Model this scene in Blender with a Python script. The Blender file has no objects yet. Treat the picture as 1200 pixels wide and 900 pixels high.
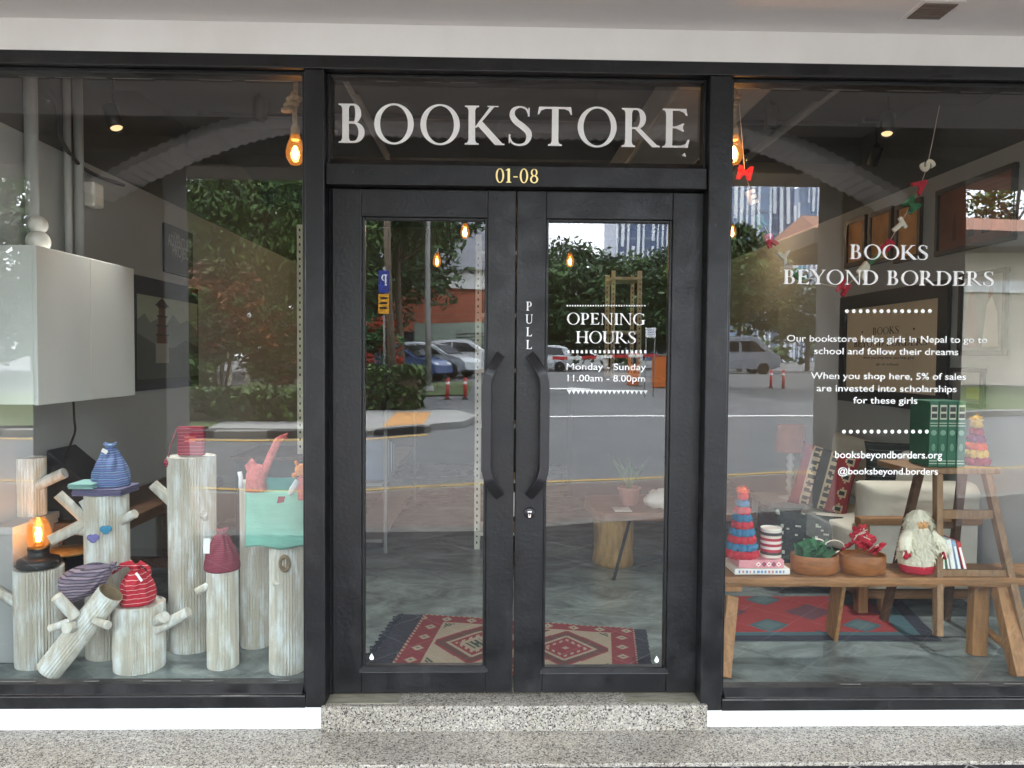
import bpy, bmesh, math, random
from mathutils import Vector, Matrix, noise
random.seed(11)
S = bpy.context.scene
COL = S.collection
R = math.radians

# ------------------------------------------------------------------ camera
FPX, PCX, PCY = 880.0, 600.0, 450.0          # focal length and centre in the photo's own 1200x900 pixels
CAM = Vector((0.0, -3.43, 1.58))
_y, _p, _r = R(1.43), R(2.08), R(.43)
FW = Vector((math.sin(_y)*math.cos(_p), math.cos(_y)*math.cos(_p), -math.sin(_p)))
_rt = FW.cross(Vector((0, 0, 1))).normalized()
_up = _rt.cross(FW)
RT = _rt*math.cos(_r) + _up*math.sin(_r)
UP = _up*math.cos(_r) - _rt*math.sin(_r)
cam = bpy.data.cameras.new('camera')
cam.sensor_width = 36
cam.lens = 36*FPX/1200
cam.clip_start = .05
cam.clip_end = 2000
camo = bpy.data.objects.new('camera', cam)
COL.objects.link(camo)
M = Matrix((RT, UP, -FW)).transposed().to_4x4()
M.translation = CAM
camo.matrix_world = M
S.camera = camo

# ------------------------------------------------------------------ world, sun, exposure
W = bpy.data.worlds.new('World')
S.world = W
W.use_nodes = True
nt = W.node_tree
bg = nt.nodes['Background']
sky = nt.nodes.new('ShaderNodeTexSky')
sky.sky_type = 'NISHITA'
sky.sun_disc = False
SUN_EL, SUN_AZ = R(58), R(215)
sky.sun_elevation = SUN_EL
sky.sun_rotation = SUN_AZ
sky.dust_density = 3
tc = nt.nodes.new('ShaderNodeTexCoord')
no = nt.nodes.new('ShaderNodeTexNoise')
no.inputs['Scale'].default_value = 3.2
no.inputs['Detail'].default_value = 7
no.inputs['Roughness'].default_value = .55
nt.links.new(tc.outputs['Generated'], no.inputs['Vector'])
rp = nt.nodes.new('ShaderNodeValToRGB')
rp.color_ramp.elements[0].position = .30
rp.color_ramp.elements[0].color = (.55, .55, .55, 1)
rp.color_ramp.elements[1].position = .52
nt.links.new(no.outputs['Fac'], rp.inputs['Fac'])
mx = nt.nodes.new('ShaderNodeMix')
mx.data_type = 'RGBA'
nt.links.new(rp.outputs['Color'], mx.inputs['Factor'])
nt.links.new(sky.outputs['Color'], mx.inputs['A'])
mx.inputs['B'].default_value = (8.8, 9.4, 10.1, 1)
nt.links.new(mx.outputs['Result'], bg.inputs['Color'])
bg.inputs['Strength'].default_value = .12
sl = bpy.data.lights.new('sun', 'SUN')
sl.energy = 1.2
sl.angle = R(12)
sl.color = (1, .985, .97)
so = bpy.data.objects.new('sun', sl)
COL.objects.link(so)
# sun over the street behind the camera, a little to its left; the sky's rotation runs clockwise from +Y
so.rotation_euler = (R(90)-SUN_EL, 0, R(180)-SUN_AZ)
S.view_settings.view_transform = 'Standard'
S.view_settings.look = 'None'
S.view_settings.gamma = 1
S.view_settings.exposure = 3.46
S.view_settings.use_curve_mapping = False
S.render.engine = 'CYCLES'
cy = S.cycles
cy.use_denoising = True
cy.max_bounces = 9
cy.diffuse_bounces = 4
cy.glossy_bounces = 4
cy.transmission_bounces = 4
cy.transparent_max_bounces = 24
cy.caustics_reflective = False
cy.caustics_refractive = False
cy.sample_clamp_indirect = 6


def ray(px, py):
    return FW + RT*((px-PCX)/FPX) + UP*((PCY-py)/FPX)


def at(px, py, Y):
    d = ray(px, py)
    return CAM + d*((Y-CAM.y)/d.y)


def fl(px, py, z=0.0):
    d = ray(px, py)
    return CAM + d*((z-CAM.z)/d.z)


def wl(px, py, X):
    d = ray(px, py)
    return CAM + d*(X/d.x)


# ------------------------------------------------------------------ materials
def lin(c):
    return tuple(((v/255)/12.92 if v/255 <= .04045 else ((v/255+.055)/1.055)**2.4) for v in c)


MATS = {}


def mat(name, col, rough=.6, var=.12, vs=6.0, bump=0.0, bs=80.0, metal=0.0, tint=False, spec=.5, stretch=(1, 1, 1),
        srgb=True, emit=None, estr=0.0, rvar=0.0, detail=6):
    c = lin(col) if srgb else col
    m = bpy.data.materials.new(name)
    m.use_nodes = True
    t = m.node_tree
    b = t.nodes['Principled BSDF']
    b.inputs['Roughness'].default_value = rough
    b.inputs['Metallic'].default_value = metal
    b.inputs['Specular IOR Level'].default_value = spec
    x = t.nodes.new('ShaderNodeTexCoord')
    mp = t.nodes.new('ShaderNodeMapping')
    mp.inputs['Scale'].default_value = stretch
    t.links.new(x.outputs['Object'], mp.inputs['Vector'])
    n = t.nodes.new('ShaderNodeTexNoise')
    n.inputs['Scale'].default_value = vs
    n.inputs['Detail'].default_value = detail
    n.inputs['Roughness'].default_value = .6
    t.links.new(mp.outputs['Vector'], n.inputs['Vector'])
    r = t.nodes.new('ShaderNodeValToRGB')
    r.color_ramp.elements[0].position = .28
    r.color_ramp.elements[1].position = .72
    r.color_ramp.elements[0].color = (*[v*(1-var) for v in c], 1)
    r.color_ramp.elements[1].color = (*[min(1, v*(1+var)) for v in c], 1)
    t.links.new(n.outputs['Fac'], r.inputs['Fac'])
    out = r.outputs['Color']
    if tint:
        a = t.nodes.new('ShaderNodeAttribute')
        a.attribute_name = 'tint'
        mm = t.nodes.new('ShaderNodeMix')
        mm.data_type = 'RGBA'
        mm.blend_type = 'MULTIPLY'
        mm.inputs['Factor'].default_value = 1
        t.links.new(out, mm.inputs['A'])
        t.links.new(a.outputs['Color'], mm.inputs['B'])
        out = mm.outputs['Result']
    t.links.new(out, b.inputs['Base Color'])
    if rvar:
        mr = t.nodes.new('ShaderNodeMapRange')
        mr.inputs['From Min'].default_value = .3
        mr.inputs['From Max'].default_value = .7
        mr.inputs['To Min'].default_value = max(0, rough-rvar)
        mr.inputs['To Max'].default_value = rough+rvar
        t.links.new(n.outputs['Fac'], mr.inputs['Value'])
        t.links.new(mr.outputs['Result'], b.inputs['Roughness'])
    if bump:
        n2 = t.nodes.new('ShaderNodeTexNoise')
        n2.inputs['Scale'].default_value = bs
        n2.inputs['Detail'].default_value = 4
        t.links.new(mp.outputs['Vector'], n2.inputs['Vector'])
        bm = t.nodes.new('ShaderNodeBump')
        bm.inputs['Strength'].default_value = bump
        bm.inputs['Distance'].default_value = .01
        t.links.new(n2.outputs['Fac'], bm.inputs['Height'])
        t.links.new(bm.outputs['Normal'], b.inputs['Normal'])
    if emit:
        b.inputs['Emission Color'].default_value = (*emit, 1)
        b.inputs['Emission Strength'].default_value = estr
    MATS[name] = m
    return m


def glass(name, ior=1.9, tcol=(.94, .97, .95), rough=0.0, dust=0.0, glow=0.0):
    m = bpy.data.materials.new(name)
    m.use_nodes = True
    t = m.node_tree
    t.nodes.remove(t.nodes['Principled BSDF'])
    o = t.nodes['Material Output']
    tr = t.nodes.new('ShaderNodeBsdfTransparent')
    tr.inputs['Color'].default_value = (*tcol, 1)
    g = t.nodes.new('ShaderNodeBsdfGlossy')
    g.inputs['Roughness'].default_value = rough
    g.inputs['Color'].default_value = (1, 1, 1, 1)
    f = t.nodes.new('ShaderNodeFresnel')
    f.inputs['IOR'].default_value = ior
    # a pane reflects the same from either side: undo the node's inversion on back faces
    geo = t.nodes.new('ShaderNodeNewGeometry')
    mm = t.nodes.new('ShaderNodeMix')
    mm.data_type = 'FLOAT'
    mm.inputs['A'].default_value = ior
    mm.inputs['B'].default_value = 1.0/ior
    t.links.new(geo.outputs['Backfacing'], mm.inputs['Factor'])
    t.links.new(mm.outputs['Result'], f.inputs['IOR'])
    mx2 = t.nodes.new('ShaderNodeMixShader')
    t.links.new(geo.outputs['Backfacing'], mm.inputs['Factor'])
    t.links.new(f.outputs['Fac'], mx2.inputs['Fac'])
    t.links.new(tr.outputs['BSDF'], mx2.inputs[1])
    t.links.new(g.outputs['BSDF'], mx2.inputs[2])
    res = mx2.outputs['Shader']
    if dust:
        # float glass is never quite flat, and street dust lies on it in smears
        x = t.nodes.new('ShaderNodeTexCoord')
        nw = t.nodes.new('ShaderNodeTexNoise')
        nw.inputs['Scale'].default_value = 1.6
        nw.inputs['Detail'].default_value = 1
        t.links.new(x.outputs['Object'], nw.inputs['Vector'])
        bp = t.nodes.new('ShaderNodeBump')
        bp.inputs['Strength'].default_value = 1
        bp.inputs['Distance'].default_value = .0011
        t.links.new(nw.outputs['Fac'], bp.inputs['Height'])
        t.links.new(bp.outputs['Normal'], g.inputs['Normal'])
        mp = t.nodes.new('ShaderNodeMapping')
        mp.inputs['Scale'].default_value = (2.2, 1, .7)
        mp.inputs['Rotation'].default_value = (0, .5, 0)
        t.links.new(x.outputs['Object'], mp.inputs['Vector'])
        nd = t.nodes.new('ShaderNodeTexNoise')
        nd.inputs['Scale'].default_value = 2.4
        nd.inputs['Detail'].default_value = 9
        nd.inputs['Roughness'].default_value = .65
        nd.inputs['Distortion'].default_value = .8
        t.links.new(mp.outputs['Vector'], nd.inputs['Vector'])
        mr = t.nodes.new('ShaderNodeMapRange')
        mr.inputs['From Min'].default_value = .35
        mr.inputs['From Max'].default_value = .75
        mr.inputs['To Min'].default_value = dust*.35
        mr.inputs['To Max'].default_value = dust*1.6
        t.links.new(nd.outputs['Fac'], mr.inputs['Value'])
        df = t.nodes.new('ShaderNodeBsdfDiffuse')
        df.inputs['Color'].default_value = (.75, .76, .74, 1)
        m3 = t.nodes.new('ShaderNodeMixShader')
        t.links.new(mr.outputs['Result'], m3.inputs['Fac'])
        t.links.new(res, m3.inputs[1])
        t.links.new(df.outputs['BSDF'], m3.inputs[2])
        res = m3.outputs['Shader']
    if glow:                                      # amber glass round a lit filament scatters some of its light
        em = t.nodes.new('ShaderNodeEmission')
        em.inputs['Color'].default_value = (1, .36, .07, 1)
        em.inputs['Strength'].default_value = glow
        ad = t.nodes.new('ShaderNodeAddShader')
        t.links.new(res, ad.inputs[0])
        t.links.new(em.outputs['Emission'], ad.inputs[1])
        res = ad.outputs['Shader']
    t.links.new(res, o.inputs['Surface'])
    MATS[name] = m
    return m


def emitter(name, col, strength):
    m = bpy.data.materials.new(name)
    m.use_nodes = True
    t = m.node_tree
    t.nodes.remove(t.nodes['Principled BSDF'])
    e = t.nodes.new('ShaderNodeEmission')
    e.inputs['Color'].default_value = (*col, 1)
    e.inputs['Strength'].default_value = strength
    t.links.new(e.outputs['Emission'], t.nodes['Material Output'].inputs['Surface'])
    MATS[name] = m
    return m


def terrazzo(name, scale=75, base=(175, 172, 160), dark=(48, 46, 44), cream=(205, 196, 172), light=(212, 208, 200)):
    m = mat(name, base, rough=.55, var=.1, vs=3, bump=.25, bs=120)
    t = m.node_tree
    b = t.nodes['Principled BSDF']
    src = b.inputs['Base Color'].links[0].from_socket
    x = [n for n in t.nodes if n.type == 'TEX_COORD'][0]
    nz = t.nodes.new('ShaderNodeTexNoise')
    nz.inputs['Scale'].default_value = 60
    mxv = t.nodes.new('ShaderNodeMix')
    mxv.data_type = 'RGBA'
    mxv.blend_type = 'LINEAR_LIGHT'
    mxv.inputs['Factor'].default_value = .012
    t.links.new(x.outputs['Object'], nz.inputs['Vector'])
    t.links.new(x.outputs['Object'], mxv.inputs['A'])
    t.links.new(nz.outputs['Color'], mxv.inputs['B'])
    v = t.nodes.new('ShaderNodeTexVoronoi')
    v.inputs['Scale'].default_value = scale
    t.links.new(mxv.outputs['Result'], v.inputs['Vector'])
    sp = t.nodes.new('ShaderNodeSeparateColor')
    t.links.new(v.outputs['Color'], sp.inputs['Color'])
    r = t.nodes.new('ShaderNodeValToRGB')
    r.color_ramp.interpolation = 'CONSTANT'
    e = r.color_ramp.elements
    e[0].position = 0
    e[0].color = (*lin(dark), 1)
    e[1].position = .26
    e[1].color = (*lin((120, 114, 106)), 1)
    for p, c in ((.40, base), (.62, cream), (.8, light)):
        q = e.new(p)
        q.color = (*lin(c), 1)
    t.links.new(sp.outputs['Red'], r.inputs['Fac'])
    # cement between the chips
    r2 = t.nodes.new('ShaderNodeValToRGB')
    r2.color_ramp.elements[0].position = .55
    r2.color_ramp.elements[1].position = .68
    t.links.new(v.outputs['Distance'], r2.inputs['Fac'])
    mm = t.nodes.new('ShaderNodeMix')
    mm.data_type = 'RGBA'
    t.links.new(r2.outputs['Color'], mm.inputs['Factor'])
    t.links.new(r.outputs['Color'], mm.inputs['A'])
    t.links.new(src, mm.inputs['B'])
    # dirt: broad stains
    n3 = t.nodes.new('ShaderNodeTexNoise')
    n3.inputs['Scale'].default_value = 2.3
    n3.inputs['Detail'].default_value = 8
    t.links.new(x.outputs['Object'], n3.inputs['Vector'])
    r3 = t.nodes.new('ShaderNodeValToRGB')
    r3.color_ramp.elements[0].position = .35
    r3.color_ramp.elements[0].color = (.62, .58, .5, 1)
    r3.color_ramp.elements[1].position = .6
    r3.color_ramp.elements[1].color = (1, 1, 1, 1)
    t.links.new(n3.outputs['Fac'], r3.inputs['Fac'])
    m2 = t.nodes.new('ShaderNodeMix')
    m2.data_type = 'RGBA'
    m2.blend_type = 'MULTIPLY'
    m2.inputs['Factor'].default_value = .45
    t.links.new(mm.outputs['Result'], m2.inputs['A'])
    t.links.new(r3.outputs['Color'], m2.inputs['B'])
    t.links.new(m2.outputs['Result'], b.inputs['Base Color'])
    return m


def cardboard(name, seed=0.0):
    """corrugated card brushed with white paint: patches of paint stretched along the trunk"""
    m = mat(name, (194, 188, 174), rough=.85, var=.17, vs=16, stretch=(3, 3, .12), bump=.2, bs=22)
    t = m.node_tree
    b = t.nodes['Principled BSDF']
    src = b.inputs['Base Color'].links[0].from_socket
    x = [n for n in t.nodes if n.type == 'TEX_COORD'][0]
    mp = t.nodes.new('ShaderNodeMapping')
    mp.inputs['Scale'].default_value = (1.3, 1.3, .36)
    mp.inputs['Location'].default_value = (seed, seed*.7, seed*1.3)
    t.links.new(x.outputs['Object'], mp.inputs['Vector'])
    n = t.nodes.new('ShaderNodeTexNoise')
    n.inputs['Scale'].default_value = 17
    n.inputs['Detail'].default_value = 5
    n.inputs['Roughness'].default_value = .55
    t.links.new(mp.outputs['Vector'], n.inputs['Vector'])
    r = t.nodes.new('ShaderNodeValToRGB')
    r.color_ramp.elements[0].position = .46
    r.color_ramp.elements[1].position = .66
    t.links.new(n.outputs['Fac'], r.inputs['Fac'])
    mm = t.nodes.new('ShaderNodeMix')
    mm.data_type = 'RGBA'
    t.links.new(r.outputs['Color'], mm.inputs['Factor'])
    t.links.new(src, mm.inputs['A'])
    mm.inputs['B'].default_value = (*lin((222, 226, 224)), 1)
    t.links.new(mm.outputs['Result'], b.inputs['Base Color'])
    return m


def floor_cement(name):
    m = mat(name, (122, 131, 131), rough=.2, var=.3, vs=1.6, spec=.5, rvar=.08, detail=10)
    t = m.node_tree
    b = t.nodes['Principled BSDF']
    src = b.inputs['Base Color'].links[0].from_socket
    x = [n for n in t.nodes if n.type == 'TEX_COORD'][0]
    mp = t.nodes.new('ShaderNodeMapping')
    mp.inputs['Rotation'].default_value = (0, 0, .9)
    mp.inputs['Scale'].default_value = (1, 1.7, 1)
    t.links.new(x.outputs['Object'], mp.inputs['Vector'])
    n = t.nodes.new('ShaderNodeTexNoise')
    n.inputs['Scale'].default_value = 2.4
    n.inputs['Detail'].default_value = 12
    n.inputs['Roughness'].default_value = .68
    n.inputs['Distortion'].default_value = .7
    t.links.new(mp.outputs['Vector'], n.inputs['Vector'])
    r = t.nodes.new('ShaderNodeValToRGB')
    r.color_ramp.elements[0].position = .34
    r.color_ramp.elements[0].color = (.38, .39, .39, 1)
    r.color_ramp.elements[1].position = .68
    r.color_ramp.elements[1].color = (1.9, 1.95, 1.9, 1)
    t.links.new(n.outputs['Fac'], r.inputs['Fac'])
    mm = t.nodes.new('ShaderNodeMix')
    mm.data_type = 'RGBA'
    mm.blend_type = 'MULTIPLY'
    mm.inputs['Factor'].default_value = .75
    t.links.new(src, mm.inputs['A'])
    t.links.new(r.outputs['Color'], mm.inputs['B'])
    t.links.new(mm.outputs['Result'], b.inputs['Base Color'])
    return m


def bricks(name, c1, c2, mortar, scale, w=.5, h=.25, msize=.02, rot=0.0, axes='XY'):
    m = mat(name, c1, rough=.8, var=.1)
    t = m.node_tree
    b = t.nodes['Principled BSDF']
    x = [n for n in t.nodes if n.type == 'TEX_COORD'][0]
    mp = t.nodes.new('ShaderNodeMapping')
    if axes == 'XZ':
        mp.inputs['Rotation'].default_value = (R(90), 0, 0)
    else:
        mp.inputs['Rotation'].default_value = (0, 0, rot)
    t.links.new(x.outputs['Object'], mp.inputs['Vector'])
    k = t.nodes.new('ShaderNodeTexBrick')
    k.inputs['Color1'].default_value = (*lin(c1), 1)
    k.inputs['Color2'].default_value = (*lin(c2), 1)
    k.inputs['Mortar'].default_value = (*lin(mortar), 1)
    k.inputs['Scale'].default_value = scale
    k.inputs['Mortar Size'].default_value = msize
    k.inputs['Brick Width'].default_value = w
    k.inputs['Row Height'].default_value = h
    t.links.new(mp.outputs['Vector'], k.inputs['Vector'])
    t.links.new(k.outputs['Color'], b.inputs['Base Color'])
    return m


def stripes(name, cols, period, axis=2, rough=.85, bump=.2, ang=(0, 0, 0)):
    """woven stripes running round the object: constant bands along one axis of the object"""
    m = mat(name, (255, 255, 255), rough=rough, var=.1, vs=90, bump=bump, bs=160)
    t = m.node_tree
    b = t.nodes['Principled BSDF']
    src = b.inputs['Base Color'].links[0].from_socket
    x = [n for n in t.nodes if n.type == 'TEX_COORD'][0]
    mp = t.nodes.new('ShaderNodeMapping')
    mp.inputs['Rotation'].default_value = ang
    t.links.new(x.outputs['Object'], mp.inputs['Vector'])
    nz = t.nodes.new('ShaderNodeTexNoise')
    nz.inputs['Scale'].default_value = 12
    t.links.new(mp.outputs['Vector'], nz.inputs['Vector'])
    sp = t.nodes.new('ShaderNodeSeparateXYZ')
    t.links.new(mp.outputs['Vector'], sp.inputs['Vector'])
    d = t.nodes.new('ShaderNodeMath')
    d.operation = 'MULTIPLY_ADD'
    t.links.new(sp.outputs[axis], d.inputs[0])
    d.inputs[1].default_value = 1/period
    ad = t.nodes.new('ShaderNodeMath')
    ad.operation = 'MULTIPLY'
    t.links.new(nz.outputs['Fac'], ad.inputs[0])
    ad.inputs[1].default_value = .35
    t.links.new(ad.outputs['Value'], d.inputs[2])
    fr = t.nodes.new('ShaderNodeMath')
    fr.operation = 'FRACT'
    t.links.new(d.outputs['Value'], fr.inputs[0])
    r = t.nodes.new('ShaderNodeValToRGB')
    r.color_ramp.interpolation = 'CONSTANT'
    e = r.color_ramp.elements
    tot = sum(w for _, w in cols)
    pos = 0
    for i, (c, w) in enumerate(cols):
        if i < 2:
            e[i].position = pos
            e[i].color = (*lin(c), 1)
        else:
            q = e.new(pos)
            q.color = (*lin(c), 1)
        pos += w/tot
    t.links.new(fr.outputs['Value'], r.inputs['Fac'])
    mm = t.nodes.new('ShaderNodeMix')
    mm.data_type = 'RGBA'
    mm.blend_type = 'MULTIPLY'
    mm.inputs['Factor'].default_value = 1
    t.links.new(r.outputs['Color'], mm.inputs['A'])
    t.links.new(src, mm.inputs['B'])
    t.links.new(mm.outputs['Result'], b.inputs['Base Color'])
    return m


# ------------------------------------------------------------------ mesh building
class MB:
    def __init__(s):
        s.v, s.f, s.c, s.s = [], [], [], []

    def add(s, vs, fs, col=(1, 1, 1), sm=False):
        n = len(s.v)
        s.v += [tuple(v) for v in vs]
        for i, f in enumerate(fs):
            s.f.append([k+n for k in f])
            s.c.append(col[i] if isinstance(col, list) else col)
            s.s.append(sm)
        return s

    def box(s, x0, x1, y0, y1, z0, z1, col=(1, 1, 1), M=None):
        vs = [Vector(p) for p in ((x0, y0, z0), (x1, y0, z0), (x1, y1, z0), (x0, y1, z0), (x0, y0, z1), (x1, y0, z1), (x1, y1, z1), (x0, y1, z1))]
        if M:
            vs = [M @ v for v in vs]
        return s.add(vs, [(3, 2, 1, 0), (4, 5, 6, 7), (0, 1, 5, 4), (1, 2, 6, 5), (2, 3, 7, 6), (3, 0, 4, 7)], col)

    def bar(s, p, q, w, h, col=(1, 1, 1), up=(0, 0, 1), taper=1.0):
        """square bar from p to q; w across, h along 'up'"""
        p, q = Vector(p), Vector(q)
        d = (q-p).normalized()
        u = Vector(up)
        a = d.cross(u)
        if a.length < 1e-4:
            a = d.cross(Vector((0, 1, 0)))
        a.normalize()
        b = a.cross(d)
        vs = []
        for c, k in ((p, 1.0), (q, taper)):
            vs += [c-a*w/2*k-b*h/2*k, c+a*w/2*k-b*h/2*k, c+a*w/2*k+b*h/2*k, c-a*w/2*k+b*h/2*k]
        return s.add(vs, [(3, 2, 1, 0), (4, 5, 6, 7), (0, 1, 5, 4), (1, 2, 6, 5), (2, 3, 7, 6), (3, 0, 4, 7)], col)

    def tube(s, pts, r, n=10, col=(1, 1, 1), sm=True, caps=True, flat=1.0):
        pts = [Vector(p) for p in pts]
        rs = r if isinstance(r, (list, tuple)) else [r]*len(pts)
        vs, fs = [], []
        a = None
        for i, p in enumerate(pts):
            d = (pts[min(i+1, len(pts)-1)]-pts[max(i-1, 0)]).normalized()
            if a is None:
                a = d.orthogonal().normalized()
            a = (a-d*a.dot(d)).normalized()
            b = d.cross(a)
            for k in range(n):
                t = 2*math.pi*k/n
                vs.append(p+a*math.cos(t)*rs[i]+b*math.sin(t)*rs[i]*flat)
        for i in range(len(pts)-1):
            for k in range(n):
                fs.append((i*n+k, i*n+(k+1) % n, (i+1)*n+(k+1) % n, (i+1)*n+k))
        s.add(vs, fs, col, sm)
        if caps:
            s.add(vs[:n], [tuple(reversed(range(n)))], col)
            s.add(vs[-n:], [tuple(range(n))], col)
        return s

    def lathe(s, c, prof, n=24, col=(1, 1, 1), M=None, sm=True, wob=0.0, wf=3.0, seed=0.0, caps=True, sq=(1, 1)):
        c = Vector(c)
        vs, fs, cs = [], [], []
        for i, (r, z) in enumerate(prof):
            for k in range(n):
                t = 2*math.pi*k/n
                v = Vector((r*math.cos(t)*sq[0], r*math.sin(t)*sq[1], z))
                if wob:
                    v += (v-Vector((0, 0, z))).normalized()*wob*noise.noise(v*wf*10+Vector((seed, 0, seed))) if r > 1e-5 else Vector()
                if M:
                    v = M @ v
                vs.append(c+v)
        for i in range(len(prof)-1):
            for k in range(n):
                fs.append((i*n+k, i*n+(k+1) % n, (i+1)*n+(k+1) % n, (i+1)*n+k))
                cs.append(col(i) if callable(col) else col)
        s.add(vs, fs, cs, sm)
        if caps:
            s.add(vs[:n], [tuple(reversed(range(n)))], col(0) if callable(col) else col)
            s.add(vs[-n:], [tuple(range(n))], col(len(prof)-2) if callable(col) else col)
        return s

    def ball(s, c, r, nu=12, nv=8, col=(1, 1, 1), sc=(1, 1, 1), wob=0.0, wf=2.0, M=None):
        c = Vector(c)
        vs, fs = [], []
        for j in range(nv+1):
            ph = math.pi*j/nv
            for k in range(nu):
                t = 2*math.pi*k/nu
                d = Vector((math.sin(ph)*math.cos(t), math.sin(ph)*math.sin(t), math.cos(ph)))
                q = r*(1+wob*noise.noise(d*wf+c*7))
                v = Vector((d.x*q*sc[0], d.y*q*sc[1], d.z*q*sc[2]))
                vs.append(c+(M @ v if M else v))
        for j in range(nv):
            for k in range(nu):
                fs.append((j*nu+k, (j+1)*nu+k, (j+1)*nu+(k+1) % nu, j*nu+(k+1) % nu))
        return s.add(vs, fs, col, True)

    def sheet(s, P, nu, nv, col=(1, 1, 1), sm=True, th=0.0):
        """grid surface from P(u, v), u and v in 0..1; th gives it a back"""
        vs = [Vector(P(i/nu, j/nv)) for j in range(nv+1) for i in range(nu+1)]
        fs, cs = [], []
        for j in range(nv):
            for i in range(nu):
                a = j*(nu+1)+i
                fs.append((a, a+1, a+nu+2, a+nu+1))
                cs.append(col((i+.5)/nu, (j+.5)/nv) if callable(col) else col)
        return s.add(vs, fs, cs, sm)

    def prism(s, pts, d, col=(1, 1, 1)):
        """closed outline pts (3-D), thickened by vector d"""
        n = len(pts)
        a = [Vector(p) for p in pts]
        b = [p+Vector(d) for p in a]
        fs = [tuple(range(n)), tuple(reversed(range(n, 2*n)))]
        fs += [(i, n+i, n+(i+1) % n, (i+1) % n) for i in range(n)]
        return s.add(a+b, fs, col)

    def build(s, name, m, parent=None, bevel=0.0, sub=0, norm=True, solid=0.0):
        me = bpy.data.meshes.new(name)
        me.from_pydata(s.v, [], s.f)
        me.update()
        at_ = me.color_attributes.new('tint', 'FLOAT_COLOR', 'CORNER')
        buf = []
        for f, c in zip(s.f, s.c):
            buf += [c[0], c[1], c[2], 1.0]*len(f)
        if len(buf) == len(at_.data)*4:
            at_.data.foreach_set('color', buf)
        me.polygons.foreach_set('use_smooth', s.s)
        if norm:
            b = bmesh.new()
            b.from_mesh(me)
            bmesh.ops.remove_doubles(b, verts=b.verts, dist=1e-5)
            bmesh.ops.recalc_face_normals(b, faces=b.faces)
            b.to_mesh(me)
            b.free()
        me.materials.append(m if not isinstance(m, str) else MATS[m])
        o = bpy.data.objects.new(name, me)
        COL.objects.link(o)
        if parent is not None:
            o.parent = parent
            o.matrix_parent_inverse = wm(parent).inverted()
        if solid:
            q = o.modifiers.new('solid', 'SOLIDIFY')
            q.thickness = solid
        if bevel:
            q = o.modifiers.new('bevel', 'BEVEL')
            q.width = bevel
            q.segments = 2
            q.limit_method = 'ANGLE'
            q.angle_limit = R(40)
        if sub:
            q = o.modifiers.new('sub', 'SUBSURF')
            q.levels = q.render_levels = sub
        return o


def wm(o):
    """world matrix of a thing or a part, without waiting for a depsgraph update"""
    return o.matrix_basis.copy() if o.parent is None else wm(o.parent) @ o.matrix_parent_inverse @ o.matrix_basis


def thing(name, label, cat, loc=(0, 0, 0), group=None):
    o = bpy.data.objects.new(name, None)
    o.empty_display_size = .1
    o.location = loc
    COL.objects.link(o)
    o['label'] = label
    o['category'] = cat
    if group:
        o['group'] = group
    return o


def tag(o, label, cat, group=None):
    o['label'] = label
    o['category'] = cat
    if group:
        o['group'] = group
    return o


def struct(o):
    o['kind'] = 'structure'
    return o


def copy_tree(o, parent=None):
    c = o.copy()
    COL.objects.link(c)
    if parent is not None:
        c.parent = parent
    for ch in list(o.children):
        copy_tree(ch, c)
    return c


def lamp(name, loc, energy, col, radius=.03, kind='POINT', parent=None, aim=None, spot=70):
    l = bpy.data.lights.new(name, kind)
    l.energy = energy
    l.color = col
    l.shadow_soft_size = radius
    if kind == 'SPOT':
        l.spot_size = R(spot)
        l.spot_blend = .6
    o = bpy.data.objects.new(name, l)
    COL.objects.link(o)
    o.location = loc
    if aim is not None:
        o.rotation_euler = (Vector(aim)-Vector(loc)).to_track_quat('-Z', 'Y').to_euler()
    if parent is not None:
        o.parent = parent
        o.matrix_parent_inverse = wm(parent).inverted()
    return o


# ------------------------------------------------------------------ lettering
def crom(pts, n=6):
    """Catmull-Rom through tuples of any length"""
    out = []
    P = [pts[0]]+list(pts)+[pts[-1]]
    for i in range(1, len(P)-2):
        for k in range(n):
            t = k/n
            out.append(tuple(.5*((2*P[i][j])+(-P[i-1][j]+P[i+1][j])*t+(2*P[i-1][j]-5*P[i][j]+4*P[i+1][j]-P[i+2][j])*t*t
                       + (-P[i-1][j]+3*P[i][j]-3*P[i+1][j]+P[i+2][j])*t**3) for j in range(len(P[i]))))
    out.append(tuple(pts[-1]))
    return out


def g_stem(x, w=.155, y0=0.0, y1=1.0, b=(1, 1), t=(1, 1), s=.085):
    h = .034
    p = []
    if b[0] or b[1]:
        p += [(x-s*b[0], y0), (x+w+s*b[1], y0), (x+w+s*b[1], y0+h), (x+w+s*b[1]*.3, y0+h*1.6), (x+w, y0+h*3.6)]
    else:
        p += [(x, y0), (x+w, y0)]
    if t[0] or t[1]:
        p += [(x+w, y1-h*3.6), (x+w+s*t[1]*.3, y1-h*1.6), (x+w+s*t[1], y1-h), (x+w+s*t[1], y1), (x-s*t[0], y1), (x-s*t[0], y1-h), (x-s*t[0]*.3, y1-h*1.6), (x, y1-h*3.6)]
    else:
        p += [(x+w, y1), (x, y1)]
    if b[0] or b[1]:
        p += [(x, y0+h*3.6), (x-s*b[0]*.3, y0+h*1.6), (x-s*b[0], y0+h)]
    return [p]


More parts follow.
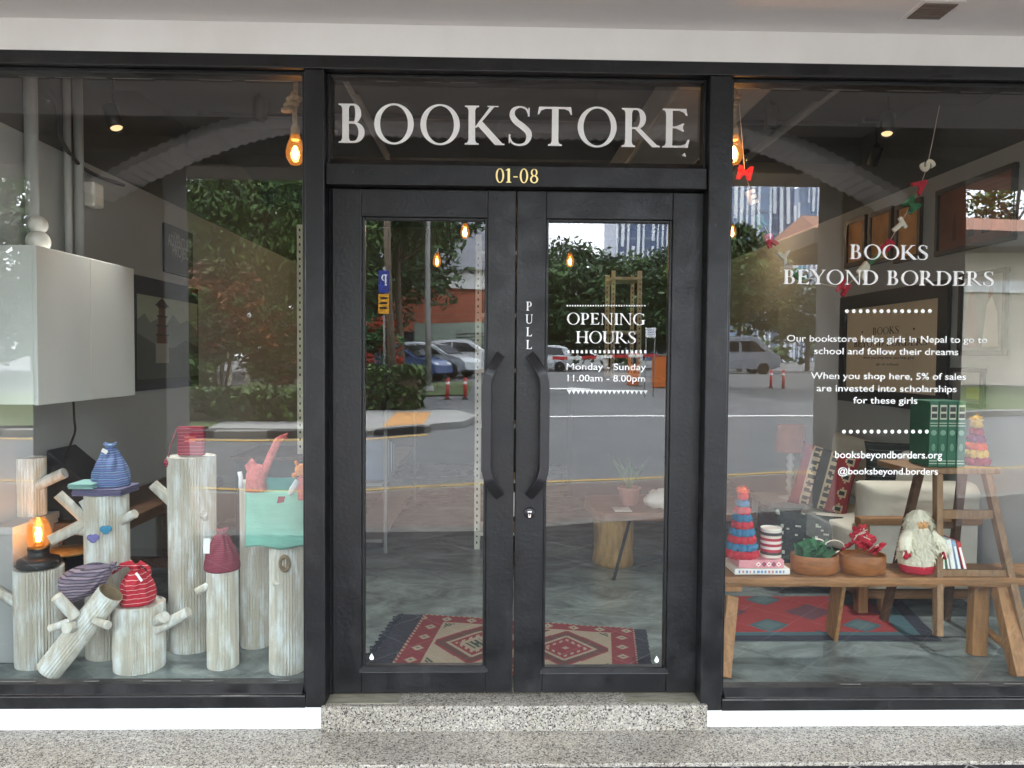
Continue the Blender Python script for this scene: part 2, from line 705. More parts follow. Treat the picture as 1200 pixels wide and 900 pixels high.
def g_ring(cx, cy, rx, ry, ix, iy, a0=0, a1=360, dx=0, n=40):
    q = []
    for i in range(n):
        p = []
        for k in (i, i+1):
            t = R(a0+(a1-a0)*k/n)
            p.append(((cx+rx*math.cos(t), cy+ry*math.sin(t)), (cx+dx+ix*math.cos(t+.14), cy+iy*math.sin(t+.14)) if a1-a0 == 360
                      else (cx+dx+ix*math.cos(t), cy+iy*math.sin(t))))
        q.append([p[0][0], p[1][0], p[1][1], p[0][1]])
    return q


def g_bowl(x, y0, y1, ext, th=.14, tn=.05, lead=.12, inn=None):
    """bowl of B, P, R, D: a half ring with short straight leads off the stem"""
    cy, ry = (y0+y1)/2, (y1-y0)/2
    q = g_ring(x+lead, cy, ext-lead, ry, ext-lead-th, ry-tn, -90, 90, n=22)
    q.append([(x, y1-tn), (x+lead, y1-tn), (x+lead, y1), (x, y1)])
    q.append([(x, y0), (x+lead, y0), (x+lead, y0+tn), (x, y0+tn)])
    return q


def g_stroke(pts, n=7):
    c = crom(pts, n)
    L = []
    for i, (x, y, w) in enumerate(c):
        a, b = c[max(i-1, 0)], c[min(i+1, len(c)-1)]
        dx, dy = b[0]-a[0], b[1]-a[1]
        l = math.hypot(dx, dy) or 1
        L.append(((x-dy/l*w/2, y+dx/l*w/2), (x+dy/l*w/2, y-dx/l*w/2)))
    return [[L[i][0], L[i+1][0], L[i+1][1], L[i][1]] for i in range(len(L)-1)]


def g_arm(x0, x1, y, tn=.05, up=0, dn=0):
    q = [[(x0, y-tn/2), (x1, y-tn/2), (x1, y+tn/2), (x0, y+tn/2)]]
    if up:
        q.append([(x1-.17, y+tn/2), (x1, y+tn/2), (x1+.035, y+tn/2+up), (x1-.01, y+tn/2+up), (x1-.06, y+tn/2+.05)])
    if dn:
        q.append([(x1-.17, y-tn/2), (x1-.06, y-tn/2-.05), (x1-.01, y-tn/2-dn), (x1+.03, y-tn/2-dn), (x1, y-tn/2)])
    return q


def glyph(c):
    if c == 'B':
        return g_stem(.07)+g_bowl(.21, .5, 1, .3, .14, .05)+g_bowl(.21, 0, .54, .38, .145, .05), .68
    if c == 'O':
        return g_ring(.47, .5, .45, .525, .315, .475), .94
    if c == 'K':
        return (g_stem(.07)+[[(.21, .44), (.27, .44), (.66, .97), (.56, .97)], [(.5, .966), (.76, .966), (.76, 1), (.5, 1)],
                             [(.27, .5), (.37, .62), (.86, .03), (.86, 0), (.68, 0)]] + [[(.68, 0), (.9, 0), (.9, .034), (.8, .05)]], .86)
    if c == 'S':
        return g_stroke([(.49, .80, .03), (.44, .93, .05), (.30, .985, .045), (.15, .92, .09), (.11, .77, .13), (.2, .61, .15), (.36, .48, .155),
                         (.49, .34, .15), (.5, .18, .12), (.42, .05, .07), (.26, .01, .05), (.11, .07, .05), (.05, .22, .03)]) \
            + [[(.475, .74), (.52, .74), (.52, .97), (.49, .97)], [(.03, .05), (.055, .05), (.075, .28), (.03, .28)]], .6
    if c == 'T':
        return g_stem(.33, t=(0, 0))+[[(.05, .945), (.77, .945), (.77, 1), (.03, 1)], [(.03, 1), (0, .8), (.035, .8), (.08, .9), (.18, .945)],
                                      [(.77, 1), (.62, .945), (.72, .9), (.765, .8), (.8, .8)]], .8
    if c == 'R':
        return g_stem(.07)+g_bowl(.21, .46, 1, .34, .14, .05)+[[(.27, .49), (.40, .50), (.80, .06), (.88, .035), (.88, 0), (.70, 0)]], .84
    if c == 'E':
        return g_stem(.07, b=(1, 0), t=(1, 0))+g_arm(.21, .55, .975, dn=.13)+g_arm(.21, .47, .52, up=.08, dn=.08)+g_arm(.21, .60, .025, up=.16), .66
    if c == 'P':
        return g_stem(.07)+g_bowl(.21, .42, 1, .37, .14, .05), .64
    if c == 'U':
        return (g_stem(.05, y0=.3, b=(0, 0))+g_stem(.66, w=.06, y0=.3, b=(0, 0))
                + g_stroke([(.12, .32, .14), (.14, .16, .13), (.26, .03, .09), (.42, .0, .06), (.58, .06, .06), (.68, .2, .06), (.69, .32, .06)])), .8
    if c == 'L':
        return g_stem(.07, b=(1, 0))+g_arm(.21, .58, .025, up=.18), .64
    if c == 'N':
        return g_stem(.10, w=.055, t=(1, 0))+g_stem(.74, w=.055, b=(0, 0))+[[(.06, 1), (.2, 1), (.79, 0), (.74, 0), (.68, .02)]], .9
    if c == 'I':
        return g_stem(.09), .32
    if c == 'G':
        return (g_ring(.47, .5, .45, .525, .31, .475, 48, 318, n=32)
                + g_stem(.66, y0=.1, y1=.44, b=(0, 0), t=(1, .7))+[[(.74, .98), (.775, .98), (.79, .72), (.76, .72), (.7, .86)], [(.66, .1), (.8, .1), (.8, .06), (.7, .04)]], .88)
    if c == 'H':
        return g_stem(.07)+g_stem(.64)+[[(.21, .49), (.64, .49), (.64, .54), (.21, .54)]], .85
    if c == 'Y':
        return (g_stem(.31, y1=.46, t=(0, 0))+[[(.31, .46), (.45, .46), (.17, .97), (.0, .97)], [(-.04, .966), (.26, .966), (.26, 1), (-.04, 1)],
                                               [(.40, .46), (.45, .46), (.72, .97), (.64, .97)], [(.54, .966), (.78, .966), (.78, 1), (.54, 1)]], .76)
    if c == 'D':
        return g_stem(.07)+g_bowl(.21, 0, 1, .58, .145, .05, lead=.1), .84
    if c == '0':
        return g_ring(.3, .5, .28, .52, .16, .47), .62
    if c == '1':
        return g_stem(.13, b=(1.2, 1.2), t=(0, 0))+[[(.13, .98), (.0, .9), (.0, .86), (.13, .88)]], .42
    if c == '8':
        return g_ring(.3, .75, .22, .26, .12, .21)+g_ring(.3, .26, .27, .28, .15, .22), .62
    if c == '-':
        return [[(.04, .38), (.32, .38), (.32, .46), (.04, .46)]], .38
    return [], .34


def serif_line(mb, text, x0, x1, zb, h, y, col=(1, 1, 1), ax=None, th=0.0):
    """write text from x0 to x1 on baseline zb, cap height h, on plane y (facing -y)"""
    parts = [glyph(c) for c in text]
    nat = sum(w for _, w in parts)*h
    gaps = max(1, len(text)-1)
    sp = .06*h
    sx = (x1-x0-sp*gaps)/nat
    x = x0
    k = 0
    for q, w in parts:
        for p in q:
            yy = y-.00012*(k % 9)
            k += 1
            pts = [(x+a*h*sx, yy, zb+b*h) for a, b in p]
            if ax:
                pts = [ax(*t) for t in pts]
            if th:
                mb.prism(pts, (0, -th-.0002*(k % 7), 0), col)
            else:
                mb.add(pts, [tuple(range(len(pts)))], col)
        x += w*h*sx+sp


def text_geo(s, extrude=0.0, offset=0.0, bevel=0.0):
    cu = bpy.data.curves.new('text', 'FONT')
    cu.body = s
    cu.size = 1
    cu.extrude = extrude
    cu.offset = offset
    cu.bevel_depth = bevel
    cu.resolution_u = 4
    o = bpy.data.objects.new('text', cu)
    COL.objects.link(o)
    dg = bpy.context.evaluated_depsgraph_get()
    me = bpy.data.meshes.new_from_object(o.evaluated_get(dg))
    vs = [v.co.copy() for v in me.vertices]
    fs = [tuple(p.vertices) for p in me.polygons]
    bpy.data.objects.remove(o)
    bpy.data.curves.remove(cu)
    bpy.data.meshes.remove(me)
    return vs, fs


def sans_line(mb, s, x0, x1, zb, h, y, col=(1, 1, 1), offset=.012, ax=None):
    """h = cap height"""
    vs, fs = text_geo(s, offset=offset)
    a, b = min(v.x for v in vs), max(v.x for v in vs)
    k = (x1-x0)/(b-a)
    kz = h/.729
    pts = [(x0+(v.x-a)*k, y, zb+v.y*kz) for v in vs]
    if ax:
        pts = [ax(*t) for t in pts]
    mb.add(pts, fs, col)


def scuffed(name, col):
    """black paint with chalky dust and scuffs of its own"""
    m = mat(name, col, rough=.44, var=.3, vs=7, bump=.14, bs=55, rvar=.14, detail=11)
    t = m.node_tree
    b = t.nodes['Principled BSDF']
    src = b.inputs['Base Color'].links[0].from_socket
    x = [n for n in t.nodes if n.type == 'TEX_COORD'][0]
    for sc, st, lo, hi, k, c in ((5.5, (1.6, 1, 1), .54, .82, .2, (92, 90, 88)), (34, (1, 1, .35), .66, .74, .3, (120, 118, 116))):
        mp = t.nodes.new('ShaderNodeMapping')
        mp.inputs['Scale'].default_value = st
        t.links.new(x.outputs['Object'], mp.inputs['Vector'])
        n = t.nodes.new('ShaderNodeTexNoise')
        n.inputs['Scale'].default_value = sc
        n.inputs['Detail'].default_value = 10
        n.inputs['Roughness'].default_value = .7
        t.links.new(mp.outputs['Vector'], n.inputs['Vector'])
        r = t.nodes.new('ShaderNodeMapRange')
        r.inputs['From Min'].default_value = lo
        r.inputs['From Max'].default_value = hi
        r.inputs['To Max'].default_value = k
        t.links.new(n.outputs['Fac'], r.inputs['Value'])
        mm = t.nodes.new('ShaderNodeMix')
        mm.data_type = 'RGBA'
        t.links.new(r.outputs['Result'], mm.inputs['Factor'])
        t.links.new(src, mm.inputs['A'])
        mm.inputs['B'].default_value = (*lin(c), 1)
        src = mm.outputs['Result']
    t.links.new(src, b.inputs['Base Color'])
    return m


# ------------------------------------------------------------------ palette
scuffed('black_paint', (16, 16, 18))
mat('black_metal', (34, 33, 36), rough=.42, var=.15, vs=14, bump=.12, bs=40)
mat('dark_gap', (14, 14, 14), rough=.9)
mat('white_plaster', (251, 250, 246), rough=.85, var=.07, vs=2.2, stretch=(1, 1, .5), bump=.15, bs=30)
mat('plinth_white', (224, 228, 230), rough=.7, var=.07, vs=7, bump=.1, bs=25)
mat('soffit_paint', (242, 240, 237), rough=.9, var=.04, vs=1.2)
mat('vinyl_white', (252, 252, 250), rough=.5, var=.02)
mat('gold', (255, 224, 150), rough=.3, var=.05, metal=.6)
mat('steel', (190, 190, 186), rough=.3, metal=1, var=.08)
mat('chrome', (220, 220, 220), rough=.15, metal=1, var=.03)
mat('wall_grey', (166, 168, 167), rough=.85, var=.06, vs=1.1, bump=.08, bs=18)
mat('wall_dark', (66, 67, 64), rough=.9, var=.1, vs=2)
mat('ceiling_dark', (58, 59, 57), rough=.9, var=.15, vs=2)
mat('duct_grey', (130, 130, 128), rough=.6, var=.15, vs=5, metal=.2)
mat('cable_black', (24, 24, 25), rough=.6)
mat('laminate_white', (222, 224, 220), rough=.35, var=.03, vs=2)
mat('ceramic_white', (235, 232, 225), rough=.4, var=.05)
mat('any_cloth', (255, 255, 255), rough=.9, var=.14, vs=50, bump=.3, bs=130, tint=True)
mat('any_paint', (255, 255, 255), rough=.5, var=.06, vs=12, tint=True)
mat('any_matte', (255, 255, 255), rough=.85, var=.1, vs=14, bump=.1, tint=True)
mat('any_gloss', (255, 255, 255), rough=.25, var=.05, vs=6, tint=True)
mat('wood_bench', (150, 108, 70), rough=.55, var=.42, vs=5, stretch=(1, 9, 9), bump=.25, bs=14)
mat('wood_leg', (156, 112, 70), rough=.6, var=.35, vs=5, stretch=(8, 8, 1), bump=.25, bs=14)
mat('wood_ladder', (136, 104, 74), rough=.65, var=.35, vs=6, stretch=(6, 6, 1), bump=.25, bs=16)
mat('wood_dark', (92, 64, 44), rough=.6, var=.35, vs=5, stretch=(6, 1, 6), bump=.2, bs=14)
mat('wood_bowl', (150, 92, 46), rough=.4, var=.3, vs=7, stretch=(2, 2, 9), bump=.08)
mat('wood_stump', (176, 140, 84), rough=.75, var=.35, vs=7, stretch=(5, 5, 1), bump=.4, bs=12)
mat('rope', (150, 130, 100), rough=.95, var=.3, vs=60, bump=.6, bs=120)
mat('rack_white', (224, 222, 206), rough=.45, var=.05, tint=True)
mat('lantern_black', (22, 24, 25), rough=.45, var=.2, bump=.1)
mat('brass', (190, 140, 70), rough=.3, metal=1)
terrazzo('granite', 165, base=(146, 142, 134), cream=(164, 157, 142), light=(184, 180, 170))
terrazzo('granite_tread', 165, base=(158, 153, 145), dark=(58, 55, 51), cream=(175, 168, 153), light=(192, 188, 178))
for i in range(4):
    cardboard('card%d' % i, seed=i*3.7)
mat('card_inside', (128, 110, 84), rough=.9, var=.2, vs=20)
floor_cement('cement')
glass('pane', ior=1.93, dust=.006)
glass('bulb_glass', ior=1.45, tcol=(1, .7, .42), glow=.03)
emitter('filament', (1, .62, .25), 7)
emitter('bulb_glow', (1, .42, .12), 1.6)
emitter('spot_disc', (1, .66, .34), .14)

# ================================================================== SETTING: shop room, arcade, street
XL, XR, YB, ZC = -2.55, 3.1, 7.6, 3.45       # the shop room
ZA = -.125                                    # arcade floor


def gz(a):
    """height of the street ground a metres out from the shop glass: it climbs away from the arcade"""
    if a < 10:
        return -.33
    if a < 30:
        return -.33+(a-10)*.054
    return .75


def strip(pts, w0, w1, dz, m, name, sub=8, h=0.0):
    """band along plan line pts [(x, a)] between offsets w0 and w1 (towards larger a), laid on the ground"""
    P = []
    for (x0, a0), (x1, a1) in zip(pts, pts[1:]):
        for k in range(sub):
            P.append((x0+(x1-x0)*k/sub, a0+(a1-a0)*k/sub))
    P.append(pts[-1])
    mb = MB()
    vs, fs = [], []
    for x, a in P:
        for w in (w0, w1):
            vs.append((x, -(a+w), gz(a+w)+dz))
            if h:
                vs.append((x, -(a+w), gz(a+w)+dz-h))
    k = 4 if h else 2
    for i in range(len(P)-1):
        o, q = i*k, (i+1)*k
        if h:
            fs += [(o, q, q+2, o+2), (o, o+1, q+1, q), (o+2, q+2, q+3, o+3)]
        else:
            fs.append((o, q, q+1, o+1))
    mb.add(vs, fs)
    return mb.build(name, m)


mat('asphalt', (98, 99, 100), rough=.85, var=.14, vs=1.4, bump=.2, bs=60)
mat('ground_dirt', (100, 100, 98), rough=.95, var=.2, vs=.6)
mat('road_white', (225, 225, 222), rough=.7, var=.12, vs=9)
mat('road_yellow', (176, 142, 66), rough=.7, var=.15, vs=9)
mat('kerb_concrete', (128, 126, 121), rough=.85, var=.15, vs=4)
mat('concrete', (150, 150, 146), rough=.85, var=.15, vs=2)
mat('paving_orange', (190, 140, 84), rough=.8, var=.15, vs=5)
mat('grass_green', (80, 94, 54), rough=.95, var=.35, vs=9)
bricks('brick_paving', (110, 94, 87), (98, 84, 78), (90, 83, 79), 3.2, rot=.2)
mat('tile_dark', (40, 38, 43), rough=.75, var=.25, vs=9, spec=.15)
mat('tile_line', (132, 130, 128), rough=.5, var=.1)

# ---- shop floor, walls, ceiling
struct(MB().box(XL-.2, XR+.2, -.02, YB+.2, -.3, 0).build('floor', 'cement'))
mb = MB().box(XL-.2, XL, .05, YB, 0, 2.77)
struct(mb.build('wall_left', 'wall_grey'))
struct(MB().box(XL-.2, XL+.004, .05, YB, 2.77, ZC).build('wall_left_upper', 'wall_dark'))
struct(MB().box(XR, XR+.2, .05, YB, 0, 2.87).build('wall_right', 'wall_grey'))
struct(MB().box(XR-.004, XR+.2, .05, YB, 2.87, ZC).build('wall_right_upper', 'wall_dark'))
struct(MB().box(XL-.2, XR+.2, YB, YB+.2, 0, ZC).build('wall_back', 'wall_dark'))
struct(MB().box(XL-.2, XR+.2, .05, YB+.2, ZC, ZC+.2).build('ceiling', 'ceiling_dark'))
mb = MB()
for y in (1.1, 2.9, 4.9):
    mb.box(XL, XR, y, y+.3, ZC-.22, ZC-.001)
struct(mb.build('ceiling_beam', 'ceiling_dark'))

# ---- arcade: floor, inlay, ceiling, neighbours' fronts
struct(MB().box(-14, 14, -3.75, -.02, -.6, ZA).build('arcade_floor', 'tile_dark'))
mb = MB()
zt = ZA+.004
for i in range(-30, 31):                       # white lines let into the dark tiles: lozenges half a metre wide
    xc = fl(444, 895, ZA).x+i*.495
    for j in range(6):
        y0 = -.378-j*.5
        for s_ in (-1, 1):
            mb.bar((xc, y0, zt), (xc+s_*.2475, y0-.25, zt), .006, .002, up=(0, 0, 1))
            mb.bar((xc+s_*.2475, y0-.25, zt), (xc, y0-.5, zt), .006, .002, up=(0, 0, 1))
struct(mb.build('arcade_floor_inlay', 'tile_line'))
MB_step = MB().box(-6, 6, -.374, -.03, -.4, -.11)
struct(MB_step.build('step', 'granite_tread', bevel=.003))
struct(MB().box(-14, 14, -1.25, -.075, 3.03, 3.7).build('arcade_soffit', 'soffit_paint'))
struct(MB().box(-14, 14, -4.2, -1.25, 3.62, 3.8).build('arcade_ceiling', 'concrete'))
# ribbed panels under the arcade ceiling, their inner edge cut to a wave
mb = MB()
vs, fs = [], []
NV = 170
for i in range(NV+1):                            # a ribbed shell vault in each bay: flat crown, ends curving down to the pillars
    x = -3.3+6.7*i/NV
    e = max(0, abs(x-.05)-1.75)/1.6
    z = 3.50-.62*e**1.5-.018*(i % 2)
    vs += [(x, -2.72, z), (x, -3.18, z), (x, -3.18, z+.07), (x, -2.72, z+.07)]
for i in range(NV):
    for k in range(4):
        fs.append((i*4+k, i*4+(k+1) % 4, i*4+4+(k+1) % 4, i*4+4+k))
mb.add(vs, fs)
mat('rib_paint', (246, 246, 243), rough=.8)
struct(mb.build('arcade_ceiling_vault', 'rib_paint'))
mb = MB()
mb.tube([(.03+.72*math.cos(t*math.pi/24), -2.75+.42*math.sin(t*math.pi/24), 3.56) for t in range(49)], .05, 8, caps=False)
mb.tube([(.03+.5*math.cos(t*math.pi/24), -2.75+.27*math.sin(t*math.pi/24), 3.57) for t in range(49)], .04, 8, caps=False)
struct(mb.build('arcade_ceiling_moulding', 'white_plaster'))

# plinth and fascia and the fronts either side belong to one building
bld = thing('shop_building', 'white plastered front of the building round the black shopfront', 'building', (0, .2, 0))
mb = MB()
mb.box(-6, -.762, -.066, .15, -.115, -.012)
mb.box(.982, 6, -.066, .15, -.115, -.012)
mb.build('plinth', 'plinth_white', bld, bevel=.004)
MB().box(-6, 6, -.074, .15, 2.893, 3.03).build('fascia', 'white_plaster', bld)
mb = MB()
mb.box(-14, XL-.05, -.06, .15, -.11, 2.893)
mb.box(XR+.05, 14, -.06, .15, -.11, 2.893)
mb.box(-14, -6, -.06, .15, 2.894, 3.03)
mb.box(6, 14, -.06, .15, 2.894, 3.03)
mb.box(-14, 14, -.05, .3, 3.031, 9)
mb.build('wall', 'white_plaster', bld)
MB().box(-14, 14, -4.25, -3.72, 3.34, 9).build('upper_wall', 'concrete', bld)
mb = MB()                                        # threshold block under the doors
mb.box(-.764, .984, -.098, .1, -.115, .004)
mb.build('threshold', 'granite', bld, bevel=.006)
mat('threshold_stain', (128, 124, 110), rough=.6, var=.45, vs=7, stretch=(1, 5, 1), bump=.2, bs=40)
mb = MB()                                        # worn cement patches on top of it
mb.box(-.74, -.42, -.07, .05, .0045, .0075)
mb.build('threshold_patch', 'threshold_stain', bld)
mb = MB()
mb.box(.62, .96, -.075, .05, .0045, .007)
mb.build('threshold_patch', 'threshold_stain', bld)
# small square ceiling grille in the soffit
v0 = fl(1092, 12, 3.03)
g = thing('ceiling_vent', 'small square vent with brown louvres in the white soffit', 'vent', (v0.x, v0.y, 3.03))
mb = MB()
for a, b_, c, d in ((-.09, .09, -.09, -.07), (-.09, .09, .07, .09), (-.09, -.07, -.07, .07), (.07, .09, -.07, .07)):
    mb.box(v0.x+a, v0.x+b_, v0.y+c, v0.y+d, 3.025, 3.032)
mb.build('frame', 'soffit_paint', g)
mb = MB()
for k in range(6):
    y = v0.y-.068+k*.023
    mb.box(v0.x-.069, v0.x+.069, y, y+.017, 3.021, 3.0295)
mat('louvre', (120, 106, 96), rough=.6)
mb.build('louvre', 'louvre', g)
# arcade pillars
mat('pillar_paint', (120, 121, 118), rough=.8, var=.1, vs=1.5, bump=.1)
for x0, x1, lab in ((-4.02, -2.86, 'left grey square arcade pillar facing the log display window'), (3.08, 4.2, 'right grey square arcade pillar facing the bench display window'),
                    (-11.2, -10.1, 'far left grey arcade pillar, beyond the bay with the log window'), (10.2, 11.3, 'far right grey arcade pillar, beyond the bay with the bench window')):
    t = thing('arcade_pillar', lab, 'pillar', ((x0+x1)/2, -3.45, ZA), 'pillars along the arcade edge')
    MB().box(x0, x1, -3.71, -3.2, ZA, 3.36).build('shaft', 'pillar_paint', t, bevel=.02)
    MB().box(x0-.03, x1+.03, -3.74, -3.17, ZA+.001, ZA+.22).build('base', 'concrete', t, bevel=.01)

# ---- street ground
mb = MB()
ys = [0, 3.7, 6, 8, 10, 15, 20, 25, 30, 45, 70, 120, 250, 600, 1400]
xs = [-900, -300, -100, -50, -25, -12, -6, 0, 6, 12, 25, 50, 100, 300, 900]
vs = [(x, -a, gz(a)-.02) for a in ys for x in xs]
n = len(xs)
fs = [(j*n+i, j*n+i+1, (j+1)*n+i+1, (j+1)*n+i) for j in range(len(ys)-1) for i in range(n-1)]
struct(mb.add(vs, fs).build('ground', 'ground_dirt'))
mb = MB()                                        # ground under and behind the shops
struct(mb.box(-900, 900, .16, 900, -.62, -.42).build('ground_behind', 'ground_dirt'))
KERB = [(-40, 10), (-6.8, 7.0), (-3.2, 6.2), (-1.7, 6.35), (0, 6.8), (2.5, 7.45), (8.5, 8.7), (40, 14)]
FAR = [(-60, 15), (-20, 13.2), (-8, 12.6), (-3, 12.8), (-1.4, 13.4)]


def kerb_a(x, L=KERB):
    for (x0, a0), (x1, a1) in zip(L, L[1:]):
        if x0 <= x <= x1:
            return a0+(a1-a0)*(x-x0)/(x1-x0)
    return L[-1][1]


mb = MB()                                        # brick pavement between the arcade and the kerb
P = [(-40, 10), (-12, 7.9), (-6.8, 7.0), (-5, 6.6), (-3.2, 6.2), (-1.7, 6.35), (0, 6.8), (2.5, 7.45), (5, 7.97), (8.5, 8.7), (14, 9.7), (40, 14)]
vs, fs = [], []
apron = []
for x, a in P:
    ai = min(max(3.78, 4.0+.3*x), a-.5)
    vs += [(x, -3.75, -.13), (x, -ai, -.132), (x, -(a-.05), -.2)]
    apron.append((x, ai))
for i in range(len(P)-1):
    o, q = i*3, i*3+3
    fs.append((o+1, q+1, q+2, o+2))
struct(mb.add(vs, fs).build('pavement', 'brick_paving'))
mb = MB()                                        # dark tiled apron between the pillars and the brick, widening to the right
for (x0, i0), (x1, i1) in zip(apron, apron[1:]):
    mb.add([(x0, -3.74, -.127), (x1, -3.74, -.127), (x1, -i1, -.127), (x0, -i0, -.127)], [(3, 2, 1, 0)])
struct(mb.build('arcade_apron', 'tile_dark'))
mb = MB()
for (x0, i0), (x1, i1) in zip(apron, apron[1:]):
    mb.add([(x0, -i0+.12, -.123), (x1, -i1+.12, -.123), (x1, -i1-.1, -.123), (x0, -i0-.1, -.123)], [(3, 2, 1, 0)])
mat('drain_grey', (96, 95, 93), rough=.8, var=.2)
struct(mb.build('drain_cover', 'drain_grey'))
struct(strip(KERB, -.06, .06, .13, 'kerb_concrete', 'kerb', h=.2))
struct(strip(KERB, .8, .93, .012, 'road_yellow', 'road_marking_yellow'))
mb = MB()                                        # the road: asphalt from the kerb outward, all the way back on the right
vs, fs = [], []
XS = [-60, -40, -20, -12, -6.8, -3.2, -1.7, 0, 2.5, 8.5, 14, 25, 40, 60]
AS = [0, .12, .3, .5, .75, 1]
for x in XS:
    k0 = kerb_a(max(-40, min(40, x)))
    for a in (k0+.06, 10, 14, 18, 24, 30, 45, 70):
        a = max(a, k0+.06)
        vs.append((x, -a, gz(a)+.004))
for i in range(len(XS)-1):
    for j in range(7):
        o, q = i*8+j, i*8+8+j
        fs.append((o, q, q+1, o+1))
struct(mb.add(vs, fs).build('road', 'asphalt', norm=False))
w0, w1 = at(640, 495, 16), at(790, 487.5, 16.6)
dx = (w1-w0).normalized()
LN = [(w0.x-.6, 16.0), (w0.x+30, 17.2+.9)]
struct(strip(LN, 0, .2, .016, 'road_white', 'road_marking_white', sub=20))
aw = at(648, 456, 23.5)
mb = MB()
za = gz(23.5)+.018
mb.add([(aw.x-1.2, -23.3, za-.01), (aw.x+.6, -23.3, za-.01), (aw.x+.6, -22.8, za-.03), (aw.x+1.5, -23.5, za), (aw.x+.6, -24.2, za+.03), (aw.x+.6, -23.7, za+.02), (aw.x-1.2, -23.7, za+.02)], [tuple(range(7))])
struct(mb.build('road_marking_arrow', 'road_white'))
# traffic island on the left: kerb painted black and white, paving at the tip, planting behind
struct(strip(FAR, -.15, .12, .15, 'kerb_concrete', 'island_kerb', h=.25))
mb = MB()
kb = []
x = -40.0
i = 0
while x < -2.0:
    a0, a1 = kerb_a(x, FAR), kerb_a(min(x+1.1, -1.4), FAR)
    if i % 2 == 0:
        kb.append((x, a0, min(x+1.1, -1.4), a1))
    x += 1.1
    i += 1
for x0, a0, x1, a1 in kb:
    z0, z1 = gz(a0-.15)+.154, gz(a1-.15)+.154
    mb.add([(x0, -(a0-.156), z0-.2), (x1, -(a1-.156), z1-.2), (x1, -(a1-.156), z1), (x0, -(a0-.156), z0), (x0, -(a0+.1), z0+.016), (x1, -(a1+.1), z1+.016)], [(0, 1, 2, 3), (3, 2, 5, 4)])
mat('kerb_black', (44, 44, 46), rough=.8, var=.2)
struct(mb.build('kerb_paint', 'kerb_black'))
struct(strip(FAR, -.55, -.35, .014, 'road_yellow', 'road_marking_yellow_far'))
mb = MB()                                        # paved tip
tip = [(-6.2, 13.0), (-3, 12.95), (-1.6, 13.45), (-.7, 14.1), (-.4, 15.2), (-.9, 16.1), (-2.6, 16.3), (-6.2, 16.2)]
mb.prism([(x, -a, gz(a)+.15) for x, a in tip], (0, 0, -.3))
struct(mb.build('island_paving', 'concrete'))
mb = MB().prism([(x, -a, gz(a)+.158) for x, a in ((-2.5, 13.3), (-1.55, 13.6), (-1.55, 15.7), (-2.5, 15.9))], (0, 0, -.1))
struct(mb.build('island_tactile_paving', 'paving_orange'))
mb = MB()
for x0, x1, a0, a1 in ((-40, -6.2, 13.3, 20), ):
    mb.sheet(lambda u, v: (x0+(x1-x0)*u, -(a0+(a1-a0)*v), gz(a0+(a1-a0)*v)+.13+.06*noise.noise((u*30, v*8, 0))), 60, 12)
lawn = mb.build('island_lawn', 'grass_green', norm=False)
lawn['kind'] = 'structure'
mb = MB()
mb.sheet(lambda u, v: (-9+8.2*u, -(21+5*v), gz(21+5*v)+.06+.05*noise.noise((u*12, v*8, 3))), 24, 12)
lawn = mb.build('verge', 'grass_green', norm=False)
lawn['kind'] = 'structure'
mb = MB()
mb.sheet(lambda u, v: (12.2+26*u, -(17.6+7*v), gz(17.6+7*v)+.1+.05*noise.noise((u*22, v*8, 6))), 30, 10)
struct(mb.build('verge_right', 'grass_green', norm=False))
struct(strip([(11.6, 16.4), (14, 16.8), (40, 20)], 0, .3, .16, 'kerb_concrete', 'verge_kerb', h=.2))

# ================================================================== STREET THINGS (seen in the glass)
mat('leaf', (255, 255, 255), rough=.55, var=.25, vs=1.2, tint=True, spec=.3)
mat('bark', (96, 84, 70), rough=.95, var=.25, vs=5, stretch=(4, 4, 1), bump=.6, bs=10)


def leaves(mb, c, rad, n, size, cols, rng, hollow=.5, droop=0.0, clump=60):
    """n leaf-sized faces in clumps through an ellipsoid"""
    c = Vector(c)
    done = 0
    while done < n:
        while True:
            d = Vector((rng.uniform(-1, 1), rng.uniform(-1, 1), rng.uniform(-1, 1)))
            if hollow < d.length < 1:
                break
        p = c+Vector((d.x*rad[0], d.y*rad[1], d.z*rad[2]))
        cr = min(rad)*rng.uniform(.1, .21)
        base = rng.choice(cols)
        kc = rng.uniform(.72, 1.28)
        for _ in range(clump):
            q = p+Vector((rng.gauss(0, cr), rng.gauss(0, cr), rng.gauss(0, cr*.55)))
            s_ = size*rng.uniform(.45, 1.6)
            a = Vector((rng.uniform(-1, 1), rng.uniform(-1, 1), rng.uniform(-.6, .3)-droop)).normalized()
            b = a.cross(Vector((rng.uniform(-1, 1), rng.uniform(-1, 1), rng.uniform(-1, 1)))).normalized()*.42
            k = rng.uniform(.75, 1.25)*kc
            mb.add([q-a*s_*.5, q+b*s_*.5, q+a*s_*.6, q-b*s_*.5], [(0, 1, 2, 3)], (base[0]*k, base[1]*k, base[2]*k))
            done += 1


G1 = [lin((66, 92, 48)), lin((82, 108, 56)), lin((50, 74, 40)), lin((102, 126, 68))]
G2 = [lin((64, 92, 54)), lin((82, 110, 64)), lin((54, 78, 46))]
G3 = [lin((122, 66, 44)), lin((138, 84, 50)), lin((98, 54, 42)), lin((78, 84, 46)), lin((70, 90, 48)), lin((146, 100, 64))]


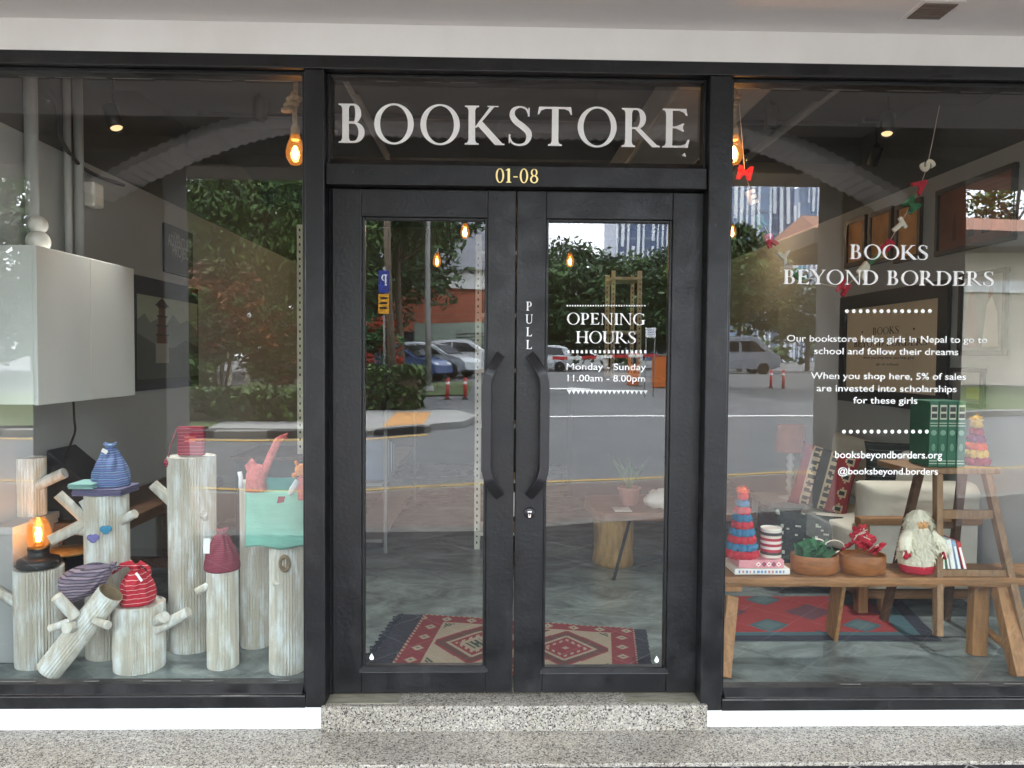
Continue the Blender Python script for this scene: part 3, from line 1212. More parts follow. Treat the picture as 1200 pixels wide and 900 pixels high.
def tree(x, a, h, rad, label, cols, n=3600, size=.3, zc=None, seed=1, trunk=.16, group='trees across the street', limbs=5, droop=0.2):
    rng = random.Random(seed)
    z0 = gz(a)
    zc = zc if zc is not None else h-rad[2]
    t = thing('tree', label, 'tree', (x, -a, z0), group)
    mb = MB()
    lean = rng.uniform(-.3, .3)
    mb.tube([(x, -a, z0-.1), (x+lean*.3, -a, z0+(zc)*.4), (x+lean, -a+.1, z0+zc)], [trunk, trunk*.75, trunk*.45], 9)
    for k in range(limbs):
        an = 2*math.pi*k/limbs+rng.uniform(-.4, .4)
        st = Vector((x+lean*.6, -a, z0+zc*.55+rng.uniform(0, zc*.3)))
        en = Vector((x+math.cos(an)*rad[0]*.7, -a+math.sin(an)*rad[1]*.7, z0+zc+rng.uniform(-.1, .5)*rad[2]))
        mb.tube([st, (st+en)/2+Vector((0, 0, -.15)), en], [trunk*.42, trunk*.28, trunk*.1], 6)
    mb.build('trunk', 'bark', t, norm=False)
    mb = MB()
    leaves(mb, (x, -a, z0+zc), rad, n, size, cols, rng, droop=droop)
    mb.build('crown', 'leaf', t, norm=False)
    return t


def px_x(px, a):
    return at(px, 418, a).x


tree(px_x(318, 22), 22, 8.5, (3.6, 3.0, 2.9), 'broad dark green tree over the roadside hedge, behind the log window’s reflection', G1, 26000, .2, zc=6.0, seed=3, droop=.5)
tree(px_x(470, 25), 25, 8.2, (3.4, 3.0, 1.6), 'dark spreading tree between the grey pole and the brick building', G2+G1, 16000, .2, zc=6.8, seed=4, droop=.3)
tree(px_x(665, 46), 46, 8.6, (4.2, 3.5, 3.6), 'leftmost of the three hazy green trees beyond the car park barrier', G2, 15000, .34, zc=4.6, seed=5)
tree(px_x(715, 48), 48, 7.4, (4.4, 3.5, 3.3), 'middle of the three hazy green trees beyond the car park barrier', G2+G1, 15000, .34, zc=4.4, seed=6)
tree(px_x(775, 46), 46, 7.6, (3.8, 3.5, 3.2), 'rightmost of the three hazy green trees beyond the car park barrier', G2, 15000, .34, zc=4.5, seed=7)
tree(px_x(866, 41), 41, 9.0, (3.2, 2.6, 2.7), 'loose green tree standing in front of the striped towers, above the white van', G1+G2, 7000, .34, zc=5.0, seed=8)
tree(px_x(846, 24.5), 24.5, 6.2, (2.0, 1.8, 1.7), 'leafy green roadside tree nearest the bench window, left of the van', G1+G2, 7000, .24, zc=4.3, seed=18, trunk=.1)
tree(px_x(948, 42), 42, 6.6, (2.3, 2.0, 2.2), 'small round dark tree to the right of the white van', G2, 5000, .32, zc=3.6, seed=9)
tree(px_x(1185, 34), 34, 11.5, (3.0, 3.0, 2.6), 'tall tree showing over the red tiled roof', G1, 2600, .34, zc=9.6, seed=10)
tree(-21, 21, 8.5, (4, 3.5, 3), 'big green tree at the far left end of the traffic island', G1, 8000, .4, zc=5.4, seed=12)
tree(px_x(150, 27), 27, 7.5, (3.6, 3.2, 2.8), 'green tree behind the red-leaved shrub, left of the broad dark tree', G2, 9000, .36, zc=4.6, seed=13)
tree(px_x(300, 33), 33, 11, (5.5, 4, 4.6), 'tall dark tree closing the view behind the red leaved shrubs', G2, 14000, .45, zc=5.6, seed=14)
tree(px_x(420, 36), 36, 12, (5, 4, 4.8), 'tall dark tree rising behind the left end of the brick building', G2, 12000, .45, zc=7.0, seed=15)
tree(px_x(40, 30), 30, 10, (6, 4, 4.6), 'wide pale green tree at the far left of the street', G1, 9000, .45, zc=5.2, seed=16)


def shrub(x, a, rad, zc, label, cols, n, size, name='shrub', group='shrubs on the traffic island', seed=1):
    rng = random.Random(seed)
    t = thing(name, label, 'shrub', (x, -a, gz(a)), group)
    mb = MB()
    for k in range(7):
        an = k*.9
        mb.tube([(x+.05*math.cos(an), -a+.05*math.sin(an), gz(a)), (x+rad[0]*.5*math.cos(an), -a+rad[1]*.5*math.sin(an), gz(a)+zc)], [.035, .015], 5)
    mb.build('stem', 'bark', t, norm=False)
    mb = MB()
    leaves(mb, (x, -a, gz(a)+zc), rad, n, size, cols, rng, hollow=.2, clump=40)
    mb.build('foliage', 'leaf', t, norm=False)


shrub(px_x(258, 18), 18, (1.1, .9, 1.5), 2.7, 'tall red and orange leaved shrub on the traffic island', G3, 8000, .15, seed=20)
shrub(px_x(330, 19), 19, (1.3, .9, 1.2), 1.7, 'brownish red shrub to the right of the tall red leaved one', G3+G1, 8000, .15, seed=21)
shrub(px_x(232, 17.5), 17.5, (.7, .8, 1.5), 1.9, 'narrow green shrub to the left of the tall red leaved one', G1, 3000, .2, seed=22)
shrub(px_x(436, 21.5), 21.5, (1.0, .8, 1.1), 1.5, 'leafy green shrub with red flowers in front of the parked cars', [lin((64, 120, 66)), lin((50, 100, 56)), lin((190, 70, 50))], 1600, .22, seed=23)
for (p0, p1, a, h, lab) in ((222, 362, 14.6, .62, 'long low clipped hedge along the black and white kerb'), (424, 452, 16.9, 1.05, 'low clipped hedge left of the grey pole on the island tip'),
                            (458, 496, 16.9, 1.05, 'square clipped hedge right of the grey pole on the island tip')):
    x0, x1 = px_x(p0, a), px_x(p1, a)
    t = thing('hedge', lab, 'hedge', ((x0+x1)/2, -a, gz(a)), 'clipped hedges on the traffic island')
    rng = random.Random(int(p0))
    mb = MB().box(x0+.1, x1-.1, -a-.45, -a+.45, gz(a), gz(a)+h+.08)
    mb.build('branches', 'bark', t)
    mb = MB()
    for k in range(int(900*max(1, (x1-x0)/1.5))):
        f = rng.random()
        q = Vector((rng.uniform(x0, x1), -a+rng.choice((-1, 1))*rng.uniform(.3, .6) if f < .6 else -a+rng.uniform(-.55, .55), gz(a)+.13+(rng.uniform(0, h) if f < .6 else h+rng.uniform(-.1, .12))))
        b1 = Vector((rng.uniform(-1, 1), rng.uniform(-1, 1), rng.uniform(-1, 1))).normalized()*.1
        b2 = b1.cross(Vector((rng.uniform(-1, 1), rng.uniform(-1, 1), 1))).normalized()*.06
        cc = rng.choice(G1)
        k2 = rng.uniform(.7, 1.5)
        mb.add([q-b1, q+b2, q+b1, q-b2], [(0, 1, 2, 3)], (cc[0]*k2, cc[1]*k2, cc[2]*k2))
    mb.build('foliage', 'leaf', t, norm=False)
rng = random.Random(99)

# ---- buildings over the road
bricks('brick_red', (190, 100, 70), (172, 88, 62), (168, 124, 104), 1.0, w=1.2, h=.32, msize=.03, axes='XZ')
mat('roof_slate', (92, 96, 106), rough=.7, var=.15, vs=2)
mat('roof_tile', (150, 108, 88), rough=.8, var=.2, vs=3, stretch=(6, 1, 1))
mat('eave_dark', (64, 62, 58), rough=.8)
mat('panel_green', (150, 164, 150), rough=.6, var=.1)
mat('window_dark', (40, 48, 56), rough=.12, var=.2, vs=.6)
mat('cream_wall', (214, 204, 186), rough=.85, var=.08)
a = 43
x0, x1, z0 = px_x(395, a), px_x(612, a), gz(a)
b = thing('brick_building', 'red brick building with a white band under a grey roof, behind the parked cars', 'building', ((x0+x1)/2, -a, z0))
MB().box(x0, x1, -a-12, -a, z0, 5.7).build('wall', 'brick_red', b)
MB().box(x0-.2, x1+.2, -a-12.2, -a+.25, 5.7, 6.8).build('band', 'white_plaster', b)
mb = MB()
mb.prism([(x0-.6, -a+.7, 6.8), (x0-.6, -a-6, 11.5), (x0-.6, -a-12.9, 6.8)], (x1-x0+1.2, 0, 0))
mb.build('roof', 'roof_slate', b)
for k in range(4):
    xx = x0+1.0+k*2.5
    w_ = MB().box(xx, xx+1.5, -a-.1, -a+.03, 1.7, 3.1).build('window', 'window_dark', b)
    MB().box(xx-.06, xx+1.56, -a, -a+.06, 1.6, 1.69).build('sill', 'white_plaster', w_)
hx = px_x(520, 36)
mb = MB().box(hx-1.6, hx+3.6, -36.4, -36.3, gz(36)+.9, gz(36)+2.6)
t = thing('hoarding', 'pale green information board standing before the brick building', 'sign', (hx+1, -36.3, gz(36)))
mb.build('board', 'panel_green', t)
for k in (-1.2, 1, 3.2):
    MB().bar((hx+k, -36.5, gz(36)), (hx+k, -36.5, gz(36)+2.5), .1, .1, up=(0, 1, 0)).build('post', 'concrete', t)
mb = MB()
for k in range(3):
    mb.box(hx+.6, hx+3.0-.3*k, -36.29, -36.285, gz(36)+2.0-k*.16, gz(36)+2.05-k*.16)
mb.build('text_line', 'black_metal', t)

# house with the terracotta roof
a = 26
x0 = px_x(934, a)
b = thing('tiled_roof_house', 'cream house with a terracotta tiled roof and dark eaves', 'building', (x0+10, -a, gz(a)))
MB().box(x0+6.5, x0+26, -a-3.4, -a-.2, gz(a), 6.4).build('wall', 'cream_wall', b)
mb = MB()
ze = 6.2
mb.prism([(x0, -a+1.4, ze+.25), (x0+.6, -a-1.4, ze+1.25), (x0, -a-4.2, ze+.25)], (27, 0, 0))
mb.build('roof', 'roof_tile', b)
mb = MB().box(x0-.15, x0+27.2, -a-4.4, -a+1.6, ze-.35, ze+.24)
mb.build('eave', 'eave_dark', b)
MB().box(x0+6.3, x0+26.2, -a-3.6, -a-.05, 4.3, 4.75).build('band', 'white_plaster', b)
for k in range(6):
    xx = x0+13+k*2.6
    w_ = MB().box(xx, xx+1.7, -a-.3, -a-.16, 2.1, 3.8).build('window', 'window_dark', b)
    MB().box(xx-.08, xx+1.78, -a-.2, -a-.06, 2.0, 2.09).build('sill', 'white_plaster', w_)


def tower(p0, p1, a, h, label, dark, seed):
    rg = random.Random(seed)
    x0, x1 = px_x(p0, a), px_x(p1, a)
    t = thing('tower_block', label, 'tower', ((x0+x1)/2, -a, gz(a)), 'striped tower blocks on the skyline')
    mb = MB().box(x0, x1, -a-18, -a, gz(a), h, lin((84, 102, 134)) if dark else lin((132, 150, 178)))
    n_ = int((x1-x0)/1.15)
    for k in range(n_+1):
        xx = x0+(x1-x0)*k/n_
        w = rg.choice((.36, .5, .7))
        z = gz(a)
        while z < h:
            L = rg.uniform(6, 18)
            if rg.random() < .82:
                mb.box(xx-w/2, xx+w/2, -a, -a+.35, z, min(h, z+L), lin((236, 240, 244)))
            z += L+rg.choice((0, 1.2))
    z = gz(a)+3.4
    while z < h:
        mb.box(x0, x1, -a+.01, -a+.12, z, z+.5, lin((132, 146, 164)))
        z += 3.4
    mb.build('facade', 'any_gloss', t, norm=False)


mat('tower_glass', (64, 84, 120), rough=.15, var=.2, vs=.08)
mat('tower_glass_pale', (112, 132, 160), rough=.2, var=.2, vs=.08)
mat('tower_fin', (216, 222, 228), rough=.6)
mat('tower_fin_grey', (132, 146, 164), rough=.6)
tower(720, 812, 165, 50, 'striped glass tower above the car park trees', True, 1)
tower(838, 899, 150, 62, 'tall pale tower with white vertical fins, behind the loose green tree', False, 2)
tower(896, 926, 158, 64, 'dark blue glass tower wedged beside the tall pale one', True, 3)
tower(931, 975, 190, 46, 'lower white finned tower rising over the dark eaves', False, 4)

# the far side of the car park: one mass of low trees
mb = MB()
rng = random.Random(77)
for k in range(26):
    xx = -46+k*5.2+rng.uniform(-1.5, 1.5)
    hh = rng.uniform(1.3, 2.2)
    leaves(mb, (xx, -64+rng.uniform(-3, 3), .75+hh), (3.4, 2.0, hh), 620, .6, G2, rng, hollow=.1, clump=31)
o = mb.build('treeline', 'leaf', norm=False)
o['kind'] = 'stuff'
o['label'] = 'low line of trees along the far side of the car park'
o['category'] = 'trees'

# white van
def wheel(root, c, r=.31, w=.2, ax=None):
    c = Vector(c)
    Mx = Matrix.Rotation(R(90), 4, 'X')
    if ax is not None:
        Mx = Matrix.Rotation(ax, 4, 'Z') @ Mx
    prof = [(r*.62, -w/2), (r*.93, -w/2), (r, -w*.3), (r, w*.3), (r*.93, w/2), (r*.62, w/2)]
    o = MB().lathe(c, prof, 20, M=Mx).build('wheel', 'tyre', root)
    mb = MB()
    mb.lathe(c, [(.02, -w*.5), (r*.2, -w*.5), (r*.6, -w*.42), (r*.62, w*.42), (r*.2, w*.5), (.02, w*.5)], 16, M=Mx)
    mb.build('rim', 'steel', o)


mat('tyre', (28, 28, 29), rough=.9)
mat('car_white', (226, 228, 230), rough=.25, var=.02)
mat('car_silver', (196, 202, 206), rough=.25, var=.02, metal=.3)
mat('car_grey', (128, 134, 144), rough=.3, var=.03)
mat('car_blue', (44, 74, 128), rough=.22, var=.03)
mat('car_navy', (30, 44, 82), rough=.22, var=.03)
mat('car_glass', (26, 32, 36), rough=.06, var=.1)
mat('lamp_red', (150, 30, 28), rough=.2)
mat('lamp_clear', (220, 224, 226), rough=.12)


def vehicle(name, loc, rot, prof, belt, Wd, colm, label, cat, wheels, wins, group=None, L=4.1, front_glass=None):
    """body lofted across its width from a side outline (x forward, z up); the cabin above the belt leans in"""
    t = thing(name, label, cat, loc, group)
    Mx = Matrix.Translation(Vector(loc)) @ Matrix.Rotation(rot, 4, 'Z')
    mb = MB()
    secs = (-1, -.93, -.6, 0, .6, .93, 1)
    vs = []
    for s_ in secs:
        for x, z in prof:
            k = 1.0
            if z > belt:
                k = 1-.17*(z-belt)/.55
            sh = 0 if abs(s_) < .95 else .06
            zz = z-(sh*.6 if z > belt else 0)+(sh*.5 if z < .4 else 0)
            xx = x*(1-sh*.35)
            vs.append(Mx @ Vector((xx, s_*Wd/2*k*(1 if abs(s_) < .95 else .985), zz)))
    n_ = len(prof)
    fs = [(i*n_+k, i*n_+(k+1) % n_, (i+1)*n_+(k+1) % n_, (i+1)*n_+k) for i in range(len(secs)-1) for k in range(n_)]
    fs += [tuple(reversed(range(n_))), tuple(range(n_*(len(secs)-1), n_*len(secs)))]
    mb.add(vs, fs, sm=False)
    o = mb.build('body', colm, t)
    for wx in wheels:
        for s_ in (-1, 1):
            wheel(t, Mx @ Vector((wx, s_*(Wd/2-.1), .31)), .32, .22, rot)
    for w_ in wins:                               # side windows, both sides
        for s_ in (-1, 1):
            mb = MB()
            pts = []
            for x, z in w_:
                k = 1-.17*max(0, z-belt)/.55
                pts.append(Mx @ Vector((x, s_*(Wd/2*k*.985+.012), z)))
            mb.prism(pts, Mx.to_3x3() @ Vector((0, -s_*.03, 0)))
            mb.build('window', 'car_glass', t)
    for (xa, za, xb, zb, nm) in front_glass or ():
        mb = MB()
        ka, kb = 1-.17*max(0, za-belt)/.55, 1-.17*max(0, zb-belt)/.55
        nn = Vector((zb-za, 0, xa-xb)).normalized()*.02
        if nn.z < 0:
            nn = -nn
        pts = [Vector((xa, -Wd/2*ka*.86, za))+nn, Vector((xa, Wd/2*ka*.86, za))+nn, Vector((xb, Wd/2*kb*.86, zb))+nn, Vector((xb, -Wd/2*kb*.86, zb))+nn]
        mb.prism([Mx @ p for p in pts], Mx.to_3x3() @ (-nn*1.5))
        mb.build(nm, 'car_glass', t)
    xf = max(x for x, z in prof)
    xr = min(x for x, z in prof)
    for s_ in (-1, 1):
        mb = MB()
        mb.ball(Mx @ Vector((xf-.16, s_*(Wd/2-.26), .68)), .15, 10, 6, sc=(1, 1, .6))
        mb.build('headlight', 'lamp_clear', t)
        mb = MB()
        mb.ball(Mx @ Vector((xr+.08, s_*(Wd/2-.2), .9)), .13, 10, 6, sc=(.7, .8, 1.2))
        mb.build('tail_light', 'lamp_red', t)
    return t


HATCH = [(-2.0, .35), (-2.05, .75), (-1.98, 1.0), (-1.75, 1.38), (-1.35, 1.5), (-.3, 1.53), (.35, 1.42), (1.1, 1.0), (1.75, .86), (2.02, .66), (2.05, .35), (1.6, .22), (-1.6, .22)]
HW = [[(-1.55, 1.02), (-1.42, 1.36), (-.55, 1.42), (-.55, 1.0)], [(-.48, 1.0), (-.48, 1.42), (.2, 1.36), (.78, 1.0)]]
HG = [(1.08, 1.02, .38, 1.4, 'windscreen'), (-1.98, 1.02, -1.77, 1.36, 'rear_window')]
VAN = [(-2.4, .4), (-2.42, 1.0), (-2.35, 1.9), (-2.2, 1.98), (1.0, 1.98), (1.3, 1.92), (1.95, 1.2), (2.4, 1.0), (2.48, .7), (2.45, .38), (2.0, .25), (-2.0, .25)]
VW = [[(-2.2, 1.2), (-2.15, 1.72), (-.85, 1.74), (-.85, 1.2)], [(-.72, 1.2), (-.72, 1.74), (.35, 1.74), (.35, 1.2)], [(.48, 1.2), (.48, 1.74), (1.1, 1.72), (1.62, 1.2)]]
VG = [(1.92, 1.24, 1.34, 1.86, 'windscreen'), (-2.42, 1.2, -2.37, 1.75, 'rear_window')]


def zrot(heading):
    return heading


a = 35
vehicle('white_van', (px_x(852, a), -a, gz(a)), R(0), VAN, 1.15, 1.7, 'car_grey', 'light grey passenger van driving past the trees', 'van', (-1.5, 1.55), VW, L=4.9, front_glass=VG)
a = 29.5
vehicle('parked_car', (px_x(508, a), -a, gz(a)), R(24), HATCH, 1.0, 1.72, 'car_silver', 'silver white hatchback between the blue car and the white people carrier', 'car', (-1.3, 1.3), HW, 'cars parked beyond the verge', front_glass=HG)
a = 27.6
vehicle('parked_car', (px_x(470, a), -a, gz(a)), R(22), [(x*.97, z*.97) for x, z in HATCH], .97, 1.7, 'car_blue', 'blue hatchback parked behind the red bollards', 'car', (-1.28, 1.28), HW, 'cars parked beyond the verge', front_glass=HG)
a = 29
vehicle('parked_car', (px_x(432, a), -a, gz(a)), R(20), HATCH, 1.0, 1.72, 'car_navy', 'dark navy car parked at the left end beside the grey pole', 'car', (-1.3, 1.3), HW, 'cars parked beyond the verge', front_glass=HG)
a = 34
vehicle('parked_car', (px_x(548, a), -a, gz(a)), R(15), [(x*1.1, z*1.12) for x, z in HATCH], 1.1, 1.8, 'car_white', 'white people carrier parked in the back row', 'car', (-1.4, 1.4), [[(x*1.1, z*1.12) for x, z in w_] for w_ in HW], 'cars parked beyond the verge',
        front_glass=[(xa*1.1, za*1.12, xb*1.1, zb*1.12, nm) for xa, za, xb, zb, nm in HG])
a = 40
vehicle('parked_car', (px_x(628, a), -a, gz(a)), R(185), HATCH, 1.0, 1.72, 'car_silver', 'silver car half hidden behind the barrier arm', 'car', (-1.3, 1.3), HW, 'cars parked beyond the verge', front_glass=HG)

# poles, signs, bollards, barrier
mat('pole_grey', (132, 132, 128), rough=.7, var=.15, vs=3)
mat('sign_blue', (40, 60, 150), rough=.4)
mat('sign_yellow', (236, 168, 40), rough=.4)
mat('bollard_red', (186, 48, 40), rough=.5)
mat('orange_paint', (206, 108, 40), rough=.5)
a = 18
x = px_x(456, a)
mb = MB().tube([(x+.1, -a, gz(a)), (x+.04, -a, 2.5), (x-.12, -a, 6.5)], [.13, .11, .09], 10)
tag(mb.build('utility_pole', 'bark'), 'slightly leaning grey brown pole between the two clipped hedges', 'pole')
a = 22.5
x = px_x(501, a)
t = thing('street_lamp', 'straight grey street lamp post standing on the grass verge', 'street lamp', (x, -a, gz(a)))
MB().tube([(x, -a, gz(a)), (x, -a, gz(a)+2.2), (x, -a, 8.5)], [.13, .1, .07], 10).build('post', 'pole_grey', t)
MB().tube([(x, -a, gz(a)), (x, -a, gz(a)+.25)], [.25, .2], 12).build('base', 'concrete', t)
MB().tube([(x, -a, 8.4), (x+.7, -a+.4, 8.75), (x+1.4, -a+.8, 8.8)], .045, 8).build('arm', 'pole_grey', t)
MB().ball((x+1.6, -a+.9, 8.8), .3, 12, 6, sc=(1, .6, .35)).build('lamp_head', 'pole_grey', t)
a = 17
x = px_x(450, a)
zc = at(450, 330, a).z
t = thing('parking_sign', 'blue parking sign above a yellow plate on a thin post', 'sign', (x, -a, gz(a)))
MB().tube([(x, -a-.04, gz(a)), (x, -a-.04, zc+.4)], .03, 8).build('post', 'pole_grey', t)
MB().box(x-.15, x+.15, -a-.01, -a+.01, zc-.33, zc+.3).build('plate', 'sign_blue', t, bevel=.004)
mb = MB()
serif_line(mb, 'P', x-.09, x+.1, zc-.12, .3, 0)
for i, v in enumerate(mb.v):                     # it faces the shop
    mb.v[i] = (2*x-v[0], -a+.013, v[2])
mb.build('letter', 'vinyl_white', t)
MB().box(x-.15, x+.15, -a-.01, -a+.01, zc-.9, zc-.36).build('yellow_plate', 'sign_yellow', t)
mb = MB()
for k in range(3):
    mb.box(x-.1, x+.1, -a+.0105, -a+.013, zc-.78+k*.14, zc-.72+k*.14)
mb.build('text_line', 'black_metal', t)
for px, a, lab in ((525, 20, 'left one of the two red bollards by the blue car'), (546, 20, 'right one of the two red bollards by the blue car'), (903, 24, 'left one of the two red bollards near the van'), (919, 24, 'right one of the two red bollards near the van')):
    x = px_x(px, a)
    t = thing('bollard', lab, 'bollard', (x, -a, gz(a)), 'red roadside bollards')
    MB().tube([(x, -a, gz(a)), (x, -a, gz(a)+.72)], .055, 10).build('post', 'bollard_red', t)
    MB().tube([(x, -a, gz(a)+.5), (x, -a, gz(a)+.58)], .058, 10).build('reflective_band', 'vinyl_white', t)
    MB().tube([(x, -a, gz(a)), (x, -a, gz(a)+.05)], .1, 10).build('base', 'black_metal', t)
a = 24
xb = px_x(772, a)
zb = at(700, 420, a).z
t = thing('barrier', 'orange car park barrier with a red and white arm', 'barrier', (xb, -a, gz(a)))
MB().box(xb-.2, xb+.28, -a-.22, -a+.22, gz(a), gz(a)+1.2).build('cabinet', 'orange_paint', t, bevel=.03)
MB().box(xb-.24, xb+.32, -a-.26, -a+.26, gz(a)+1.2, gz(a)+1.26).build('lid', 'pole_grey', t)
xa = px_x(610, a)
mb = MB()
nseg = 9
for k in range(nseg):
    mb.box(xa+(xb-.1-xa)*k/nseg, xa+(xb-.1-xa)*(k+1)/nseg-.004, -a+.24, -a+.29, zb-.06+.012*k, zb+.06+.012*k, lin((236, 236, 232)) if k % 2 else lin((190, 40, 40)))
mb.build('arm', 'any_paint', t)
x = px_x(742, 25)
t = thing('ticket_machine', 'small orange ticket machine to the left of the barrier cabinet', 'machine', (x, -25, gz(25)))
MB().box(x-.2, x+.2, -25.2, -24.8, gz(25), gz(25)+1.25).build('body', 'orange_paint', t, bevel=.03)
MB().box(x-.13, x+.13, -24.81, -24.79, gz(25)+.8, gz(25)+1.1).build('screen', 'window_dark', t)
x = px_x(762, 21)
zc = at(762, 388, 21).z
t = thing('notice_board', 'small pale notice board on two posts near the barrier', 'sign', (x, -21, gz(21)))
MB().box(x-.17, x+.17, -21.01, -20.99, zc-.17, zc+.17).build('board', 'vinyl_white', t)
mb = MB()
for k in (-.15, .15):
    mb.tube([(x+k, -21.03, gz(21)), (x+k, -21.03, zc+.2)], .02, 6)
mb.build('post', 'pole_grey', t)
mb = MB()
for k in range(3):
    mb.box(x-.11, x+.11, -20.989, -20.985, zc-.08+k*.08, zc-.06+k*.08)
mb.build('text_line', 'sign_blue', t)
# flat-roofed shelter among the shrubs
a = 20
x0, x1 = px_x(240, a), px_x(292, a)
zr = at(265, 388, a).z
t = thing('shelter', 'small flat roofed shelter among the red shrubs', 'shelter', ((x0+x1)/2, -a, gz(a)))
MB().box(x0, x1, -a-1, -a+.3, zr, zr+.2).build('roof', 'cream_wall', t)
for k in (.12, .55, .95):
    xx = x0+(x1-x0)*k
    MB().box(xx-.05, xx+.05, -a-.1, -a, gz(a), zr).build('post', 'cream_wall', t)

# ================================================================== SHOPFRONT
sf = thing('shopfront', 'black framed shopfront with glass double doors between two big display windows', 'shopfront', (.1, 0, 0))
ML, MLi, MRi, MR = -.835, -.748, .953, 1.052      # the two mullions
mb = MB()
mb.box(XL-.06, XR+.06, -.082, .05, 2.832, 2.892)                     # head
for x0, x1 in ((ML, MLi), (MRi, MR)):
    mb.box(x0, x1, -.08, .06, -.008 if x0 < 0 else -.03, 2.831)
mb.box(MLi+.001, MRi-.001, -.062, .05, 2.336, 2.43)                     # transom under the sign
mb.box(XL-.06, ML-.001, -.08, .05, -.01, .048)                           # sills
mb.box(MR+.001, XR+.06, -.08, .05, -.032, .022)
mb.box(XL-.06, XL, -.08, .05, .049, 2.831)
mb.box(XR, XR+.06, -.08, .05, .023, 2.831)
mb.build('frame', 'black_paint', sf, bevel=.005)
# stepped beads inside the frame
mb = MB()
def bead(x0, x1, z0, z1, d0=-.045, w=.018, y1=.03):
    mb.box(x0, x0+w, d0, y1, z0, z1)
    mb.box(x1-w, x1, d0, y1, z0, z1)
    mb.box(x0+w+.0005, x1-w-.0005, d0-.001, y1, z1-w, z1)
    mb.prism([(x0+w+.0005, d0-.02, z0), (x0+w+.0005, y1, z0), (x0+w+.0005, y1, z0+w*1.9), (x0+w+.0005, d0+.012, z0+w*1.9)], (x1-x0-2*w-.001, 0, 0))
bead(XL, ML-.0005, .0485, 2.8315)
bead(MR+.0005, XR, .0225, 2.8315)
bead(MLi+.0005, MRi-.0005, 2.4305, 2.8315, d0=-.03, w=.014)
mb.build('glazing_bead', 'black_paint', sf, bevel=.003)
# scraped silicone line that catches the light
rng = random.Random(5)
for x0, x1, z in ((XL+.02, ML-.02, 2.799), (MR+.02, XR-.02, 2.801), (MLi+.02, MRi-.02, 2.806), (MR+.02, XR-.02, .0608), (XL+.02, ML-.02, .087)):
    x = x0
    while x < x1-.1:
        L = rng.uniform(.01, .13)
        if rng.random() < .45:
            MB().box(x, min(x+L, x1), -.014, -.009, z, z+rng.uniform(.0005, .0013)).build('sealant', 'duct_grey', sf)
        x += L
# display windows and sign pane
LTR = -.0045
def pane(x0, x1, z0, z1, y, parent, name='pane'):
    return MB().add([(x0, y, z0), (x1, y, z0), (x1, y, z1), (x0, y, z1)], [(0, 1, 2, 3)]).build(name, 'pane', parent, norm=False)
pane(XL+.01, ML-.01, .06, 2.82, 0, sf, 'display_window')
pw = pane(MR+.01, XR-.01, .04, 2.82, 0, sf, 'display_window')
ps = pane(MLi+.012, MRi-.012, 2.44, 2.82, .02, sf, 'transom_window')


def px_line(fn, mb, s, px0, px1, pyb, pyt, Y, **kw):
    """a line of lettering measured on the photo: ends, baseline and cap top, on plane Y"""
    a, b = at(px0, pyb, Y), at(px1, pyb, Y)
    m_ = (px0+px1)/2
    zb, zt_ = at(m_, pyb, Y).z, at(m_, pyt, Y).z
    fn(mb, s, a.x, b.x, zb, zt_-zb, Y, **kw)
    return a.x, b.x, zb, zt_-zb


a_, b_ = at(397.5, 170.3, .014), at(812, 170.3, .014)
zb_, hh = at(605, 170.3, .014).z, at(605, 124.5, .014).z-at(605, 170.3, .014).z
nat = sum(glyph(c)[1] for c in 'BOOKSTORE')*hh
sp = .06*hh
sx = (b_.x-a_.x-sp*8)/nat
x = a_.x
for ch in 'BOOKSTORE':
    mb = MB()
    w = glyph(ch)[1]*hh*sx
    serif_line(mb, ch, x, x+w, zb_, hh, .014)
    mb.build('sign_letter', 'vinyl_white', ps, norm=False)
    x += w+sp
mb = MB()
px_line(serif_line, mb, '01-08', 580.5, 631.5, 214.3, 198, -.063, th=.004)
mb.build('unit_number', 'gold', sf, norm=False)

Y = LTR


def vinyl(fn, s, *a_, parent=None, **kw):
    mb = MB()
    px_line(fn, mb, s, *a_, **kw)
    return mb.build('lettering_line', 'vinyl_white', parent, norm=False)


vinyl(serif_line, 'BOOKS', 996, 1088, 304, 287, Y, parent=pw)
vinyl(serif_line, 'BEYOND BORDERS', 918, 1165, 334, 317, Y, parent=pw)
for s, x0, x1, zb, zt_ in (('Our bookstore helps girls in Nepal to go to', 922, 1157, 401, 393), ('school and follow their dreams', 954, 1123, 415.5, 407.5),
                           ('When you shop here, 5% of sales', 950, 1132, 444.5, 436.5), ('are invested into scholarships', 957, 1121, 459, 451),
                           ('for these girls', 1000, 1075, 473, 465), ('booksbeyondborders.org', 978.5, 1104, 537, 528.3), ('@booksbeyond.borders', 982, 1099, 556, 548)):
    vinyl(sans_line, s, x0, x1, zb, zt_, Y, offset=.007, parent=pw)
for py in (364.6, 505.8):
    mb = MB()
    for k in range(13):
        p = at((992.5 if py < 400 else 989)+8.1*k, py, Y)
        mb.add([(p.x+.0092*math.cos(t*math.pi/6), Y, p.z+.0092*math.sin(t*math.pi/6)) for t in range(12)], [tuple(range(12))])
    mb.build('dotted_line', 'vinyl_white', pw, norm=False)

# doors
DZ0, DZ1 = .022, 2.333


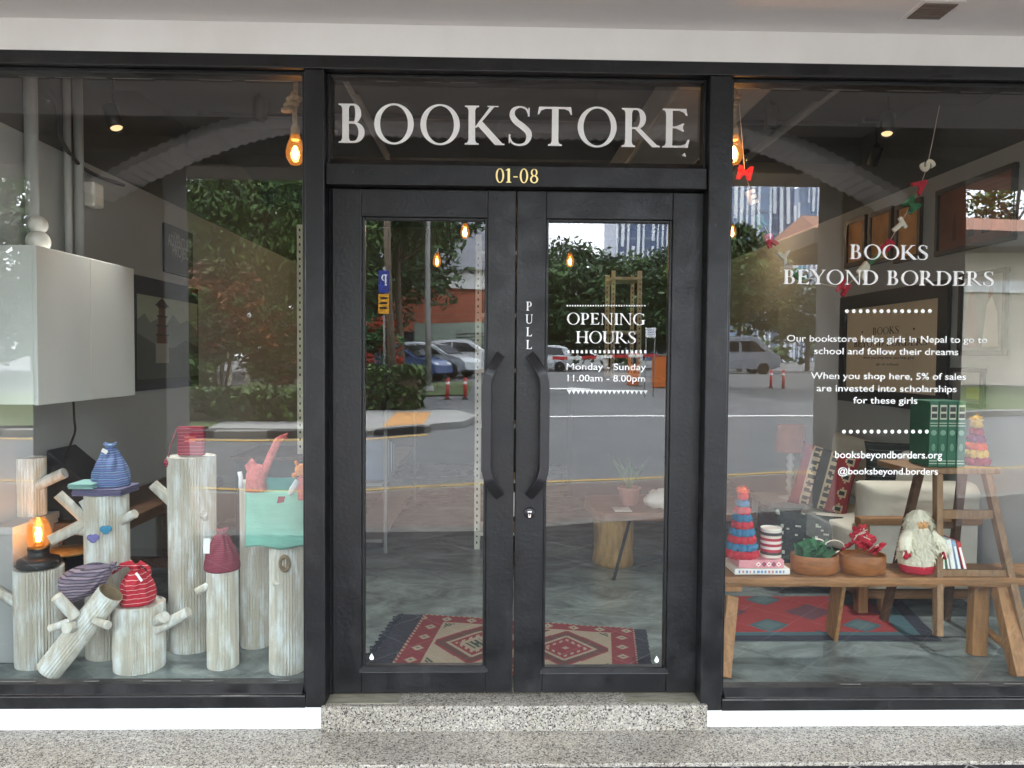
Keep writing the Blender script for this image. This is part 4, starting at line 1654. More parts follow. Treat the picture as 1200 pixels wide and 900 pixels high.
def door(x0, x1, gx0, gx1, gz0, gz1, hside):
    d = None
    mb = MB()
    mb.box(x0, gx0, -.004, .045, DZ0, DZ1)
    mb.box(gx1, x1, -.004, .045, DZ0, DZ1)
    mb.box(gx0+.0003, gx1-.0003, -.0035, .0445, DZ0, gz0)
    mb.box(gx0+.0003, gx1-.0003, -.0035, .0445, gz1, DZ1)
    d = mb.build('door', 'black_paint', sf, bevel=.004)
    mb2 = MB()
    w = .013
    for (a, b, c, e) in ((gx0, gx0+w, gz0, gz1), (gx1-w, gx1, gz0, gz1)):
        mb2.box(a, b, .004, .04, c, e)
    mb2.box(gx0+w+.0004, gx1-w-.0004, .0045, .04, gz1-w, gz1)
    mb2.prism([(gx0-.012, -.016, gz0-.012), (gx0-.012, .04, gz0-.012), (gx0-.012, .04, gz0+.012), (gx0-.012, .004, gz0+.012)], (gx1-gx0+.024, 0, 0))
    mb2.build('glazing_bead', 'black_paint', d, bevel=.003)
    g = pane(gx0+.006, gx1-.006, gz0+.004, gz1-.006, .02, d, 'glass')
    return d, g


dl, gl = door(-.731, .0975, -.598, -.029, .136, 2.207, 1)
dr, gr = door(.1035, .955, .235, .813, .127, 2.207, -1)


def handle(sgn, door_, pxs):
    """bow handle: flat strap that leaves the stile, turns and runs straight, turns back"""
    xin = at(pxs[0], 500, -.03).x
    xout = at(pxs[1], 500, -.075).x
    zt_, zb = at(pxs[0], 415, -.03).z, at(pxs[0], 583, -.03).z
    pts = []
    N = 64
    for i in range(N+1):
        t = i/N
        z = zt_+(zb-zt_)*t
        e = min(t, 1-t)
        k = min(1, e/.23)
        k = .5*math.sin(k*math.pi/2)+.5*(1-(1-k)**2.0)
        pts.append(Vector((xin+(xout-xin)*k, -.004-.068*min(1, math.sin(min(1, e/.15)*math.pi/2)), z)))
    mb = MB()
    vs, fs = [], []
    for i, p in enumerate(pts):
        d = (pts[min(i+1, N)]-pts[max(i-1, 0)]).normalized()
        a = Vector((0, 1, 0))
        b = a.cross(d).normalized()
        w, h = .0215, .019
        for (u, v) in ((-1, -1), (1, -1), (1, 1), (-1, 1)):
            vs.append(p+b*u*w+a*v*h*.8)
    for i in range(N):
        for k in range(4):
            fs.append((i*4+k, i*4+(k+1) % 4, i*4+4+(k+1) % 4, i*4+4+k))
    fs += [(3, 2, 1, 0), (N*4, N*4+1, N*4+2, N*4+3)]
    mb.add(vs, fs)
    mb.build('handle', 'black_metal', door_, bevel=.004)


handle(-1, dl, (587, 570))
handle(1, dr, (620, 638))
# lock on the right leaf, sliver of a latch plate on the left one
p = at(620.5, 601, -.008)
c = MB().lathe((p.x, -.003, p.z), [(.026, 0), (.026, .008), (.02, .012), (.001, .012)], 24, M=Matrix.Rotation(R(90), 4, 'X')).build('lock_escutcheon', 'black_metal', dr)
mb = MB().lathe((p.x, -.012, p.z+.004), [(.0095, 0), (.0095, .006), (.001, .006)], 16, M=Matrix.Rotation(R(90), 4, 'X'))
mb.box(p.x-.006, p.x+.006, -.018, -.012, p.z-.02, p.z-.002)
mb.build('lock_cylinder', 'chrome', dr)
MB().box(p.x-.0015, p.x+.0015, -.0215, -.0182, p.z-.012, p.z+.006).build('keyhole', 'dark_gap', dr)
MB().box(.0977, .1002, -.002, .03, at(602, 605, 0).z, at(602, 577, 0).z).build('latch_plate', 'steel', dl)
for i, ch in enumerate('PULL'):
    w = (7.5, 8.5, 7.5, 7.5)[i]
    mb = MB()
    px_line(serif_line, mb, ch, 620.5-w/2, 620.5+w/2, 364+15*i, 353.5+15*i, -.0052)
    mb.build('pull_letter', 'vinyl_white', dr, norm=False)
# opening hours on the right leaf's glass
Y = .0155
for a_ in ((serif_line, 'OPENING', 664, 756, 380.5, 367), (serif_line, 'HOURS', 675, 745.5, 402.3, 388.3)):
    mb = MB()
    px_line(a_[0], mb, *a_[1:], Y)
    mb.build('lettering_line', 'vinyl_white', gr, norm=False)
for a_ in ((sans_line, 'Monday - Sunday', 664, 757, 433.5, 425.5), (sans_line, '11.00am - 8.00pm', 665, 756, 447, 439)):
    mb = MB()
    px_line(a_[0], mb, *a_[1:], Y, offset=.006)
    mb.build('lettering_line', 'vinyl_white', gr, norm=False)
def tick(px, py, w, h, shape):
    p = at(px, py, Y)
    k = at(px+1, py, Y).x-p.x
    w, h = w*k/2, h*k/2
    if shape == 'sq':
        mb.add([(p.x-w, Y, p.z-h), (p.x+w, Y, p.z-h), (p.x+w, Y, p.z+h), (p.x-w, Y, p.z+h)], [(0, 1, 2, 3)])
    else:
        mb.add([(p.x-w, Y, p.z+h), (p.x+w, Y, p.z+h), (p.x, Y, p.z-h)], [(0, 2, 1)])
mb = MB()
for k in range(31):
    tick(665+3.02*k, 358.2, 1.7, 1.7, 'sq')
mb.build('dotted_line', 'vinyl_white', gr, norm=False)
mb = MB()
for k in range(18):
    tick(666+5.3*k, 412.2, 2.6, 3.6, 'sq')
mb.build('dotted_line', 'vinyl_white', gr, norm=False)
mb = MB()
for k in range(18):
    tick(667.2+5.25*k, 459.8, 4.8, 4.4, 'tri')
tick(711.5, 457.4, 94, .9, 'sq')
mb.build('zigzag_line', 'vinyl_white', gr, norm=False)
for g_, px, py in ((gl, 435.5, 771), (gr, 769.5, 774)):      # little white drop shaped stickers low on the glass
    p = at(px, py, Y)
    mb = MB()
    mb.add([(p.x+r_*math.cos(t), Y, p.z+r_*math.sin(t)) for t, r_ in [(R(90), .022), (R(40), .011), (R(0), .0105), (R(-45), .011), (R(-90), .0105), (R(-135), .011), (R(180), .0105), (R(140), .011)]], [tuple(range(8))])
    mb.build('drop_sticker', 'vinyl_white', g_, norm=False)
p = at(802, 182, .0145)
MB().add([(p.x-.012, .0145, p.z), (p.x+.002, .0145, p.z+.012), (p.x+.008, .0145, p.z-.008)], [(0, 1, 2)]).build('sticker', 'vinyl_white', ps, norm=False)
# dark rebate between leaves and frame
mb = MB()
mb.box(MLi, -.7315, .012, .05, .012, 2.336)
mb.box(.9555, MRi, .012, .05, .012, 2.336)
mb.build('door_rebate', 'dark_gap', sf)

# ================================================================== LEFT DISPLAY WINDOW
def wave_tube(mb, p, q, r, ridges, seg=10, amp=.065, wob=.025, seed=0, taper=1.0, col=(1, 1, 1)):
    """corrugated card tube from p to q: its ridges are real"""
    p, q = Vector(p), Vector(q)
    d = (q-p).normalized()
    a = d.cross(Vector((0, 1, 0.01))).normalized()
    b = d.cross(a)
    n = ridges*2
    vs, fs = [], []
    for i in range(seg+1):
        t = i/seg
        c = p+(q-p)*t
        w = 1+wob*noise.noise(Vector((t*2.2+seed, seed*1.7, 0)))
        rr = r*(1+(taper-1)*t)*w
        for k in range(n):
            th = 2*math.pi*k/n
            o = 1+wob*.9*noise.noise(Vector((math.cos(th), math.sin(th), t*.8+seed*3)))
            k2 = rr*o*(1 if k % 2 else 1-amp)
            vs.append(c+(a*math.cos(th)+b*math.sin(th))*k2)
    for i in range(seg):
        for k in range(n):
            fs.append((i*n+k, i*n+(k+1) % n, (i+1)*n+(k+1) % n, (i+1)*n+k))
    mb.add(vs, fs, col)
    return a, b


def cardlog(label, p, q, r, stubs, mi, seed, hollow=False, taper=1.0, hole=None):
    p, q = Vector(p), Vector(q)
    t = thing('card_log', label, 'log', p, 'corrugated card logs in the left display window')
    mb = MB()
    a, b = wave_tube(mb, p, q, r, max(12, int(2*math.pi*r/.0145)), seed=seed, taper=taper)
    n = 32
    d = (q-p).normalized()
    R1 = r*taper*.975
    e = q-d*(.05 if hollow else .004)
    mb.add([p+(a*math.cos(2*math.pi*k/n)+b*math.sin(2*math.pi*k/n))*r*.97 for k in range(n)], [tuple(range(n))])
    body = mb.build('trunk', 'card%d' % mi, t, norm=False)
    mb = MB()
    ring = [(a*math.cos(2*math.pi*k/n)+b*math.sin(2*math.pi*k/n)) for k in range(n)]
    vs = [q+v*R1*1.01 for v in ring]+[q+v*R1*.9 for v in ring]+[e+v*R1*.88 for v in ring]
    fs = [(i*n+k, i*n+(k+1) % n, (i+1)*n+(k+1) % n, (i+1)*n+k) for i in range(2) for k in range(n)]
    mb.add(vs, fs+[tuple(range(2*n, 3*n))])
    mb.build('cut_end', 'card_inside' if hollow else 'card%d' % mi, t)
    for s0, s1, sr in stubs:
        mb = MB()
        wave_tube(mb, s0, s1, sr, 13, seg=3, amp=.04, seed=seed+sr*90, taper=.94)
        v = (Vector(s1)-Vector(s0)).normalized()
        aa = v.cross(Vector((0, 1, .01))).normalized()
        bb = v.cross(aa)
        mb.add([Vector(s1)+(aa*math.cos(math.pi*k/8)+bb*math.sin(math.pi*k/8))*sr*.93 for k in range(16)], [tuple(range(16))])
        mb.build('branch_stub', 'card%d' % ((mi+1) % 4), t, norm=False)
    if hole:
        mb = MB()
        mb.lathe(hole, [(.03, .006), (.026, .016), (.018, .014), (.015, -.004), (.001, -.006)], 18, M=Matrix.Rotation(R(90), 4, 'X') @ Matrix.Scale(1.5, 4, (0, 1, 0)), caps=False)
        mb.build('knot_hole', 'card_inside', t)
    return t


def log_at(label, pxl, pxr, ptop, pbase, stubs, mi, seed, Yf=None, **kw):
    """upright log: left and right edge, top and base measured on the photo; stubs as photo ends on the log's own depth"""
    pm = (pxl+pxr)/2
    Yf = fl(pm, pbase).y if Yf is None else Yf
    r = (pxr-pxl)/2*(Yf+3.43)/FPX*1.02
    Yc = Yf+r
    x = at(pm, (ptop+pbase)/2, Yc).x
    zt_ = at(pm, ptop, Yc).z
    ss = [(at(a, b, Yc-.3*r), at(c, d, Yc-.3*r-dy), e*(Yc+3.43)/FPX) for a, b, c, d, e, dy in stubs]
    if 'hole' in kw:
        kw['hole'] = at(kw['hole'][0], kw['hole'][1], Yc-r)
    lean = kw.pop('lean', 0.0)
    cardlog(label, (x-lean, Yc, .001), (x+lean, Yc, zt_), r, ss, mi, seed, **kw)
    return Vector((x+lean, Yc, zt_)), r


LA = log_at('tallest log at the far left, standing behind the lantern', 21, 53, 536, 700, [(45, 568, 76, 554, 6.5, 0), (24, 606, -8, 596, 6.5, 0)], 0, 1, Yf=.62)
LB = log_at('stout short log that carries the black lantern', 20, 73, 664, 787, [(25, 710, -6, 690, 6, .02)], 1, 2)
LD = log_at('middling log with folded cloths on top and two felt hearts pinned to it', 102, 150, 578, 776,
            [(112, 620, 68, 579, 6, .05), (108, 623, 86, 620, 6, .03), (106, 610, 58, 634, 6.5, .1), (108, 604, 97, 586, 5, 0), (142, 610, 158, 602, 5.5, .03)], 2, 3)
LE = log_at('stout short log with the bright red striped hat on top', 135, 192, 706, 793, [(182, 738, 221, 717, 6.5, .02), (184, 728, 192, 723, 7, .06)], 3, 4)
LF = log_at('tallest and widest log, with the red striped purse standing on top', 199, 252, 534, 768, [(208, 594, 179, 567, 6.5, .02), (240, 610, 238, 602, 5, .05)], 0, 5)
LG = log_at('slim log wearing the maroon knit hat', 243, 279, 664, 787, [(250, 683, 229, 694, 4.5, .04)], 1, 6)
LH = log_at('log behind the teal pouch, its left rim showing beside it', 282, 317, 563, 762, [], 2, 7)
LI = log_at('log with a dark knot hole, under the right end of the teal pouch', 316, 358, 634, 793, [(326, 690, 324, 681, 5, .05)], 3, 8, hole=(334, 660))
p0 = at(58, 786, .21)
p1 = at(130, 694, .22)
r = .062
d = (p1-p0).normalized()
p0.z = r*.75
cardlog('hollow log lying tilted against the two short logs, open end up', p0, p1, r,
        [(at(88, 722, .17), at(66, 699, .12), .028), (at(84, 728, .17), at(58, 737, .16), .02), (at(112, 727, .17), at(127, 733, .11), .02), (at(84, 734, .15), at(78, 736, .1), .026)], 1, 9, hollow=True)
for px, py, c, nm in ((124, 621, (70, 150, 190), 'blue'), (109, 631, (128, 124, 190), 'lavender')):
    q = at(px, py, LD[0].y-LD[1]-.012)
    mb = MB()
    mb.ball(q+Vector((-.011, 0, .004)), .02, 14, 8, lin(c), sc=(1, .5, .85))
    mb.ball(q+Vector((.011, 0, .006)), .02, 14, 8, lin(c), sc=(1, .5, .85))
    mb.ball(q+Vector((0, 0, -.007)), .019, 14, 8, lin(c), sc=(1, .5, .85))
    tag(mb.build('felt_heart', 'any_cloth'), 'small %s felt heart pinned on the log with the blue hat' % nm, 'ornament', 'felt hearts on the log')

stripes('knit_blue', [((96, 122, 176), 2), ((136, 166, 204), 1), ((104, 100, 158), 1.5), ((140, 176, 206), 1.2), ((90, 112, 168), 1.6), ((150, 150, 190), .6)], .034)
stripes('knit_red', [((186, 30, 50), 6), ((232, 196, 196), .7)], .022)
stripes('knit_maroon', [((128, 48, 66), 2), ((150, 74, 88), 1)], .008)
stripes('knit_grey', [((120, 108, 124), 2), ((70, 62, 84), 1), ((150, 134, 146), 1.5), ((58, 52, 66), .8)], .03)
stripes('weave_red', [((158, 34, 60), 4), ((208, 130, 150), 1), ((140, 26, 48), 3), ((120, 40, 62), 1)], .019)


def hat(base, r, h, m, label, tilt=None, seed=0, knot='tuft', tagged=None, folds=.3, cone=0.0):
    t = thing('knit_hat', label, 'hat', base, 'knit hats set on the logs')
    Mx = tilt if tilt is not None else Matrix.Identity(4)
    prof = [(r*.93, 0), (r*1.0, h*.05), (r*1.03, h*.18), (r*1.0, h*.3), (r*.97, h*.42), (r*.87, h*.58), (r*.66, h*.74), (r*.42, h*.86), (r*.24, h*.93), (r*.16, h*.97), (.001, h*.98)]
    if cone:
        prof = [(ra*(1-cone*(za/h))+(.1*r if za > .8*h else 0), za) for ra, za in prof]
    mb = MB()
    prof2 = []
    for (ra, za), (rb, zb) in zip(prof, prof[1:]):
        prof2 += [(ra, za), ((ra+rb)/2, (za+zb)/2)]
    prof2.append(prof[-1])
    nn = 64
    vs, fs = [], []
    sag = Vector((noise.noise(Vector((seed, 1, 0))), noise.noise(Vector((seed, 5, 2))), 0))*r*.35
    for (ra, za) in prof2:
        f = za/h
        for k in range(nn):
            an = 2*math.pi*k/nn
            ph = an+.5*noise.noise(Vector((math.cos(an), math.sin(an), f*2+seed)))
            q = ra*(1+folds*(.12+f**1.3)*math.cos(9*ph+seed)*.5+.09*noise.noise(Vector((math.cos(an)*1.6, math.sin(an)*1.6, f*3+seed*2))))
            zz = za*(1+.05*noise.noise(Vector((math.cos(an)*2, math.sin(an)*2, seed+f))))-.035*h*(1 if f < .1 else 0)*noise.noise(Vector((math.cos(an)*2, math.sin(an)*2, seed*3)))*0
            vs.append(Vector(base)+Mx @ (Vector((q*math.cos(an), q*math.sin(an), zz))+sag*f*f))
    for i in range(len(prof2)-1):
        for k in range(nn):
            fs.append((i*nn+k, i*nn+(k+1) % nn, (i+1)*nn+(k+1) % nn, (i+1)*nn+k))
    mb.add(vs, fs, sm=True)
    mb.build('crown', m, t, sub=1)
    mb = MB()
    rg = random.Random(seed)
    b = Vector(base)
    if knot == 'tuft':
        for k in range(9):
            an = k*.7
            v = [Vector((0, 0, h*.93)), Vector((math.cos(an)*r*.16, math.sin(an)*r*.16, h*1.04)), Vector((math.cos(an)*r*.34, math.sin(an)*r*.3, h*rg.uniform(1.02, 1.12)))]
            mb.tube([b+Mx @ q for q in v], [r*.13, r*.12, r*.05], 8)
    elif knot == 'ears':
        for sx in (-1, 1):
            v = [Vector((0, -r*.1, h*.9)), Vector((sx*r*.35, -r*.15, h*1.1)), Vector((sx*r*.8, -r*.2, h*(1.05 if sx < 0 else .98))), Vector((sx*r*(1.35 if sx < 0 else .95), -r*.25, h*(.82 if sx < 0 else .8)))]
            mb.tube([b+Mx @ q for q in v], [r*.2, r*.22, r*.18, r*.08], 10, flat=.7)
        mb.ball(b+Mx @ Vector((0, -r*.15, h*.98)), r*.24, 10, 8)
    mb.build('top_knot', m, t)
    if tagged:
        x, z, w, hh, an = tagged
        Mt = Matrix.Translation(b+Vector((x, -r*1.02, z))) @ Matrix.Rotation(an, 4, 'Y')
        MB().box(-w/2, w/2, -.001, .001, -hh/2, hh/2, M=Mt).build('price_tag', 'vinyl_white', t)
    return t


# cloths and hat on the middle log
b = LD[0]
def folded(mb, x0, x1, y0, y1, z0, z1, layers, col, seed=0):
    for k in range(layers):
        za, zb = z0+(z1-z0)*k/layers, z0+(z1-z0)*(k+1)/layers
        f = .004*noise.noise(Vector((k*1.3, seed, 0)))
        P = lambda u, v: (x0+f*2+(x1-x0)*u, y0+(y1-y0)*v, zb-.002+.003*noise.noise(Vector((u*4, v*4, k+seed))))
        mb.box(x0+f*2, x1+f*2, y0+f, y1+f, za+.0005, zb-.001, col)
mb = MB()
folded(mb, b.x-.125, b.x+.125, b.y-.1, b.y+.1, b.z+.002, b.z+.04, 4, lin((122, 118, 152)))
tag(mb.build('folded_cloth', 'any_cloth', bevel=.006), 'folded lavender cloth under the blue hat on the middling log', 'cloth', 'folded cloths on the middling log')
mb = MB()
folded(mb, b.x-.13, b.x-.005, b.y-.125, b.y+.03, b.z+.042, b.z+.07, 3, lin((150, 196, 190)))
tag(mb.build('folded_cloth', 'any_cloth', bevel=.006), 'small folded teal and white cloth beside the blue hat', 'cloth', 'folded cloths on the middling log')
hat((b.x+.015, b.y+.015, b.z+.041), .096, .2, 'knit_blue', 'blue and lavender striped knit hat on the folded cloths', seed=2, tagged=(.02, .19, .03, .02, .5), folds=.4, cone=.32)
b = LE[0]
hat((b.x-.01, b.y, b.z), .083, .185, 'knit_red', 'bright red knit hat with white stripes and knotted ears', seed=4, knot='ears', tagged=(.05, .155, .012, .05, -.6))
b = LG[0]
hat((b.x, b.y, b.z-.012), .087, .19, 'knit_maroon', 'plain maroon knit hat with a white price tag', seed=6, tagged=(-.045, .14, .032, .075, .05), folds=.25, cone=.2)
q = at(80, 690, .27)
hat(q, .075, .24, 'knit_grey', 'grey and purple striped hat lying sideways on the tilted hollow log', tilt=Matrix.Rotation(R(63), 4, 'Y'), seed=8)
# purse on the widest log
b = LF[0]
t = thing('striped_purse', 'small red striped woven purse standing on the widest log', 'purse', b)
mb = MB()
mb.box(b.x-.07, b.x+.07, b.y-.022, b.y+.022, b.z+.001, b.z+.158)
mb.build('body', 'weave_red', t, bevel=.01)
MB().box(b.x-.028, b.x+.03, b.y-.0245, b.y-.0225, b.z+.07, b.z+.115).build('patch', 'knit_red', t)
MB().tube([b+Vector((-.066, -.02, .15)), b+Vector((-.09, -.05, .06)), b+Vector((-.1, -.06, -.02))], .004, 6).build('strap', 'knit_maroon', t)
MB().ball(b+Vector((-.1, -.06, -.03)), .022, 12, 8, wob=.3).build('pompom', 'weave_red', t)

# teal pouch hung between two logs, with knitted toys in it
mat('teal_cloth', (128, 190, 172), rough=.9, var=.12, vs=3, bump=.4, bs=40, stretch=(1, 1, 5))
mat('teal_dark', (52, 132, 124), rough=.9, var=.1, vs=9, bump=.3, bs=60)
Yp = LI[0].y-LI[1]-.035
a0, a1 = at(287, 575, Yp), at(366, 642, Yp)
t = thing('teal_pouch', 'pale teal cloth pouch hanging across two logs', 'pouch', ((a0.x+a1.x)/2, Yp, a1.z))
def PF(u, v):
    x = a0.x+(a1.x-a0.x)*u
    sag = .03*math.sin(u*math.pi)*(1-v)
    z = a1.z+(a0.z-a1.z)*v-sag*v*.6+.008*math.sin(u*9)*(1-v)
    return (x, Yp-.03*math.sin(v*math.pi)*math.sin(u*math.pi)-.004*math.sin(u*14+v*5), z)
mb = MB().sheet(PF, 30, 20)
mb.build('front', 'teal_cloth', t, norm=False, solid=.004)
def PB(u, v):
    x = a0.x-.004+(a1.x-a0.x)*u
    return (x, Yp+.028, a1.z+.02+(a0.z+.05-a1.z)*v-.012*math.sin(u*math.pi)*v)
MB().sheet(PB, 20, 12).build('back', 'teal_dark', t, norm=False, solid=.004)
q = at(328, 585, Yp-.012)
MB().prism([(q.x-.014, q.y-.004, q.z-.02), (q.x+.02, q.y-.004, q.z-.014), (q.x+.026, q.y-.004, q.z+.014), (q.x-.006, q.y-.004, q.z+.014)], (0, .003, 0)).build('label', 'knit_maroon', t)
q = at(281, 560, Yp)
MB().tube([q+Vector((0, 0, .03)), q+Vector((.006, -.004, 0)), q+Vector((.004, 0, -.05))], .011, 8).build('peg', 'plinth_white', t)
mat('knit_pink', (206, 110, 104), rough=.95, var=.25, vs=60, bump=.5, bs=120, stretch=(1, 1, 1))
mat('knit_orange', (222, 138, 70), rough=.95, var=.2, vs=50, bump=.5, bs=120)
t = thing('knitted_toy', 'pink striped knitted toy with raised arm sticking out of the teal pouch', 'toy', at(305, 562, Yp+.01))
mb = MB()
k = lambda x, y, dy=0: at(x, y, Yp+.012+dy)
mb.tube([k(300, 575), k(300, 556), k(303, 545)], [.05, .045, .03], 12)
mb.tube([k(307, 560), k(317, 535), k(326, 516), k(333, 511)], [.021, .019, .018, .012], 10)
mb.tube([k(297, 560), k(291, 545), k(294, 540), k(300, 548)], [.018, .018, .016, .014], 10)
mb.tube([k(333, 511), k(338, 508)], [.01, .004], 6)
mb.tube([k(333, 511), k(337, 514)], [.01, .004], 6)
mb.build('body', 'knit_pink', t)
t = thing('knitted_toy', 'small orange knitted toy with a white scarf at the right end of the teal pouch', 'toy', at(352, 570, Yp+.01))
mb = MB()
mb.ball(k(353, 551, -.01), .032, 14, 10, sc=(1, .8, 1))
mb.ball(k(345, 557, -.02), .014, 10, 8)
mb.tube([k(349, 545, -.01), k(346, 540, -.01)], [.012, .006], 8)
mb.tube([k(357, 545, -.01), k(359, 540, -.01)], [.012, .006], 8)
mb.build('head', 'knit_orange', t)
MB().tube([k(354, 560, -.01), k(356, 572), k(356, 585)], [.022, .034, .03], 12).build('body', 'knit_pink', t)
MB().tube([k(349, 563, -.03), k(343, 573, -.035), k(339, 580, -.035)], [.016, .018, .01], 8, flat=.5).build('scarf', 'plinth_white', t)

# lantern on the stout log
b = LB[0]
t = thing('lantern', 'lit oil lantern style lamp with amber globe on the stout short log', 'lantern', b)
mb = MB()
mb.lathe(b, [(.092, .001), (.098, .008), (.098, .03), (.094, .042), (.07, .052), (.05, .058), (.047, .085), (.05, .09), (.05, .098), (.03, .1)], 36)
mb.build('base', 'lantern_black', t)
MB().tube([b+Vector((.095, -.02, .03)), b+Vector((.112, -.03, .036)), b+Vector((.118, -.032, .03))], .006, 8).build('wick_knob', 'lantern_black', t)
MB().lathe(b, [(.034, .1), (.05, .122), (.058, .155), (.057, .19), (.046, .222), (.034, .246), (.028, .252)], 32, caps=False).build('globe', 'bulb_glass', t, norm=True)
mb = MB().lathe(b, [(.02, .1), (.024, .108), (.024, .118), (.016, .124), (.014, .13)], 18)
mb.build('socket', 'brass', t)
mb = MB()
for s_ in (-1, 0, 1):
    mb.tube([b+Vector((s_*.006, 0, .132)), b+Vector((s_*.012, 0, .17)), b+Vector((s_*.004, 0, .2))], .0045, 6)
mb.build('filament', 'filament', t)
lamp('lantern_light', b+Vector((0, 0, .165)), .13, (1, .5, .18), .03, parent=t)

# slanted black case, cable, tray, bench and box behind the logs
Y0 = .85
pts = [at(54, 527, Y0), at(104, 568, Y0), at(108, 690, Y0), at(50, 690, Y0)]
mat('black_fabric', (34, 36, 42), rough=.9, var=.15, vs=20)
mb = MB().prism(pts, (0, .3, 0))
tag(mb.build('speaker_case', 'black_fabric', bevel=.01), 'black slanted case standing behind the logs below the white cabinet', 'case')
pc = [wl(86, 468, -2.4), wl(87, 490, -2.38), wl(88, 505, -2.36), wl(83, 520, -2.3), at(76, 540, 1.0)]
MB_c = MB().tube([tuple(v) for v in crom([tuple(p) for p in pc], 5)], .006, 6)
tag(MB_c.build('cable', 'cable_black'), 'thin black cable hanging from the white cabinet to the black case', 'cable')
q = at(80, 645, .72)
mb = MB().lathe(q, [(.002, -.012), (.11, -.012), (.125, 0), (.12, .006), (.002, .004)], 28)
tag(mb.build('wooden_tray', 'wood_stump'), 'round wooden tray between the lantern and the middling log', 'tray')
t = thing('wooden_bench', 'dark brown wooden bench along the left wall behind the logs', 'bench', (-2.25, 1.5, 0))
MB().box(-2.5, -2.08, .75, 2.4, .57, .64).build('seat', 'wood_dark', t, bevel=.006)
for x_, y_ in ((-2.45, .85), (-2.15, .85), (-2.45, 2.28), (-2.15, 2.28)):
    MB().box(x_-.035, x_+.035, y_-.035, y_+.035, .001, .57).build('leg', 'wood_dark', t)
MB().box(-2.47, -2.13, 1.5, 1.56, .18, .24).build('stretcher', 'wood_dark', t)
q = at(19, 700, .42)
t = thing('storage_box', 'pale grey storage box in the left corner of the log window', 'box', (q.x-.18, .6, 0))
MB().box(q.x-.3, q.x, .4, .8, .002, .66).build('body', 'wall_grey', t, bevel=.004)
MB().box(q.x-.305, q.x+.005, .395, .805, .661, .70).build('lid', 'wall_grey', t, bevel=.004)

# wall cabinet, figurine, pipes, picture, poster
XF = -2.19
z0c = (wl(43.6, 474.7, XF).z+wl(157, 462, XF).z)/2
z1c = (wl(43.6, 288, XF).z+wl(157, 315, XF).z)/2
y0c, y1c, ymc = wl(43.6, 380, XF).y, wl(157.5, 380, XF).y, wl(106.6, 380, XF).y
t = thing('wall_cabinet', 'white two door cabinet hung high on the left wall', 'cabinet', (XF-.16, (y0c+y1c)/2, z0c))
MB().box(XL+.005, XF-.02, y0c, y1c, z0c, z1c).build('carcass', 'laminate_white', t)
MB().box(XF-.0195, XF, y0c, ymc-.002, z0c-.004, z1c).build('door', 'laminate_white', t, bevel=.002)
MB().box(XF-.0195, XF, ymc+.002, y1c, z0c-.004, z1c).build('door', 'laminate_white', t, bevel=.002)
q = wl(45, 292, -2.36)
t = thing('figurine', 'round white snowman like figurine standing on the white cabinet', 'figurine', (q.x, q.y, z1c))
MB().ball((q.x, q.y, z1c+.06), .058, 20, 14, sc=(1, 1, 1.0)).build('body', 'ceramic_white', t)
MB().ball((q.x, q.y, z1c+.148), .047, 20, 14).build('head', 'ceramic_white', t)
for px, r_, lab in ((80, .021, 'left one of two white pipes running up the left wall'), (93, .028, 'right one of two white pipes running up the left wall')):
    q = wl(px, 250, XL+.06)
    tag(MB().tube([(q.x, q.y, z1c-.3), (q.x, q.y, ZC)], r_, 12).build('pipe', 'wall_grey'), lab, 'pipe', 'white pipes on the left wall')
q = wl(38, 250, XL+.05)
tag(MB().tube([(q.x, q.y, z1c), (q.x, q.y, 2.77), (q.x, q.y, 2.9), (q.x, q.y, ZC)], .034, 14).build('downpipe', 'wall_grey'), 'thick grey painted downpipe in the left wall corner', 'pipe')
pc = [wl(58, 105, XL+.08), wl(68, 130, XL+.1), wl(70, 160, XL+.09), wl(90, 190, XL+.07), wl(112, 205, XL+.05), wl(145, 217, XL+.04)]
tag(MB().tube(crom([tuple(p) for p in pc], 6), .012, 8).build('wall_cable', 'cable_black'), 'black cable looping down the dark upper left wall', 'cable')
q = wl(111, 226, XL+.05)
tag(MB().box(XL+.002, XL+.08, q.y-.06, q.y+.06, q.z-.09, q.z+.06).build('wall_sensor', 'ceramic_white', bevel=.015), 'small white sensor box high on the left wall', 'sensor')


def wall_rect(pl, pr, ptl, pbl, ptr, pbr, X):
    A, B, C_, D_ = wl(pl, ptl, X), wl(pl, pbl, X), wl(pr, ptr, X), wl(pr, pbr, X)
    return A.y, C_.y, (B.z+D_.z)/2, (A.z+C_.z)/2


ya, yb, za, zb = wall_rect(158, 232, 322, 461, 338, 450, XL+.03)
t = thing('landscape_picture', 'dark picture of a stone tower before misty hills on the left wall', 'picture', (XL, (ya+yb)/2, za))
MB().box(XL+.002, XL+.03, ya, yb, za, zb).build('frame', 'black_fabric', t)
X = XL+.032
mb = MB()
def wq(u0, u1, v0, v1, c, dx=0.0):
    y0_, y1_ = ya+(yb-ya)*u0, ya+(yb-ya)*u1
    z0_, z1_ = za+(zb-za)*v0, za+(zb-za)*v1
    mb.add([(X+dx, y0_, z0_), (X+dx, y1_, z0_), (X+dx, y1_, z1_), (X+dx, y0_, z1_)], [(0, 1, 2, 3)], lin(c))
wq(.02, .98, .12, .84, (160, 168, 146))
hill = [(.02, .62), (.12, .68), (.2, .6), (.34, .66), (.42, .58), (.55, .7), (.66, .62), (.8, .66), (.98, .55)]
mb.add([(X+.001, ya+(yb-ya)*.02, za+(zb-za)*.2)]+[(X+.001, ya+(yb-ya)*u, za+(zb-za)*v) for u, v in hill]+[(X+.001, ya+(yb-ya)*.98, za+(zb-za)*.2)], [tuple(range(11))], lin((120, 128, 120)))
